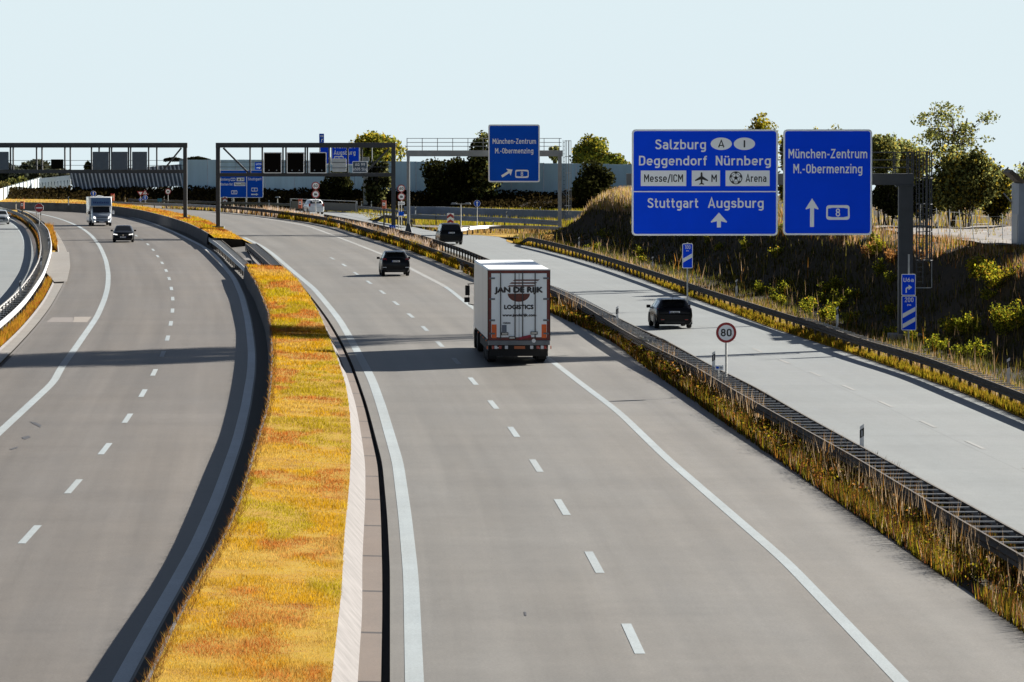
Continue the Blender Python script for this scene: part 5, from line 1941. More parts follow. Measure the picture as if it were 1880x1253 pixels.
def plate(t, y, z, w=.52, h=.11, front=False):
    s = 1 if front else -1
    m = MB().b2((-w / 2, min(y, y + s * .012), z - h / 2), (w / 2, max(y, y + s * .012), z + h / 2)).build('number_plate', m_plate, t)
    y2 = y + s * .014
    b = MB()
    for i, x in enumerate((-.17, -.11, -.02, .06, .12, .18)):
        b.b2((x - .02, min(y2, y2 + s * .003), z - .032), (x + .02, max(y2, y2 + s * .003), z + .032))
    b.build('plate_marks', m_sblack, m)
    MB().b2((-w / 2, min(y2, y2 + s * .003), z - h / 2 + .004), (-w / 2 + .04, max(y2, y2 + s * .003), z + h / 2 - .004)).build('plate_band', m_plateb, m)


def road_heading(c, Y, toward=False):
    s = float(c(Y + 3) - c(Y - 3)) / 6
    return (math.pi if toward else 0) - math.atan(s)


# dark hatchback on the right road
p_black = mat('car_paint_black', (0.006, 0.006, 0.007), 0.25, var=0.1, coat=0.06, spec=0.14)
p_dark = mat('car_paint_anthracite', (0.008, 0.009, 0.011), 0.25, var=0.1, coat=0.06, spec=0.14)
H = [(-2.15, .34, .70, .72, .74, .74, .70), (-2.13, .22, .84, .88, .80, .90, .74), (-2.06, .20, .88, .95, .83, 1.00, .72), (-1.98, .20, .89, .97, .84, 1.05, .70),
     (-1.62, .18, .90, .98, .85, 1.38, .60), (-1.35, .18, .90, .98, .86, 1.42, .60), (-.5, .18, .90, .97, .87, 1.45, .62), (.25, .18, .90, .95, .87, 1.43, .62), (.62, .18, .90, .94, .86, 1.36, .60),
     (1.30, .18, .90, .93, .84, .98, .74), (1.75, .18, .89, .84, .80, .89, .70), (2.02, .20, .84, .70, .76, .76, .62), (2.13, .24, .70, .55, .62, .58, .5)]
x, y = U(1238.5, 604)
t = car('hatchback_car', 'dark compact hatchback driving away alone on the bright right road', (x, y + 2.15, 0), .072, H, p_black, ((4, 5), (5, 6), (6, 7), (7, 8)), (3, 4), (9, 8), ((.79, -1.32), (.79, 1.32)))
t.location = (x - .072 * 2.15, y + 2.15, 0)
mirrors(t, .75, 1.0, .86, p_black)
plate(t, -2.135, .80)
for s in (1, -1):
    MB().loft([[(s * .44, -2.07, .88), (s * .84, -1.98, .90), (s * .84, -1.96, .99), (s * .44, -2.04, .97)], [(s * .44, -2.11, .88), (s * .855, -2.0, .90), (s * .855, -1.97, .99), (s * .44, -2.075, .97)]]).build('tail_lamp', m_tail, t)
    MB().b2((min(s * .5, s * .66), -2.155, .42), (max(s * .5, s * .66), -2.14, .46)).build('reflector', m_tail, t)
MB().b2((-.55, -2.05, 1.415), (.55, -1.58, 1.435)).build('roof_spoiler', p_black, t, bevel=.01)
MB().b2((-.5, -2.16, .24), (.5, -2.10, .36)).build('rear_diffuser', m_trim, t, bevel=.02)
MB().tube((0, -1.3, 1.43), (0, -1.42, 1.60), .012).build('aerial', m_trim, t)

# dark SUV on the main road
S = [(-2.2, .42, .72, .80, .76, .82, .70), (-2.17, .28, .87, .98, .84, 1.0, .76), (-2.10, .26, .91, 1.06, .86, 1.10, .74), (-2.0, .25, .92, 1.08, .87, 1.15, .73),
     (-1.70, .24, .925, 1.09, .87, 1.52, .63), (-1.4, .24, .93, 1.08, .88, 1.59, .63), (-.5, .24, .93, 1.06, .89, 1.63, .65), (.3, .24, .93, 1.04, .89, 1.60, .65), (.65, .24, .93, 1.03, .88, 1.52, .63),
     (1.35, .24, .93, 1.02, .86, 1.08, .76), (1.85, .25, .92, .95, .82, 1.0, .72), (2.1, .28, .88, .80, .78, .86, .64), (2.2, .34, .72, .62, .64, .66, .5)]
x, y = U(727, 507.5)
hd = .078
t = car('suv_car', 'dark sport utility car driving away on the middle road ahead of the lorry', (x - hd * 2.2, y + 2.2, 0), hd, S, p_dark, ((4, 5), (5, 6), (6, 7), (7, 8)), (3, 4), (9, 8), ((.80, -1.32), (.80, 1.34)), wr=.35)
mirrors(t, .78, 1.12, .88, p_black)
plate(t, -2.175, .98)
for s in (1, -1):
    MB().loft([[(s * .60, -2.08, 1.0), (s * .88, -2.0, 1.0), (s * .86, -1.93, 1.18), (s * .64, -2.0, 1.16)], [(s * .60, -2.17, 1.0), (s * .90, -2.04, 1.0), (s * .88, -1.96, 1.18), (s * .64, -2.07, 1.16)]]).build('tail_lamp', m_tail, t)
    MB().b2((min(s * .62, s * .86), -2.22, .56), (max(s * .62, s * .86), -2.17, .60)).build('reflector', m_lampg, t)
    MB().bar((s * .60, -1.5, 1.65), (s * .60, .4, 1.66), .04, .04).build('roof_rail', m_chrome, t)
MB().b2((-.56, -2.0, 1.555), (.56, -1.6, 1.58)).build('roof_spoiler', p_black, t, bevel=.01)
MB().b2((-.62, -2.235, .30), (.62, -2.17, .44)).build('rear_diffuser', m_trim, t, bevel=.02)

# dark people carrier at the back
Vn = [(-2.35, .40, .76, .85, .80, .87, .74), (-2.32, .26, .92, 1.0, .88, 1.02, .82), (-2.27, .24, .95, 1.07, .90, 1.10, .80), (-2.2, .24, .955, 1.1, .91, 1.16, .79),
      (-1.98, .22, .96, 1.1, .91, 1.62, .70), (-1.7, .22, .96, 1.1, .92, 1.72, .70), (-.5, .22, .96, 1.08, .92, 1.76, .71), (.4, .22, .96, 1.06, .92, 1.72, .70), (.8, .22, .96, 1.05, .90, 1.62, .68),
      (1.6, .22, .95, 1.02, .86, 1.08, .76), (2.0, .24, .93, .92, .82, .96, .70), (2.3, .28, .80, .70, .68, .74, .55)]
x, y = U(829, 450)
hd = .11
t = car('people_carrier_car', 'dark people carrier driving away on the slip road towards the red and white chevron board', (x - hd * 2.3, y + 2.35, 0), hd, Vn, p_black, ((4, 5), (5, 6), (6, 7), (7, 8)), (3, 4), (9, 8), ((.83, -1.45), (.83, 1.45)), wr=.33)
mirrors(t, 1.0, 1.12, .92, p_black)
plate(t, -2.325, 1.0)
for s in (1, -1):
    MB().loft([[(s * .55, -2.2, 1.0), (s * .92, -2.12, 1.0), (s * .92, -2.1, 1.12), (s * .55, -2.18, 1.10)], [(s * .55, -2.29, 1.0), (s * .94, -2.15, 1.0), (s * .94, -2.12, 1.12), (s * .55, -2.25, 1.10)]]).build('tail_lamp', m_tail, t)
MB().b2((-.65, -2.4, .30), (.65, -2.3, .42)).build('rear_diffuser', m_trim, t, bevel=.02)

# white estate far back
p_white = mat('car_paint_white', (0.72, 0.74, 0.75), 0.3, var=0.06, coat=0.6)
x, y = U(581, 394)
hd = .20
S2 = [(a, b, c * .95, d, e * .95, f * 1.0, g) for a, b, c, d, e, f, g in S]
t = car('white_car', 'small white car seen from behind on the far road, left of the limit signs', (x - hd * 2.2, y + 2.2, 0), hd, S2, p_white, ((4, 5), (5, 6), (6, 7), (7, 8)), (3, 4), (9, 8), ((.77, -1.32), (.77, 1.34)), wr=.34)
plate(t, -2.175, .80)
mirrors(t, .78, 1.12, .84, p_white)
for s in (1, -1):
    MB().b2((min(s * .66, s * .84), -2.2, .85), (max(s * .66, s * .84), -2.05, 1.2)).build('tail_lamp', m_tail, t, bevel=.02)

# dark saloon coming towards the viewer
D = [(-2.35, .36, .70, .70, .70, .74, .62), (-2.25, .24, .88, .88, .82, .98, .74), (-1.75, .20, .91, .95, .85, 1.05, .74), (-1.1, .18, .91, .96, .86, 1.36, .60), (-.4, .18, .915, .95, .87, 1.44, .61),
     (.3, .18, .915, .94, .87, 1.42, .61), (.6, .18, .915, .93, .86, 1.36, .60), (1.25, .18, .91, .92, .85, 1.0, .76), (1.8, .18, .90, .86, .83, .92, .72), (2.2, .19, .88, .74, .80, .80, .66), (2.36, .22, .82, .58, .74, .62, .58), (2.40, .30, .70, .48, .62, .5, .5)]
x, y = U(223, 445.5, ZL)
hd = road_heading(L_lineR, y, True) - .05
t = car('saloon_car', 'dark saloon with lit headlamps coming towards the viewer in front of the motorhome', (0, 0, ZL), hd, D, p_dark, ((3, 4), (4, 5), (5, 6)), (2, 3), (7, 6), ((.80, -1.42), (.80, 1.42)), wr=.33)
t.location = (x - math.sin(hd) * -2.4 * -1 * 0, y + 2.4, ZL)
mirrors(t, .85, 1.0, .88, p_black)
plate(t, 2.405, .46, front=True)
MB().b2((-.48, 2.30, .50), (.48, 2.395, .70)).build('grille', m_trim, t, bevel=.03)
MB().b2((-.70, 2.33, .24), (.70, 2.41, .36)).build('lower_grille', m_trim, t, bevel=.03)
MB().tube((0, 2.35, .64), (0, 2.41, .63), .07, .07, 14).build('badge', m_chrome, t)
for s in (1, -1):
    MB().loft([[(s * .50, 2.28, .64), (s * .84, 2.12, .66), (s * .84, 2.10, .76), (s * .50, 2.26, .71)], [(s * .50, 2.375, .64), (s * .86, 2.22, .66), (s * .85, 2.18, .76), (s * .50, 2.33, .71)]]).build('headlamp', m_head, t)

# silver car cut by the left edge
p_silver = mat('car_paint_silver', (0.34, 0.36, 0.38), 0.25, 0.4, var=0.05, coat=0.8)
x, y = U(-4, 412.5, ZL)
hd = road_heading(F_line, y, True)
t = car('silver_car', 'silver car coming towards the viewer, cut by the left edge of the photo', (x, y + 2.2, ZL), hd, D, p_silver, ((3, 4), (4, 5), (5, 6)), (2, 3), (7, 6), ((.80, -1.42), (.80, 1.42)), wr=.33)
mirrors(t, .85, 1.0, .88, p_silver)
plate(t, 2.405, .46, front=True)
MB().b2((-.50, 2.30, .46), (.50, 2.40, .66)).build('grille', m_trim, t, bevel=.03)
for s in (1, -1):
    MB().loft([[(s * .50, 2.28, .64), (s * .84, 2.12, .66), (s * .84, 2.10, .76), (s * .50, 2.26, .71)], [(s * .50, 2.375, .64), (s * .86, 2.22, .66), (s * .85, 2.18, .76), (s * .50, 2.33, .74)]]).build('headlamp', m_lampg, t)

# motorhome coming towards the viewer
p_mh = mat('motorhome_white', (0.66, 0.68, 0.69), 0.35, var=0.06, coat=0.3)
p_mhg = mat('motorhome_silver', (0.32, 0.36, 0.41), 0.3, 0.3, var=0.06, coat=0.4)
p_mhb = mat('motorhome_blue', (0.10, 0.19, 0.34), 0.4, var=0.15, scale=1.2)
m_navy = mat('motorhome_letters', (0.012, 0.03, 0.16), 0.5)
x, y = U(178.5, 415.5, ZL)
hd = road_heading(L_lineL, y, True) + .02
t = thing('motorhome', 'white motorhome with blue front above its windscreen, coming towards the viewer on the left road', 'motorhome', (x, y + 3.2, ZL), hd)
MB().loft([[(-1.14, -3.6, .45), (1.14, -3.6, .45), (1.14, -3.6, 2.86), (-1.14, -3.6, 2.86)], [(-1.14, .9, .45), (1.14, .9, .45), (1.14, .9, 2.92), (-1.14, .9, 2.92)],
           [(-1.13, 1.0, 1.75), (1.13, 1.0, 1.75), (1.13, 1.0, 2.92), (-1.13, 1.0, 2.92)], [(-1.10, 1.75, 1.98), (1.10, 1.75, 1.98), (1.08, 1.35, 2.88), (-1.08, 1.35, 2.88)]]).build('body', p_mh, t, smooth=30, bevel=.05)
MB().loft([[(-1.0, 1.775, 2.03), (1.0, 1.775, 2.03), (.96, 1.42, 2.80), (-.96, 1.42, 2.80)], [(-1.0, 1.66, 2.03), (1.0, 1.66, 2.03), (.96, 1.32, 2.80), (-.96, 1.32, 2.80)]]).build('front_panel', p_mhb, t)
lm = MB()
for i in range(9):
    xx_ = -.72 + i * .18
    zq = 2.33
    lm.box((xx_, 1.662, zq + (.02 if i % 3 else 0)), (.11, .03, .17 if i % 4 else .22), rx=math.radians(24))
lm.build('blue_lettering', m_navy, t)
MB().poly(circ(0, 2.9, .38, .14, 18, 0, 180)[::-1], -.6, .5).build('roof_dome', p_mh, t)
cabst = [[(-.98, 1.0, .35), (.98, 1.0, .35), (1.0, 1.0, 1.2), (.92, 1.0, 1.95), (-.92, 1.0, 1.95), (-1.0, 1.0, 1.2)],
         [(-.98, 1.6, .35), (.98, 1.6, .35), (1.0, 1.6, 1.2), (.90, 1.55, 1.96), (-.90, 1.55, 1.96), (-1.0, 1.6, 1.2)],
         [(-.97, 2.35, .35), (.97, 2.35, .35), (.97, 2.35, 1.05), (.90, 2.3, 1.30), (-.90, 2.3, 1.30), (-.97, 2.35, 1.05)],
         [(-.93, 2.95, .35), (.93, 2.95, .35), (.92, 2.95, .85), (.80, 2.92, 1.02), (-.80, 2.92, 1.02), (-.92, 2.95, .85)],
         [(-.84, 3.15, .38), (.84, 3.15, .38), (.80, 3.15, .62), (.62, 3.12, .76), (-.62, 3.12, .76), (-.80, 3.15, .62)]]
MB().loft(cabst).build('cab', p_mhg, t, smooth=35)
pane(t, 'windscreen', [(.84, 2.27, 1.36), (-.84, 2.27, 1.36), (-.82, 1.62, 1.93), (.82, 1.62, 1.93)], off=.03)
MB().loft([[(-.58, 3.16, .60), (.58, 3.16, .60), (.66, 3.02, .92), (-.66, 3.02, .92)], [(-.58, 3.05, .60), (.58, 3.05, .60), (.66, 2.92, .92), (-.66, 2.92, .92)]]).build('grille', m_trim, t)
MB().b2((-.62, 3.08, .36), (.62, 3.18, .50)).build('lower_grille', m_trim, t)
plate(t, 3.185, .43, front=True)
for s in (1, -1):
    MB().loft([[(s * .60, 3.10, .70), (s * .84, 2.98, .74), (s * .80, 2.90, 1.0), (s * .66, 2.96, .95)], [(s * .60, 3.17, .70), (s * .87, 3.03, .74), (s * .83, 2.96, 1.0), (s * .66, 3.04, .95)]]).build('headlamp', m_head, t)
    MB().tube((s * .70, 3.12, .47), (s * .70, 3.19, .47), .075, .075, 14).build('fog_lamp', m_head, t)
    m = MB().box((s * 1.22, 2.0, 1.36), (.18, .12, .34))
    m.bar((s * .97, 2.02, 1.25), (s * 1.2, 2.0, 1.3), .05, .05)
    m.build('mirror', p_mh if s < 0 else m_trim, t, bevel=.03)
    for yy in (2.25, -1.9):
        wheel(t, s * .88, yy, .34, .24, s)
MB().b2((-1.1, -3.5, .28), (1.1, 1.0, .46)).build('skirt', m_trim, t)

# ------------------------------------------------------------------ the lorry
m_trw = mat('trailer_white', (0.78, 0.78, 0.77), 0.38, var=0.07, scale=1.0, streak=True)
m_trs = mat('trailer_side', (0.66, 0.65, 0.635), 0.42, var=0.08, scale=0.9, streak=True)
m_trr = mat('trailer_roof', (0.80, 0.82, 0.83), 0.35, var=0.08, scale=0.8)
m_trd = mat('trailer_door', (0.88, 0.93, 0.96), 0.4, var=0.07, scale=1.1, streak=True)
m_trfr = mat('trailer_frame_red', (0.16, 0.030, 0.020), 0.5, var=0.25, scale=2)
m_trlogo = mat('logo_maroon', (0.13, 0.030, 0.016), 0.5, var=0.1)
m_trblk = mat('trailer_letters', (0.022, 0.018, 0.018), 0.5)
m_org = mat('marker_orange', (0.80, 0.13, 0.012), 0.45, var=0.06)
m_rod = mat('lock_rod', (0.16, 0.15, 0.15), 0.45, 0.6, var=0.2)
m_alu = mat('bumper_alu', (0.30, 0.32, 0.34), 0.45, 0.5, var=0.2)
m_und = mat('chassis_black', (0.016, 0.013, 0.011), 0.75, var=0.3)
YT = 203.0
k = mpp(YT)
# rear frame corners: x 895.5 .. 1010.5, top 495.5, bottom 635
cx = 953.0
base = A(cx, 0, YT)
TR = thing('articulated_lorry', 'white box lorry with maroon logo and orange markers on its rear doors, driving away', 'lorry', (base.x, YT, 0), .050)
W, ZB, ZT, LT = 2.56, 1.02, 3.95, 13.6


def tx(px):
    return (px - cx) * k


def tz(py):
    # height on the rear plane
    return A(cx, py, YT).z


hw_ = W / 2
MB().b2((-hw_, .10, ZB), (hw_, LT, ZT - .03)).build('trailer_box', m_trs, TR, bevel=.03)
MB().loft([[(-hw_ - .005, .02, ZT - .03), (hw_ + .005, .02, ZT - .03), (hw_ - .04, .02, ZT + .02), (-hw_ + .04, .02, ZT + .02)], [(-hw_ - .005, LT, ZT - .03), (hw_ + .005, LT, ZT - .03), (hw_ - .04, LT, ZT + .02), (-hw_ + .04, LT, ZT + .02)]]).build('roof', m_trr, TR)
fr = MB()
fr.b2((-hw_, .0, ZB), (-hw_ + .125, .098, ZT - .032))
fr.b2((hw_ - .125, .0, ZB), (hw_, .098, ZT - .032))
fr.b2((-hw_ + .126, .002, ZT - .15), (hw_ - .126, .098, ZT - .034))
fr.b2((-hw_ + .126, .002, ZB), (hw_ - .126, .098, ZB + .12))
fr.build('rear_frame', m_trfr, TR, bevel=.01)
for s in (1, -1):
    MB().b2((min(s * (hw_ + .001), s * (hw_ + .018)), -.02, ZB - .02), (max(s * (hw_ + .001), s * (hw_ + .018)), .20, ZT)).build('corner_post', m_und, TR)
for s in (1, -1):
    a, b = (0.008, hw_ - .13) if s > 0 else (-hw_ + .13, -0.008)
    d = MB().b2((a, -.012, ZB + .125), (b, .05, ZT - .155)).build('door', m_trd, TR, bevel=.008)
    for px in ((982.5, 959.5) if s > 0 else (919, 945.5)):
        x = tx(px)
        MB().tube((x, -.045, ZB + .02), (x, -.045, ZT - .10), .022).build('lock_rod', m_rod, d, smooth=40)
    for zz in (ZT - .36, ZT - 1.22, ZT - 2.10, ZB + .28):
        xo = s * (hw_ - .04)
        MB().b2((min(xo, xo - s * .24), -.05, zz - .035), (max(xo, xo - s * .24), -.013, zz + .035)).build('hinge', m_alu, d)
    x0 = s * (hw_ - .245)
    MB().b2((x0 - .10, -.03, tz(621)), (x0 + .10, -.013, tz(596))).build('orange_marker', m_org, d)
MB().b2((-.008, -.004, ZB + .125), (.008, .02, ZT - .155)).build('door_seal', m_und, TR)
# logo: three swept bars over a bowl
lg_ = MB()
for (y0, xl, xr, sl) in ((513.5, 941, 991, 3.2), (518.8, 935, 986, 3), (524, 931.5, 982, 3)):
    lg_.poly([(tx(xl), tz(y0 + 2.6)), (tx(xr - sl), tz(y0 + 2.6)), (tx(xr), tz(y0)), (tx(xl + sl + 1), tz(y0))], -.022, -.0135)
lg_.poly([(tx(932), tz(539.5))] + [(tx(952.5 - 20.5 * math.cos(a)), tz(539.5 + 15 * math.sin(a))) for a in np.linspace(.12, math.pi - .12, 16)] + [(tx(973), tz(539.5))], -.022, -.0135)
lg_.build('logo', m_trlogo, TR)
text('JAN DE RIJK', tx(908.5), tx(996), tz(537), 9.2 * k, m_trblk, TR, y=-.024, bold=.022)
text('LOGISTICS', tx(926), tx(979), tz(567.5), 7.0 * k, m_trblk, TR, y=-.018, bold=.016)
text('www.janderijk.com', tx(922.5), tx(984), tz(581), 4.4 * k, m_trblk, TR, y=-.018, bold=.010)
text('12034', tx(923.5), tx(937), tz(595), 3.2 * k, m_trblk, TR, y=-.018, bold=.006)
MB().b2((tx(921.5), -.03, tz(610)), (tx(930), -.0135, tz(597))).build('document_box', mat('doc_grey', (0.13, 0.15, 0.19), .5), TR)
for (x0, x1, y0, y1, nm) in ((920, 933, 610.5, 615.5, 'lock_handle'), (974, 987, 609, 614.5, 'lock_handle'), (934, 946, 617.5, 623, 'lock_handle')):
    MB().b2((tx(x0), -.075, tz(y1)), (tx(x1), -.045, tz(y0))).build('lock_handle', m_und, TR)
    MB().b2((tx(x0 + 1.2), -.083, tz(y1 - 1)), (tx(x1 - 1.2), -.076, tz(y0 + 1))).build('handle_plate', mat('handle_cream', (.55, .52, .46), .5), TR)
MB().box(((tx(953) + tx(975)) / 2, -.06, tz(619.5)), (22 * k, .03, 4.8 * k), ry=-math.radians(13)).build('warning_strip', mat('strip_red', (0.28, 0.012, 0.03), .5, var=.3, scale=8), TR)
MB().poly(circ(tx(980), tz(626), 3.7 * k)[::-1], -.06, -.03).build('speed_sticker', m_trw, TR)
MB().b2((-hw_, -.03, ZB - .20), (hw_, .12, ZB - .005)).build('bumper_rail', m_alu, TR, bevel=.01)
MB().b2((-.95, .1, .72), (.95, LT - .2, ZB - .01)).build('chassis', m_und, TR)
for s in (1, -1):
    MB().b2((min(s * 1.0, s * 1.24), .6, .55), (max(s * 1.0, s * 1.24), 8.6, ZB - .01)).build('side_guard', m_und, TR)
MB().b2((-1.20, .04, .36), (1.20, .14, .66)).build('underrun_bar', m_und, TR)
MB().b2((-.75, -.0, .62), (.75, .06, .84)).build('lamp_carrier', m_und, TR)
MB().b2((tx(944), -.02, .66), (tx(964), -.005, .78)).build('number_plate', mat('plate_orange', (.42, .11, .03), .5), TR)
for s in (1, -1):
    for j, (q, mm) in enumerate(((.46, m_lampg), (.72, m_tail), (.90, m_lampg), (1.0, m_tail))):
        MB().b2((min(s * q, s * (q + .13)), -.03, .66), (max(s * q, s * (q + .13)), -.005, .80)).build('tail_lamp', mm, TR, bevel=.01)
    MB().b2((min(s * 1.30, s * 1.34), -.05, .66), (max(s * 1.30, s * 1.34), .0, .78)).build('marker_lamp', m_org, TR)
    for yy in (2.6, 3.95, 5.3):
        wheel(TR, s * 1.04, yy, .50, .36, s)
    MB().b2((min(s * .86, s * 1.24), 1.60, .16), (max(s * .86, s * 1.24), 1.64, .86)).build('mudflap', m_und, TR)
MB().b2((-1.1, 1.2, .70), (1.1, 1.9, .95)).build('pallet_box', m_und, TR)
# tractor unit ahead of the trailer
p_cab = mat('cab_white', (0.68, 0.69, 0.70), 0.3, var=0.05, coat=0.5)
MB().loft([[(-1.2, LT + .55, 1.0), (1.2, LT + .55, 1.0), (1.2, LT + .55, 3.55), (-1.2, LT + .55, 3.55)], [(-1.24, LT + 1.4, .8), (1.24, LT + 1.4, .8), (1.22, LT + 1.4, 3.75), (-1.22, LT + 1.4, 3.75)],
           [(-1.24, LT + 2.5, .45), (1.24, LT + 2.5, .45), (1.18, LT + 2.35, 3.35), (-1.18, LT + 2.35, 3.35)]]).build('cab', p_cab, TR, smooth=30)
MB().b2((-.45, LT - 2.6, .6), (.45, LT + 2.3, 1.0)).build('tractor_frame', m_und, TR)
for s in (1, -1):
    for yy in (LT - 1.4, LT + 1.7):
        wheel(TR, s * 1.04, yy, .50, .34, s)
    m = MB()
    m.box((s * 1.50, LT + 2.05, 2.56), (.20, .14, .44))
    m.box((s * 1.52, LT + 2.05, 2.14), (.24, .16, .22))
    m.bar((s * 1.20, LT + 2.1, 2.86), (s * 1.50, LT + 2.05, 2.84), .04, .04)
    m.bar((s * 1.20, LT + 2.1, 1.90), (s * 1.46, LT + 2.05, 1.96), .04, .04)
    m.bar((s * 1.44, LT + 2.1, 1.96), (s * 1.44, LT + 2.05, 2.86), .025, .025)
    m.build('mirror', m_und, TR, bevel=.03)
    for j in range(4):
        MB().b2((min(s * 1.27, s * 1.31), LT * .12 + j * 2.6, ZB - .10), (max(s * 1.27, s * 1.31), LT * .12 + j * 2.6 + .10, ZB - .04)).build('marker_lamp', m_org, TR)
# ------------------------------------------------------------------ vegetation
_LAT = RNG.random((128, 128))


def vnoise(x, y):
    xi, yi = np.floor(x).astype(int), np.floor(y).astype(int)
    fx, fy = x - xi, y - yi
    fx, fy = fx * fx * (3 - 2 * fx), fy * fy * (3 - 2 * fy)
    a, b = _LAT[xi % 128, yi % 128], _LAT[(xi + 1) % 128, yi % 128]
    c, d = _LAT[xi % 128, (yi + 1) % 128], _LAT[(xi + 1) % 128, (yi + 1) % 128]
    return (a * (1 - fx) + b * fx) * (1 - fy) + (c * (1 - fx) + d * fx) * fy


def fbm(x, y):
    return 0.55 * vnoise(x, y) + 0.3 * vnoise(x * 2.1 + 7, y * 2.1 + 3) + 0.15 * vnoise(x * 4.3 + 1, y * 4.3 + 9)


def blades(name, P, h, w, cols, lean=0.35, m=None, parent=None):
    n = len(P)
    a = RNG.random(n) * 2 * np.pi
    d = np.stack([np.cos(a), np.sin(a), np.zeros(n)], 1)
    b = RNG.random(n) * 2 * np.pi
    l = np.stack([np.cos(b), np.sin(b), np.zeros(n)], 1) * (h * lean * RNG.random(n))[:, None]
    up = np.zeros((n, 3))
    up[:, 2] = h
    V = np.empty((n, 3, 3))
    V[:, 0] = P - d * (w / 2)[:, None]
    V[:, 1] = P + d * (w / 2)[:, None]
    V[:, 2] = P + up + l
    T = np.arange(n * 3).reshape(n, 3)
    return fast_mesh(name, V.reshape(-1, 3), T, m or LEAF, cols=np.repeat(cols, 3, 0), parent=parent)


def quads(name, P, s, cols, m=None, parent=None, flat=0.0):
    n = len(P)
    a = RNG.normal(size=(n, 3))
    a /= np.linalg.norm(a, axis=1)[:, None]
    b = RNG.normal(size=(n, 3))
    b -= a * (a * b).sum(1)[:, None]
    b /= np.linalg.norm(b, axis=1)[:, None]
    s = np.broadcast_to(s, (n,))[:, None]
    V = np.empty((n, 4, 3))
    V[:, 0] = P - a * s * 0.5
    V[:, 1] = P + b * s * 0.32
    V[:, 2] = P + a * s * 0.5
    V[:, 3] = P - b * s * 0.32
    T = np.arange(n * 4).reshape(n, 4)
    return fast_mesh(name, V.reshape(-1, 3), T, m or LEAF, cols=np.repeat(cols, 4, 0), parent=parent)


LEAF = leaf_mat('leaf', 0.45)
LEAFD = leaf_mat('leaf_dense', 0.22)


def pal(cs, wts, n, jit=0.25):
    cs = np.array(cs)
    k = RNG.choice(len(cs), n, p=np.array(wts) / np.sum(wts))
    c = cs[k] * (1 + RNG.uniform(-jit, jit, (n, 1)))
    return np.clip(c, 0, 1)


def scatter(c0, c1, Ya, Yb, n, power=1.5):
    """points between two plan lines, denser near the camera"""
    t = RNG.random(n)
    e = 1 - power
    Y = (Ya ** e + t * (Yb ** e - Ya ** e)) ** (1 / e)
    u = RNG.random(n)
    x0, x1 = c0(Y), c1(Y)
    return x0 + (x1 - x0) * u, Y, u


# orange grass on the median strip
def median_grass(Ya, Yb, n):
    x, y, u = scatter(G_left, G_right, Ya, Yb, n, 2.2)
    n = len(x)
    z = 0.60 - 0.15 * u - 0.01
    h = RNG.uniform(0.03, 0.085, n) * (0.35 + 1.3 * vnoise(x * 1.3, y * 0.7 + 5)) * np.clip(y / 140, 1, 2.2)
    w = np.clip(0.0085 * y / 90, 0.008, 0.08) * RNG.uniform(0.7, 1.5, n)
    a = fbm(x * 0.45 + 3, y * 0.13 + 11)
    b = fbm(x * 0.55 + 40, y * 0.11 + 2)
    base = np.array([0.74, 0.41, 0.012])
    red = np.array([0.58, 0.17, 0.04])
    grn = np.array([0.50, 0.41, 0.012])
    straw = np.array([0.84, 0.55, 0.13])
    c = np.repeat(base[None], n, 0)
    k = smooth01((a - 0.47) / 0.10)[:, None] * 0.9
    c = c * (1 - k) + red * k
    k = smooth01((0.46 - b) / 0.10)[:, None] * 0.85
    c = c * (1 - k) + grn * k
    k = (smooth01((b - 0.60) / 0.12) * 0.5)[:, None]
    c = c * (1 - k) + straw * k
    k = smooth01((u - 0.9) / 0.1)[:, None] * 0.4
    c = c * (1 - k) + grn * k
    c *= RNG.uniform(0.4, 1.4, (n, 1)) * (0.8 + 0.4 * fbm(x * 2.0 + 5, y * 1.2))[:, None]
    tag(blades('median_grass', np.stack([x, y, z], 1), h, w, c, 0.9), kind='stuff')


median_grass(70, PASS0, 190000)
median_grass(PASS1, 620, 14000)
# ragged tufts hanging over the wall edge
x, y, u = scatter(G_left.off(-0.10), G_left.off(0.15), 75, 326, 5000, 1.6)
tag(blades('edge_grass', np.stack([x, y, np.full(len(x), 0.6)], 1), RNG.uniform(0.05, 0.2, len(x)), np.clip(0.012 * y / 90, .012, .06),
           pal([(0.30, 0.13, 0.03), (0.12, 0.06, 0.02), (0.4, 0.25, 0.05)], [2, 1, 1], len(x)), 1.2), kind='stuff')

# tall herbs under the double guard rail
def herbs(name, c0, c1, Ya, Yb, n, hlo, hhi, cs, wts, z=0.0, power=1.6, wk=1.0, clump=True, m=None, lean=0.35):
    x, y, u = scatter(c0, c1, Ya, Yb, n, power)
    if clump:
        keep = fbm(x * 0.6 + 17, y * 0.22 + 5) > RNG.uniform(0.22, 0.6, n)
        x, y, u = x[keep], y[keep], u[keep]
    n = len(x)
    h = RNG.uniform(hlo, hhi, n) * (0.45 + 1.0 * fbm(x * 0.5 + 9, y * 0.15))
    w = np.clip(0.022 * y / 110, 0.02, 0.12) * RNG.uniform(0.6, 1.5, n) * wk
    zz = z(x, y) if callable(z) else np.full(n, z)
    patch = 0.75 + 0.5 * fbm(x * 0.35, y * 0.08 + 3)
    c = pal(cs, wts, n, 0.3) * patch[:, None]
    return tag(blades(name, np.stack([x, y, zz], 1), h, w, c, lean, m=m), kind='stuff')


OL, YG, OR, ST, DK = (0.10, 0.095, 0.012), (0.34, 0.27, 0.018), (0.42, 0.19, 0.03), (0.52, 0.38, 0.24), (0.05, 0.04, 0.01)
RU = (0.24, 0.085, 0.03)


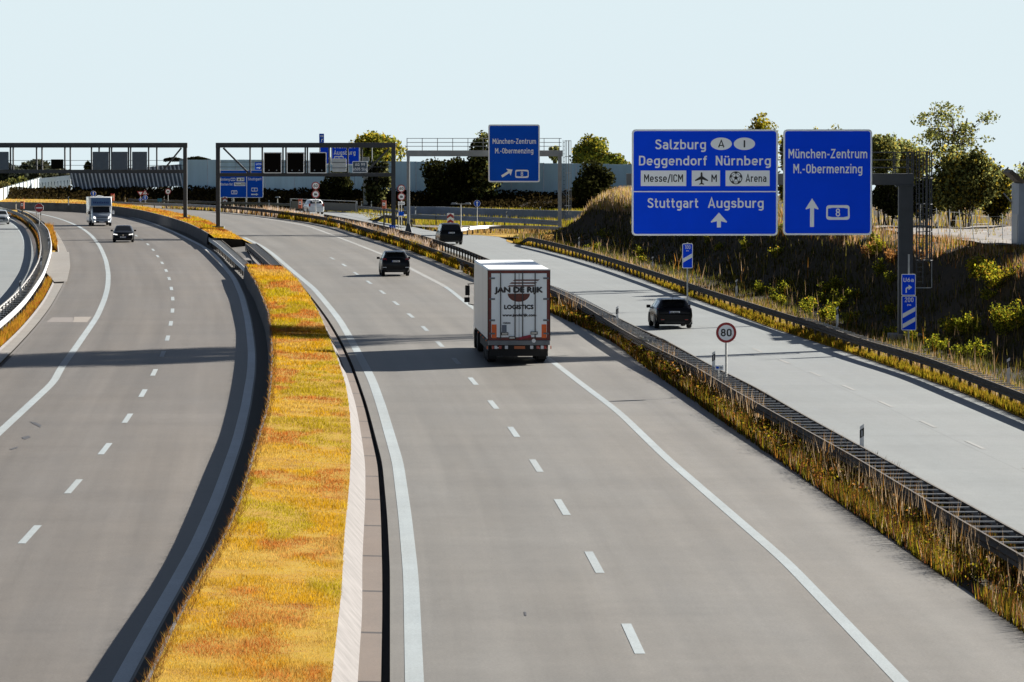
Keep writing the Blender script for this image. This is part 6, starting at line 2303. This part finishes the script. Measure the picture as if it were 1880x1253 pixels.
def herb_leaves(c):
    x, y, u = scatter(M_right.off(0.15), NEAR.off(-0.02), 80, 330, 26000, 1.7)
    keep = fbm(x * 0.9 + 31, y * 0.35 + 8) > RNG.uniform(0.3, 0.62, len(x))
    x, y, u = x[keep], y[keep], u[keep]
    z = RNG.random(len(x)) * 0.62 * (0.3 + fbm(x * 0.7 + 3, y * 0.3))
    s = np.clip(0.055 * y / 110, 0.05, 0.16) * RNG.uniform(0.6, 1.5, len(x))
    tag(quads('median_leaves', np.stack([x, y, z], 1), s, pal([OL, YG, OR, DK, RU, ST], [3, 2.2, 1.2, 2.4, 2, .5], len(x), .3)), kind='stuff')


herbs('median_herbs', M_right.off(0.1), NEAR.off(-0.06), 80, 330, 46000, 0.15, 0.58, [OL, YG, OR, ST, DK, RU], [3, 2.2, 1.6, 0.8, 2.2, 2])
herb_leaves(NEAR)
herbs('median_herbs', NEAR.off(0.05), FAR.off(-0.05), 80, 330, 26000, 0.2, 0.5, [OL, DK, OR], [2, 5, 1], clump=False, wk=1.6)
herbs('median_herbs', FAR.off(-0.35), FAR.off(0.3), 80, 330, 26000, 0.3, 0.62, [OL, DK, RU], [2, 6, 1], clump=False, wk=2.2)
herbs('median_stalks', M_right.off(0.6), NEAR.off(0.2), 80, 330, 2600, 0.7, 1.15, [ST, OR], [3, 1], wk=0.8)
herbs('median_herbs', M_right.off(0.1), NEAR.off(-0.1), 335, 520, 11000, 0.3, 0.8, [OL, YG, OR, (0.5, 0.3, 0.02)], [2, 3, 1.5, 2], wk=1.3)
herbs('dry_grass', NEAR.off(0.2), FAR.off(0.25), 385, 556, 9000, 0.3, 0.8, [ST, (0.6, 0.48, 0.4), OR], [3, 3, 1], wk=1.2, clump=False)
herbs('roadside_grass', NEAR.off(0.3), NEAR.off(2.5), 520, 580, 2500, 0.2, 0.5, [ST, YG, OR], [2, 2, 1], wk=1.3)

# verge in front of the right rail
herbs('verge_grass', R_right.off(0.05), R_rail.off(0.25), 92, 410, 52000, 0.10, 0.34, [YG, (0.46, 0.30, 0.03), OR, OL], [4, 3, 1, 1], z=0.03, clump=False, wk=1.1)
herbs('verge_grass', R_rail.off(0.25), R_rail.off(1.8), 92, 412, 22000, 0.2, 0.6, [ST, (0.40, 0.24, 0.12), YG, OL], [2, 2, 2, 3], z=0.2)


def bz(x, y):
    return bank_z(x - R_rail(y), y, x) - 0.03


# embankment cover: slope shade put into dark colours, straw and rust along the crest
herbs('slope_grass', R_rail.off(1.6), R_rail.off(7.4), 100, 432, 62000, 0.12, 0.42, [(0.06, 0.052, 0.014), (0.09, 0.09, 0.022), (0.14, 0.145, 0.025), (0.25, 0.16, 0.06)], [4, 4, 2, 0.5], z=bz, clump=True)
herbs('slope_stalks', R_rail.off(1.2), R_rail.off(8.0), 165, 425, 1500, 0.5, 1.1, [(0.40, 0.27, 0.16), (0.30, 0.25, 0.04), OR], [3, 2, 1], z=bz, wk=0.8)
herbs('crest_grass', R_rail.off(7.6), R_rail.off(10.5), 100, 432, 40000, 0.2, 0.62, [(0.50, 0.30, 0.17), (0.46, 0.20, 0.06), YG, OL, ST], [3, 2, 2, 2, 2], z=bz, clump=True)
herbs('crest_grass', R_rail.off(7.2), R_rail.off(10.0), 385, 434, 5000, 0.45, 1.1, [(0.62, 0.46, 0.34), (0.55, 0.34, 0.12), (0.5, 0.4, 0.06)], [3, 3, 2], z=bz, clump=False, wk=1.1)
herbs('plateau_grass', R_rail.off(10.5), R_rail.off(40), 175, 430, 24000, 0.15, 0.5, [YG, (0.42, 0.30, 0.08), OR, ST], [3, 3, 1, 2], z=bz, clump=True, wk=1.3)

# left verge between the rails and the kerb
herbs('left_verge_grass', L_railR.off(0.25), L_slab.off(-0.2), 205, 316, 18000, 0.15, 0.5, [OR, (0.44, 0.26, 0.02), (0.40, 0.12, 0.03), YG], [4, 3, 2, 1], z=ZL + 0.05, clump=False, wk=1.1)
herbs('left_verge_grass', L_railR.off(0.2), L_slab.off(-0.2), 398, 470, 5000, 0.2, 0.9, [OR, (0.46, 0.26, 0.02), (0.42, 0.14, 0.04)], [3, 3, 2], z=ZL + 0.05, clump=False, wk=1.1)
herbs('left_verge_grass', F_line.off(1.2), L_railL.off(-0.1), 300, 560, 7000, 0.1, 0.4, [OR, DK, (0.40, 0.16, 0.05), YG], [3, 2, 2, 1], z=ZL + 0.04, wk=1.3)

# field behind the slip road
xx = RNG.uniform(-28, 24, 30000)
yy = RNG.uniform(440, 570, 30000)
kp = (xx > R_right(yy) + 0.6) & (fbm(xx * 0.4, yy * 0.1) > 0.3)
for ya, yb in ((468, 478), (528, 541)):
    kp &= ~((yy > ya) & (yy < yb) & (xx > -14))
xx, yy = xx[kp], yy[kp]
near_ = (yy < 470)[:, None]
cc = np.where(near_, pal([(0.46, 0.26, 0.08), (0.50, 0.34, 0.16), YG], [3, 2, 1], len(xx)), pal([YG, (0.28, 0.30, 0.02), (0.5, 0.36, 0.08)], [3, 2, 2], len(xx)))
tag(blades('field_grass', np.stack([xx, yy, np.full(len(xx), -0.45)], 1), RNG.uniform(0.45, 0.85, len(xx)), RNG.uniform(0.1, 0.2, len(xx)), cc, 0.4), kind='stuff')

# scrub on the bank, the noise wall's shade put into its dark colours
n = 26000
xx, dd = RNG.uniform(-75, 26, n), RNG.uniform(1, 16.5, n)
yy = foot(xx) + dd
zz = np.interp(dd, BANK_D, BANK_Z) + RNG.random(n) ** 1.5 * (0.2 + 0.8 * fbm(xx * 0.35, yy * 0.3))
tag(quads('scrub', np.stack([xx, yy, zz], 1), RNG.uniform(0.25, 0.55, n), pal([(0.04, 0.028, 0.012), (0.06, 0.045, 0.016), (0.09, 0.07, 0.025)], [4, 3, 1], n), LEAFD), kind='stuff')
xx = RNG.uniform(-12, 24, 5000)
yy = foot(xx) + RNG.uniform(-5, 2, 5000)
tag(blades('bank_foot_grass', np.stack([xx, yy, np.full(5000, -0.2)], 1), RNG.uniform(0.1, 0.55, 5000), RNG.uniform(0.1, 0.22, 5000), pal([(0.30, 0.28, 0.02), (0.5, 0.36, 0.08)], [3, 2], 5000)), kind='stuff')

# ------------------------------------------------------------------ trees and bushes
m_bark = mat('bark', (0.06, 0.045, 0.032), 0.9, var=0.35, scale=4)
GREEN = [(0.14, 0.17, 0.03), (0.24, 0.25, 0.04), (0.08, 0.10, 0.02), (0.40, 0.33, 0.04)]
AUTUMN = [(0.50, 0.42, 0.035), (0.36, 0.34, 0.05), (0.15, 0.16, 0.03), (0.62, 0.42, 0.04)]
DARKG = [(0.035, 0.036, 0.012), (0.06, 0.062, 0.02), (0.12, 0.12, 0.035)]
GREYG = [(0.30, 0.34, 0.12), (0.46, 0.46, 0.15), (0.16, 0.18, 0.06), (0.60, 0.50, 0.10)]


def tree(name, label, loc, H, cz, rx, rz, k, n, leaf, cs, wts, group, trunk=0.14, stems=1, ry=None, spread=0.42, cat='tree', m=None, lo=0.0):
    ry = rx if ry is None else ry
    t = thing(name, label, cat, loc, 0, group)
    cen = []
    for i in range(k):
        while True:
            q = RNG.uniform(-1, 1, 3)
            if 0.25 < np.linalg.norm(q) < 1:
                break
        cen.append((q[0] * rx * (1 - spread * .5), q[1] * ry * (1 - spread * .5), cz + q[2] * rz * (1 - spread * .5)))
    cen = np.array(cen)
    cen[:, 2] = np.maximum(cen[:, 2], lo + 0.3)
    sz = RNG.uniform(0.6, 1.25, k)
    ix = RNG.choice(k, n, p=sz ** 2 / (sz ** 2).sum())
    g = RNG.normal(size=(n, 3))
    g /= np.maximum(np.linalg.norm(g, axis=1), 1e-6)[:, None]
    rad = RNG.random(n) ** 0.45
    P = cen[ix] + g * (rad * sz[ix])[:, None] * np.array([rx, ry, rz * 0.85]) * spread
    P[:, 2] = np.maximum(P[:, 2], lo + RNG.random(n) * 0.3)
    tint = RNG.uniform(0.7, 1.3, k)[ix][:, None]
    c = pal(cs, wts, n, 0.3) * tint
    quads('crown', P, RNG.uniform(0.7, 1.4, n) * leaf, c, m or LEAF, t)
    mb = MB()
    for s in range(stems):
        a = 2 * math.pi * s / max(stems, 1) + 0.4
        base = Vector((0.15 * math.cos(a), 0.15 * math.sin(a), 0)) if stems > 1 else Vector((0, 0, 0))
        top = Vector((rx * 0.35 * math.cos(a), ry * 0.35 * math.sin(a), cz + rz * 0.45)) if stems > 1 else Vector((0, 0, cz + rz * 0.5))
        mid = base.lerp(top, 0.45) + Vector((RNG.normal() * 0.1, RNG.normal() * 0.1, 0))
        mb.tube(base, mid, trunk, trunk * 0.7, 7).tube(mid, top, trunk * 0.7, trunk * 0.2, 6)
        for i in range(s, k, stems):
            f = RNG.uniform(0.25, 0.95)
            p = mid.lerp(top, f) if f > 0.5 else base.lerp(mid, 0.5 + f)
            q = Vector(cen[i])
            h_ = p.lerp(q, 0.5) + Vector((0, 0, -0.08 * (q - p).length))
            mb.tube(p, h_, trunk * 0.38, trunk * 0.25, 5).tube(h_, q, trunk * 0.25, trunk * 0.07, 5)
    mb.build('trunk', m_bark, t, smooth=60)
    return t


def at(px, py, Y):
    return A(px, py, Y)


def wtree(px, Y, zb, ytop, ybot_crown, halfw, name, label, cs, wts, group, n=4200, leaf=0.42, k=22, **kw):
    """tree placed by bearing and distance; crown size from the survey"""
    if Y < 60:
        Y = by_foot(px, Y)
    s = F / Y
    x = (px - 940) / s
    ztop = 10 - (ytop - 227) / s
    zc0 = 10 - (ybot_crown - 227) / s
    rz = (ztop - zc0) / 2
    return tree(name, label, (x, Y, zb), ztop - zb, (ztop + zc0) / 2 - zb, halfw / s, rz, k, n, leaf, cs, wts, group, **kw)


TG = 'trees along the distant noise wall'
wtree(690, 24, 2.5, 238, 330, 58, 'roadside_tree', 'tall yellow green tree rising above the long grey gantry, behind its right end', AUTUMN + GREEN, [2, 2, 1, 1, 1.5, 1.5, 1, 1], TG, n=9000, k=34, spread=.5)
wtree(612, 7, 0.5, 306, 384, 36, 'roadside_tree', 'dark rounded tree standing before the noise wall beside the tall mast with blue signs', DARKG + [(0.20, 0.20, 0.06)], [4, 3, 1, 0.5], TG, n=4000, lo=0.2, m=LEAFD)
wtree(693, 4, 0.0, 285, 384, 28, 'roadside_tree', 'pale leaved tree just right of the tall grey sign mast', [(0.16, 0.17, 0.06), (0.06, 0.06, 0.02), (0.34, 0.33, 0.13)], [3, 3, 1.4], TG, n=3500, lo=0.2)
wtree(822, 7, 0.3, 282, 386, 50, 'roadside_tree', 'dark dome shaped tree under the slim sign gantry, left of its blue sign', DARKG + [(0.22, 0.24, 0.05)], [5, 4, 1, 0.35], TG, n=7000, lo=0.1, m=LEAFD, k=30)
wtree(892, 9, 0.5, 243, 382, 40, 'roadside_tree', 'grey green tree half hidden behind the blue exit sign with the slanting arrow', GREYG + DARKG, [1, 1, 1, .5, 2, 2, 1], TG, n=6000, lo=0.1)
wtree(1092, 5, 0.3, 300, 392, 50, 'roadside_tree', 'dark round tree behind the ladder cage at the end of the slim gantry', DARKG, [5, 4, 2], TG, n=6500, lo=0.1, m=LEAFD, k=30)
wtree(1082, 25, 2.0, 246, 318, 40, 'roadside_tree', 'airy yellow green tree showing above the noise wall right of the slim gantry', AUTUMN + GREEN, [1, 2, 1, .6, 2, 2, 1, 1], TG, n=5200, leaf=0.34, k=30)
wtree(1130, 24, 2.0, 280, 330, 28, 'roadside_tree', 'low yellow green tree over the noise wall, left of the widest blue sign', AUTUMN + GREEN, [1, 2, 1, .6, 2, 2, 1, 1], TG, n=3200, leaf=0.34)
wtree(170, 690, 0.0, 288, 330, 15, 'conifer_tree', 'small dark fir top seen through the left gantry beside a grey panel', DARKG, [3, 3, 2], TG, n=1500, leaf=0.4, k=12)
wtree(1020, 26, 2.5, 262, 305, 14, 'roadside_tree', 'thin treetop seen through the railing at the right end of the slim gantry', GREYG, [2, 2, 1, 1], TG, n=900, leaf=0.32, k=8)

TP = 'trees on top of the embankment'
wtree(1748, 292, CREST, 186, 300, 88, 'plateau_tree', 'tall airy many stemmed tree standing highest on the embankment at right', [(0.27, 0.29, 0.08), (0.14, 0.16, 0.05), (0.42, 0.36, 0.07)], [3, 2, 1.4], TP, n=3000, leaf=0.16, k=46, stems=6, trunk=0.085, spread=0.24)
wtree(1668, 300, CREST, 256, 335, 50, 'plateau_tree', 'thin leafy tree behind the railing end of the big sign gantry', GREYG + [(0.34, 0.22, 0.05)], [2, 2, 1, 1, 1], TP, n=5600, leaf=0.19, k=36, stems=2, trunk=0.06)
wtree(1618, 296, CREST, 236, 330, 36, 'plateau_tree', 'sparse tree peeping out right of the exit sign with the upright arrow', GREYG, [2, 2, 2, 1], TP, n=4600, leaf=0.19, k=30, stems=2, trunk=0.06)
wtree(1396, 300, CREST, 208, 330, 40, 'plateau_tree', 'yellow green treetop showing above the right half of the widest blue sign', AUTUMN, [3, 2, 1, 1], TP, n=3000, leaf=0.18, k=26, stems=2, trunk=0.06)
wtree(1515, 304, CREST, 226, 330, 44, 'plateau_tree', 'few twigs of a treetop just above the exit sign with the upright arrow', AUTUMN, [2, 2, 2, 1], TP, n=1500, leaf=0.16, k=22, stems=3, trunk=0.05, spread=0.3)
wtree(1442, 298, CREST, 250, 400, 16, 'plateau_tree', 'narrow strip of tree seen in the gap between the two big blue signs', AUTUMN + DARKG, [2, 2, 1, 1, 2, 2, 1], TP, n=1500, leaf=0.18, k=14, stems=1, trunk=0.06)
wtree(1775, 284, CREST, 268, 404, 72, 'plateau_bush', 'big rounded olive bush in the middle of the embankment top, yellow at its crown', GREYG + DARKG + [(0.36, 0.25, 0.02)], [2, 2, 2, 1, 2, 2, 1, 1.2], TP, n=17000, leaf=0.19, k=54, stems=4, trunk=0.05, cat='bush', lo=0.1)
wtree(1828, 288, CREST, 296, 408, 36, 'plateau_bush', 'dark bush with yellow leaf edges left of the concrete noise barrier', DARKG + AUTUMN, [3, 2, 1, 1, 1, 1, 1], TP, n=8000, leaf=0.19, k=34, stems=3, trunk=0.05, cat='bush', lo=0.1)
wtree(1695, 290, CREST, 320, 406, 46, 'plateau_bush', 'shaded dark bush behind the ladder cage of the big sign gantry', DARKG + GREYG, [3, 3, 1, 1, 1, 1, .5], TP, n=8000, leaf=0.19, k=34, stems=3, trunk=0.05, cat='bush', lo=0.1)
wtree(1632, 288, CREST, 330, 404, 40, 'plateau_bush', 'very dark bush below the beam end of the big sign gantry', DARKG, [4, 3, 2], TP, n=5000, leaf=0.17, k=28, stems=3, trunk=0.05, cat='bush', lo=0.1, m=LEAFD)
wtree(1900, 284, CREST, 280, 400, 46, 'plateau_bush', 'grey green bush showing above the concrete barrier at the right edge', GREYG, [2, 2, 2, 1], TP, n=3500, leaf=0.17, k=26, stems=3, trunk=0.05, cat='bush', lo=0.1)

# leafy plants standing on the slope
def slope_plant(px, py, off, h, r, n, cs, wts, label, stemmy=True, name='slope_shrub'):
    # find where the bearing meets the given offset behind the rail
    for Y in np.arange(120, 430, 0.25):
        x = (px - 940) * Y / F
        if float(R_rail(Y)) + off <= x:
            pass
        else:
            continue
        break
    Ys = np.arange(120, 430, 0.25)
    d = np.abs((px - 940) * Ys / F - (R_rail(Ys) + off))
    Y = float(Ys[d.argmin()])
    x = (px - 940) * Y / F
    z = float(bank_z(np.array(off), np.array(Y), np.array(x)))
    t = thing(name, label, 'bush', (x, Y, z - 0.05), 0, 'shrubs on the embankment slope')
    st = MB()
    P = []
    k = max(7, int(n / 90))
    for i in range(k):
        a, e = RNG.random() * 2 * math.pi, RNG.random() ** 0.7 * r
        tip = Vector((math.cos(a) * e, math.sin(a) * e, h * RNG.uniform(0.6, 1.05) * (1 - 0.35 * e / r)))
        b = Vector((math.cos(a) * e * 0.25, math.sin(a) * e * 0.25, 0))
        st.tube(b, tip, 0.012, 0.004, 4)
        m_ = int(n / k)
        f = RNG.random(m_) ** 0.6
        q = np.array(b) + (np.array(tip) - np.array(b)) * f[:, None] + RNG.normal(size=(m_, 3)) * (0.05 + 0.06 * r)
        P.append(q)
    P = np.concatenate(P)
    P[:, 2] = np.maximum(P[:, 2], 0.03)
    quads('foliage', P, RNG.uniform(0.07, 0.15, len(P)), pal(cs, wts, len(P), 0.3), LEAF, t)
    st.build('stem', m_bark, t)


# a tall poplar standing just outside the right edge: its long shadow streaks the three roads
tree('poplar_tree', 'tall poplar on the embankment just outside the right edge', (30.5, 258.0, CREST), 30, 25.0, 3.6, 7.5, 110, 15000, .36, DARKG + GREEN, [1] * 7, trunk=.25, spread=.24, ry=8.5, group=None)

LS = [(0.50, 0.47, 0.03), (0.30, 0.32, 0.03), (0.60, 0.38, 0.04), (0.14, 0.16, 0.02)]
slope_plant(1835, 480, 7.2, 1.5, 1.1, 1500, LS, [3, 2, 2, 1], 'yellow green shrub near the crest at the right edge, below the gravel')
slope_plant(1790, 470, 7.4, 1.1, 0.9, 1100, LS, [3, 2, 2, 1], 'leafy orange tinged shrub on the crest under the fence posts')
slope_plant(1868, 525, 5.6, 1.4, 0.8, 1100, LS, [2, 3, 1, 2], 'upright spiky green shrub halfway up the slope at the right edge')
slope_plant(1838, 540, 5.4, 1.3, 0.8, 1000, LS, [2, 3, 1, 2], 'upright spiky green shrub halfway up the slope, left of another one')
slope_plant(1775, 565, 4.7, 0.95, 0.75, 900, LS, [3, 3, 1, 1], 'low fan shaped green shrub right of the ladder cage in the dark slope')
slope_plant(1752, 575, 4.6, 0.7, 0.5, 500, LS, [3, 3, 1, 1], 'small fan shaped green plant in the dark slope, nearest the tall steel post')
slope_plant(1612, 418, 7.6, 1.0, 0.6, 700, LS, [3, 3, 1, 1], 'green shrub on the crest right below the exit sign corner')
slope_plant(1600, 436, 7.4, 0.9, 0.9, 900, [(0.5, 0.26, 0.10), (0.46, 0.20, 0.05), (0.40, 0.28, 0.1)], [2, 2, 1], 'rust orange bush on the crest left of the tall steel post')
slope_plant(1640, 440, 7.4, 0.8, 0.8, 700, [(0.5, 0.26, 0.10), (0.46, 0.20, 0.05)], [2, 2], 'rust orange bush on the crest directly behind the tall steel post')
slope_plant(1515, 575, 1.9, 0.9, 0.5, 500, LS, [3, 3, 1, 2], 'tall green weeds behind the right guard rail, under the exit sign')
slope_plant(1575, 500, 5.0, 0.6, 0.5, 300, LS, [1, 3, 1, 3], 'small green plant in the shaded slope below the exit sign')
slope_plant(1640, 510, 4.6, 0.7, 0.4, 300, LS, [1, 3, 1, 3], 'thin pale plant left of the foot of the tall steel post')
for i in range(46):
    px_, of_ = float(RNG.uniform(1090, 1875)), float(RNG.uniform(2.2, 8.6))
    rusty = of_ > 7.0 and i % 2
    slope_plant(px_, 500, of_, RNG.uniform(.5, 1.0), RNG.uniform(.35, .8), int(RNG.uniform(250, 600)),
                [(0.5, 0.26, 0.10), (0.46, 0.20, 0.05), (0.5, 0.36, 0.2)] if rusty else LS, [2, 2, 1] if rusty else [2, 3, .6, 3],
                'rust coloured weed clump along the crest of the embankment' if rusty else 'low green weed clump on the shaded embankment slope', name='weed_clump')
slope_plant(1005, 428, 1.2, 1.1, 0.5, 400, [(0.55, 0.30, 0.08), (0.5, 0.36, 0.12)], [1, 1], 'bright orange tuft at the tip of the embankment beside the white guard rail')
slope_plant(1095, 356, 9.0, 0.9, 1.2, 900, [(0.55, 0.42, 0.36), (0.5, 0.3, 0.14)], [2, 2], 'feathery pale grass clump on the crest before the dark round tree')
slope_plant(1135, 340, 9.0, 0.9, 1.2, 900, [(0.55, 0.36, 0.22), (0.5, 0.27, 0.10), YG], [2, 2, 1], 'orange and straw grass clump on the crest at the left edge of the widest sign')

# wooded hills far behind on the left, each clump a rounded mass of trees
HG = 'hazy trees far off at the left'  # distance haze is put into the greyer, paler leaf colours
for (px, Y, ytop, ybot, hw, cs, lab) in (
        (62, 1150, 294, 345, 46, [(0.10, 0.12, 0.085), (0.14, 0.15, 0.10), (0.20, 0.19, 0.10)], 'broad hazy wooded clump on the horizon behind the left gantry'),
        (10, 1050, 300, 350, 40, [(0.09, 0.11, 0.085), (0.12, 0.13, 0.10)], 'hazy dark wooded clump at the left edge under the gantry beam'),
        (100, 1250, 306, 345, 40, [(0.14, 0.15, 0.12), (0.18, 0.18, 0.12)], 'pale hazy tree line right of the small dark gantry panel'),
        (148, 1300, 312, 340, 40, [(0.14, 0.15, 0.11), (0.20, 0.19, 0.12)], 'faint low tree line left of the fir top'),
        (30, 760, 325, 372, 26, [(0.24, 0.24, 0.06), (0.13, 0.14, 0.05)], 'yellow green tree behind the pale panel wall at the left'),
        (12, 740, 335, 372, 14, [(0.30, 0.24, 0.07), (0.13, 0.13, 0.05)], 'small autumn coloured tree behind the pale panel wall, at the left edge')):
    s = F / Y
    zt, z0 = 10 - (ytop - 227) / s, 10 - (ybot - 227) / s
    tree('distant_tree', lab, ((px - 940) / s, Y, z0 - 2), zt - z0 + 2, (zt - z0) / 2 + 2, hw / s, (zt - z0) / 2, 26, 4200, 0.011 * Y * 0.09, cs, [1] * len(cs), HG, trunk=0.2, ry=6, m=LEAFD)
# creeper on the noise wall, litter and cracks on the road
xx, zz = IVY
n = len(xx)
P = np.stack([xx, YW + .2 + RNG.uniform(-.2, .5, n), zz], 1)
tag(quads('creeper', P, RNG.uniform(.2, .45, n), pal([(.03, .03, .012), (.05, .045, .02)], [1, 1], n), LEAFD), 'dark creeper spilling over the top of the noise wall between the two dark gantries', 'creeper')
m_tar = mat('tar_seal', (0.05, 0.045, 0.045), 0.5, var=.2)
for pts in ([(54, 774), (66, 776), (76, 781), (74, 785), (62, 779)], [(40, 803), (52, 800), (57, 803), (47, 807), (42, 806)], [(17, 825), (26, 822), (33, 820), (32, 823), (22, 826)]):
    sheet('tar_patch', pts, ZL + .008, m_tar)
sheet('tar_patch', [(962, 1123), (966, 1124), (967, 1131), (963, 1130)], .008, m_tar)
m_cab1 = mat('asphalt_repair', (0.19, 0.165, 0.15), .7, var=.12)
m_cab2 = mat('asphalt_repair_pale', (0.27, 0.235, 0.20), .7, var=.12)
sheet('road_repair', [(84, 592), (134, 592), (134, 583), (96, 583)], ZL + .005, m_cab1)
sheet('road_repair', [(134, 592), (160, 592), (168, 582), (136, 582)], ZL + .005, m_cab2)
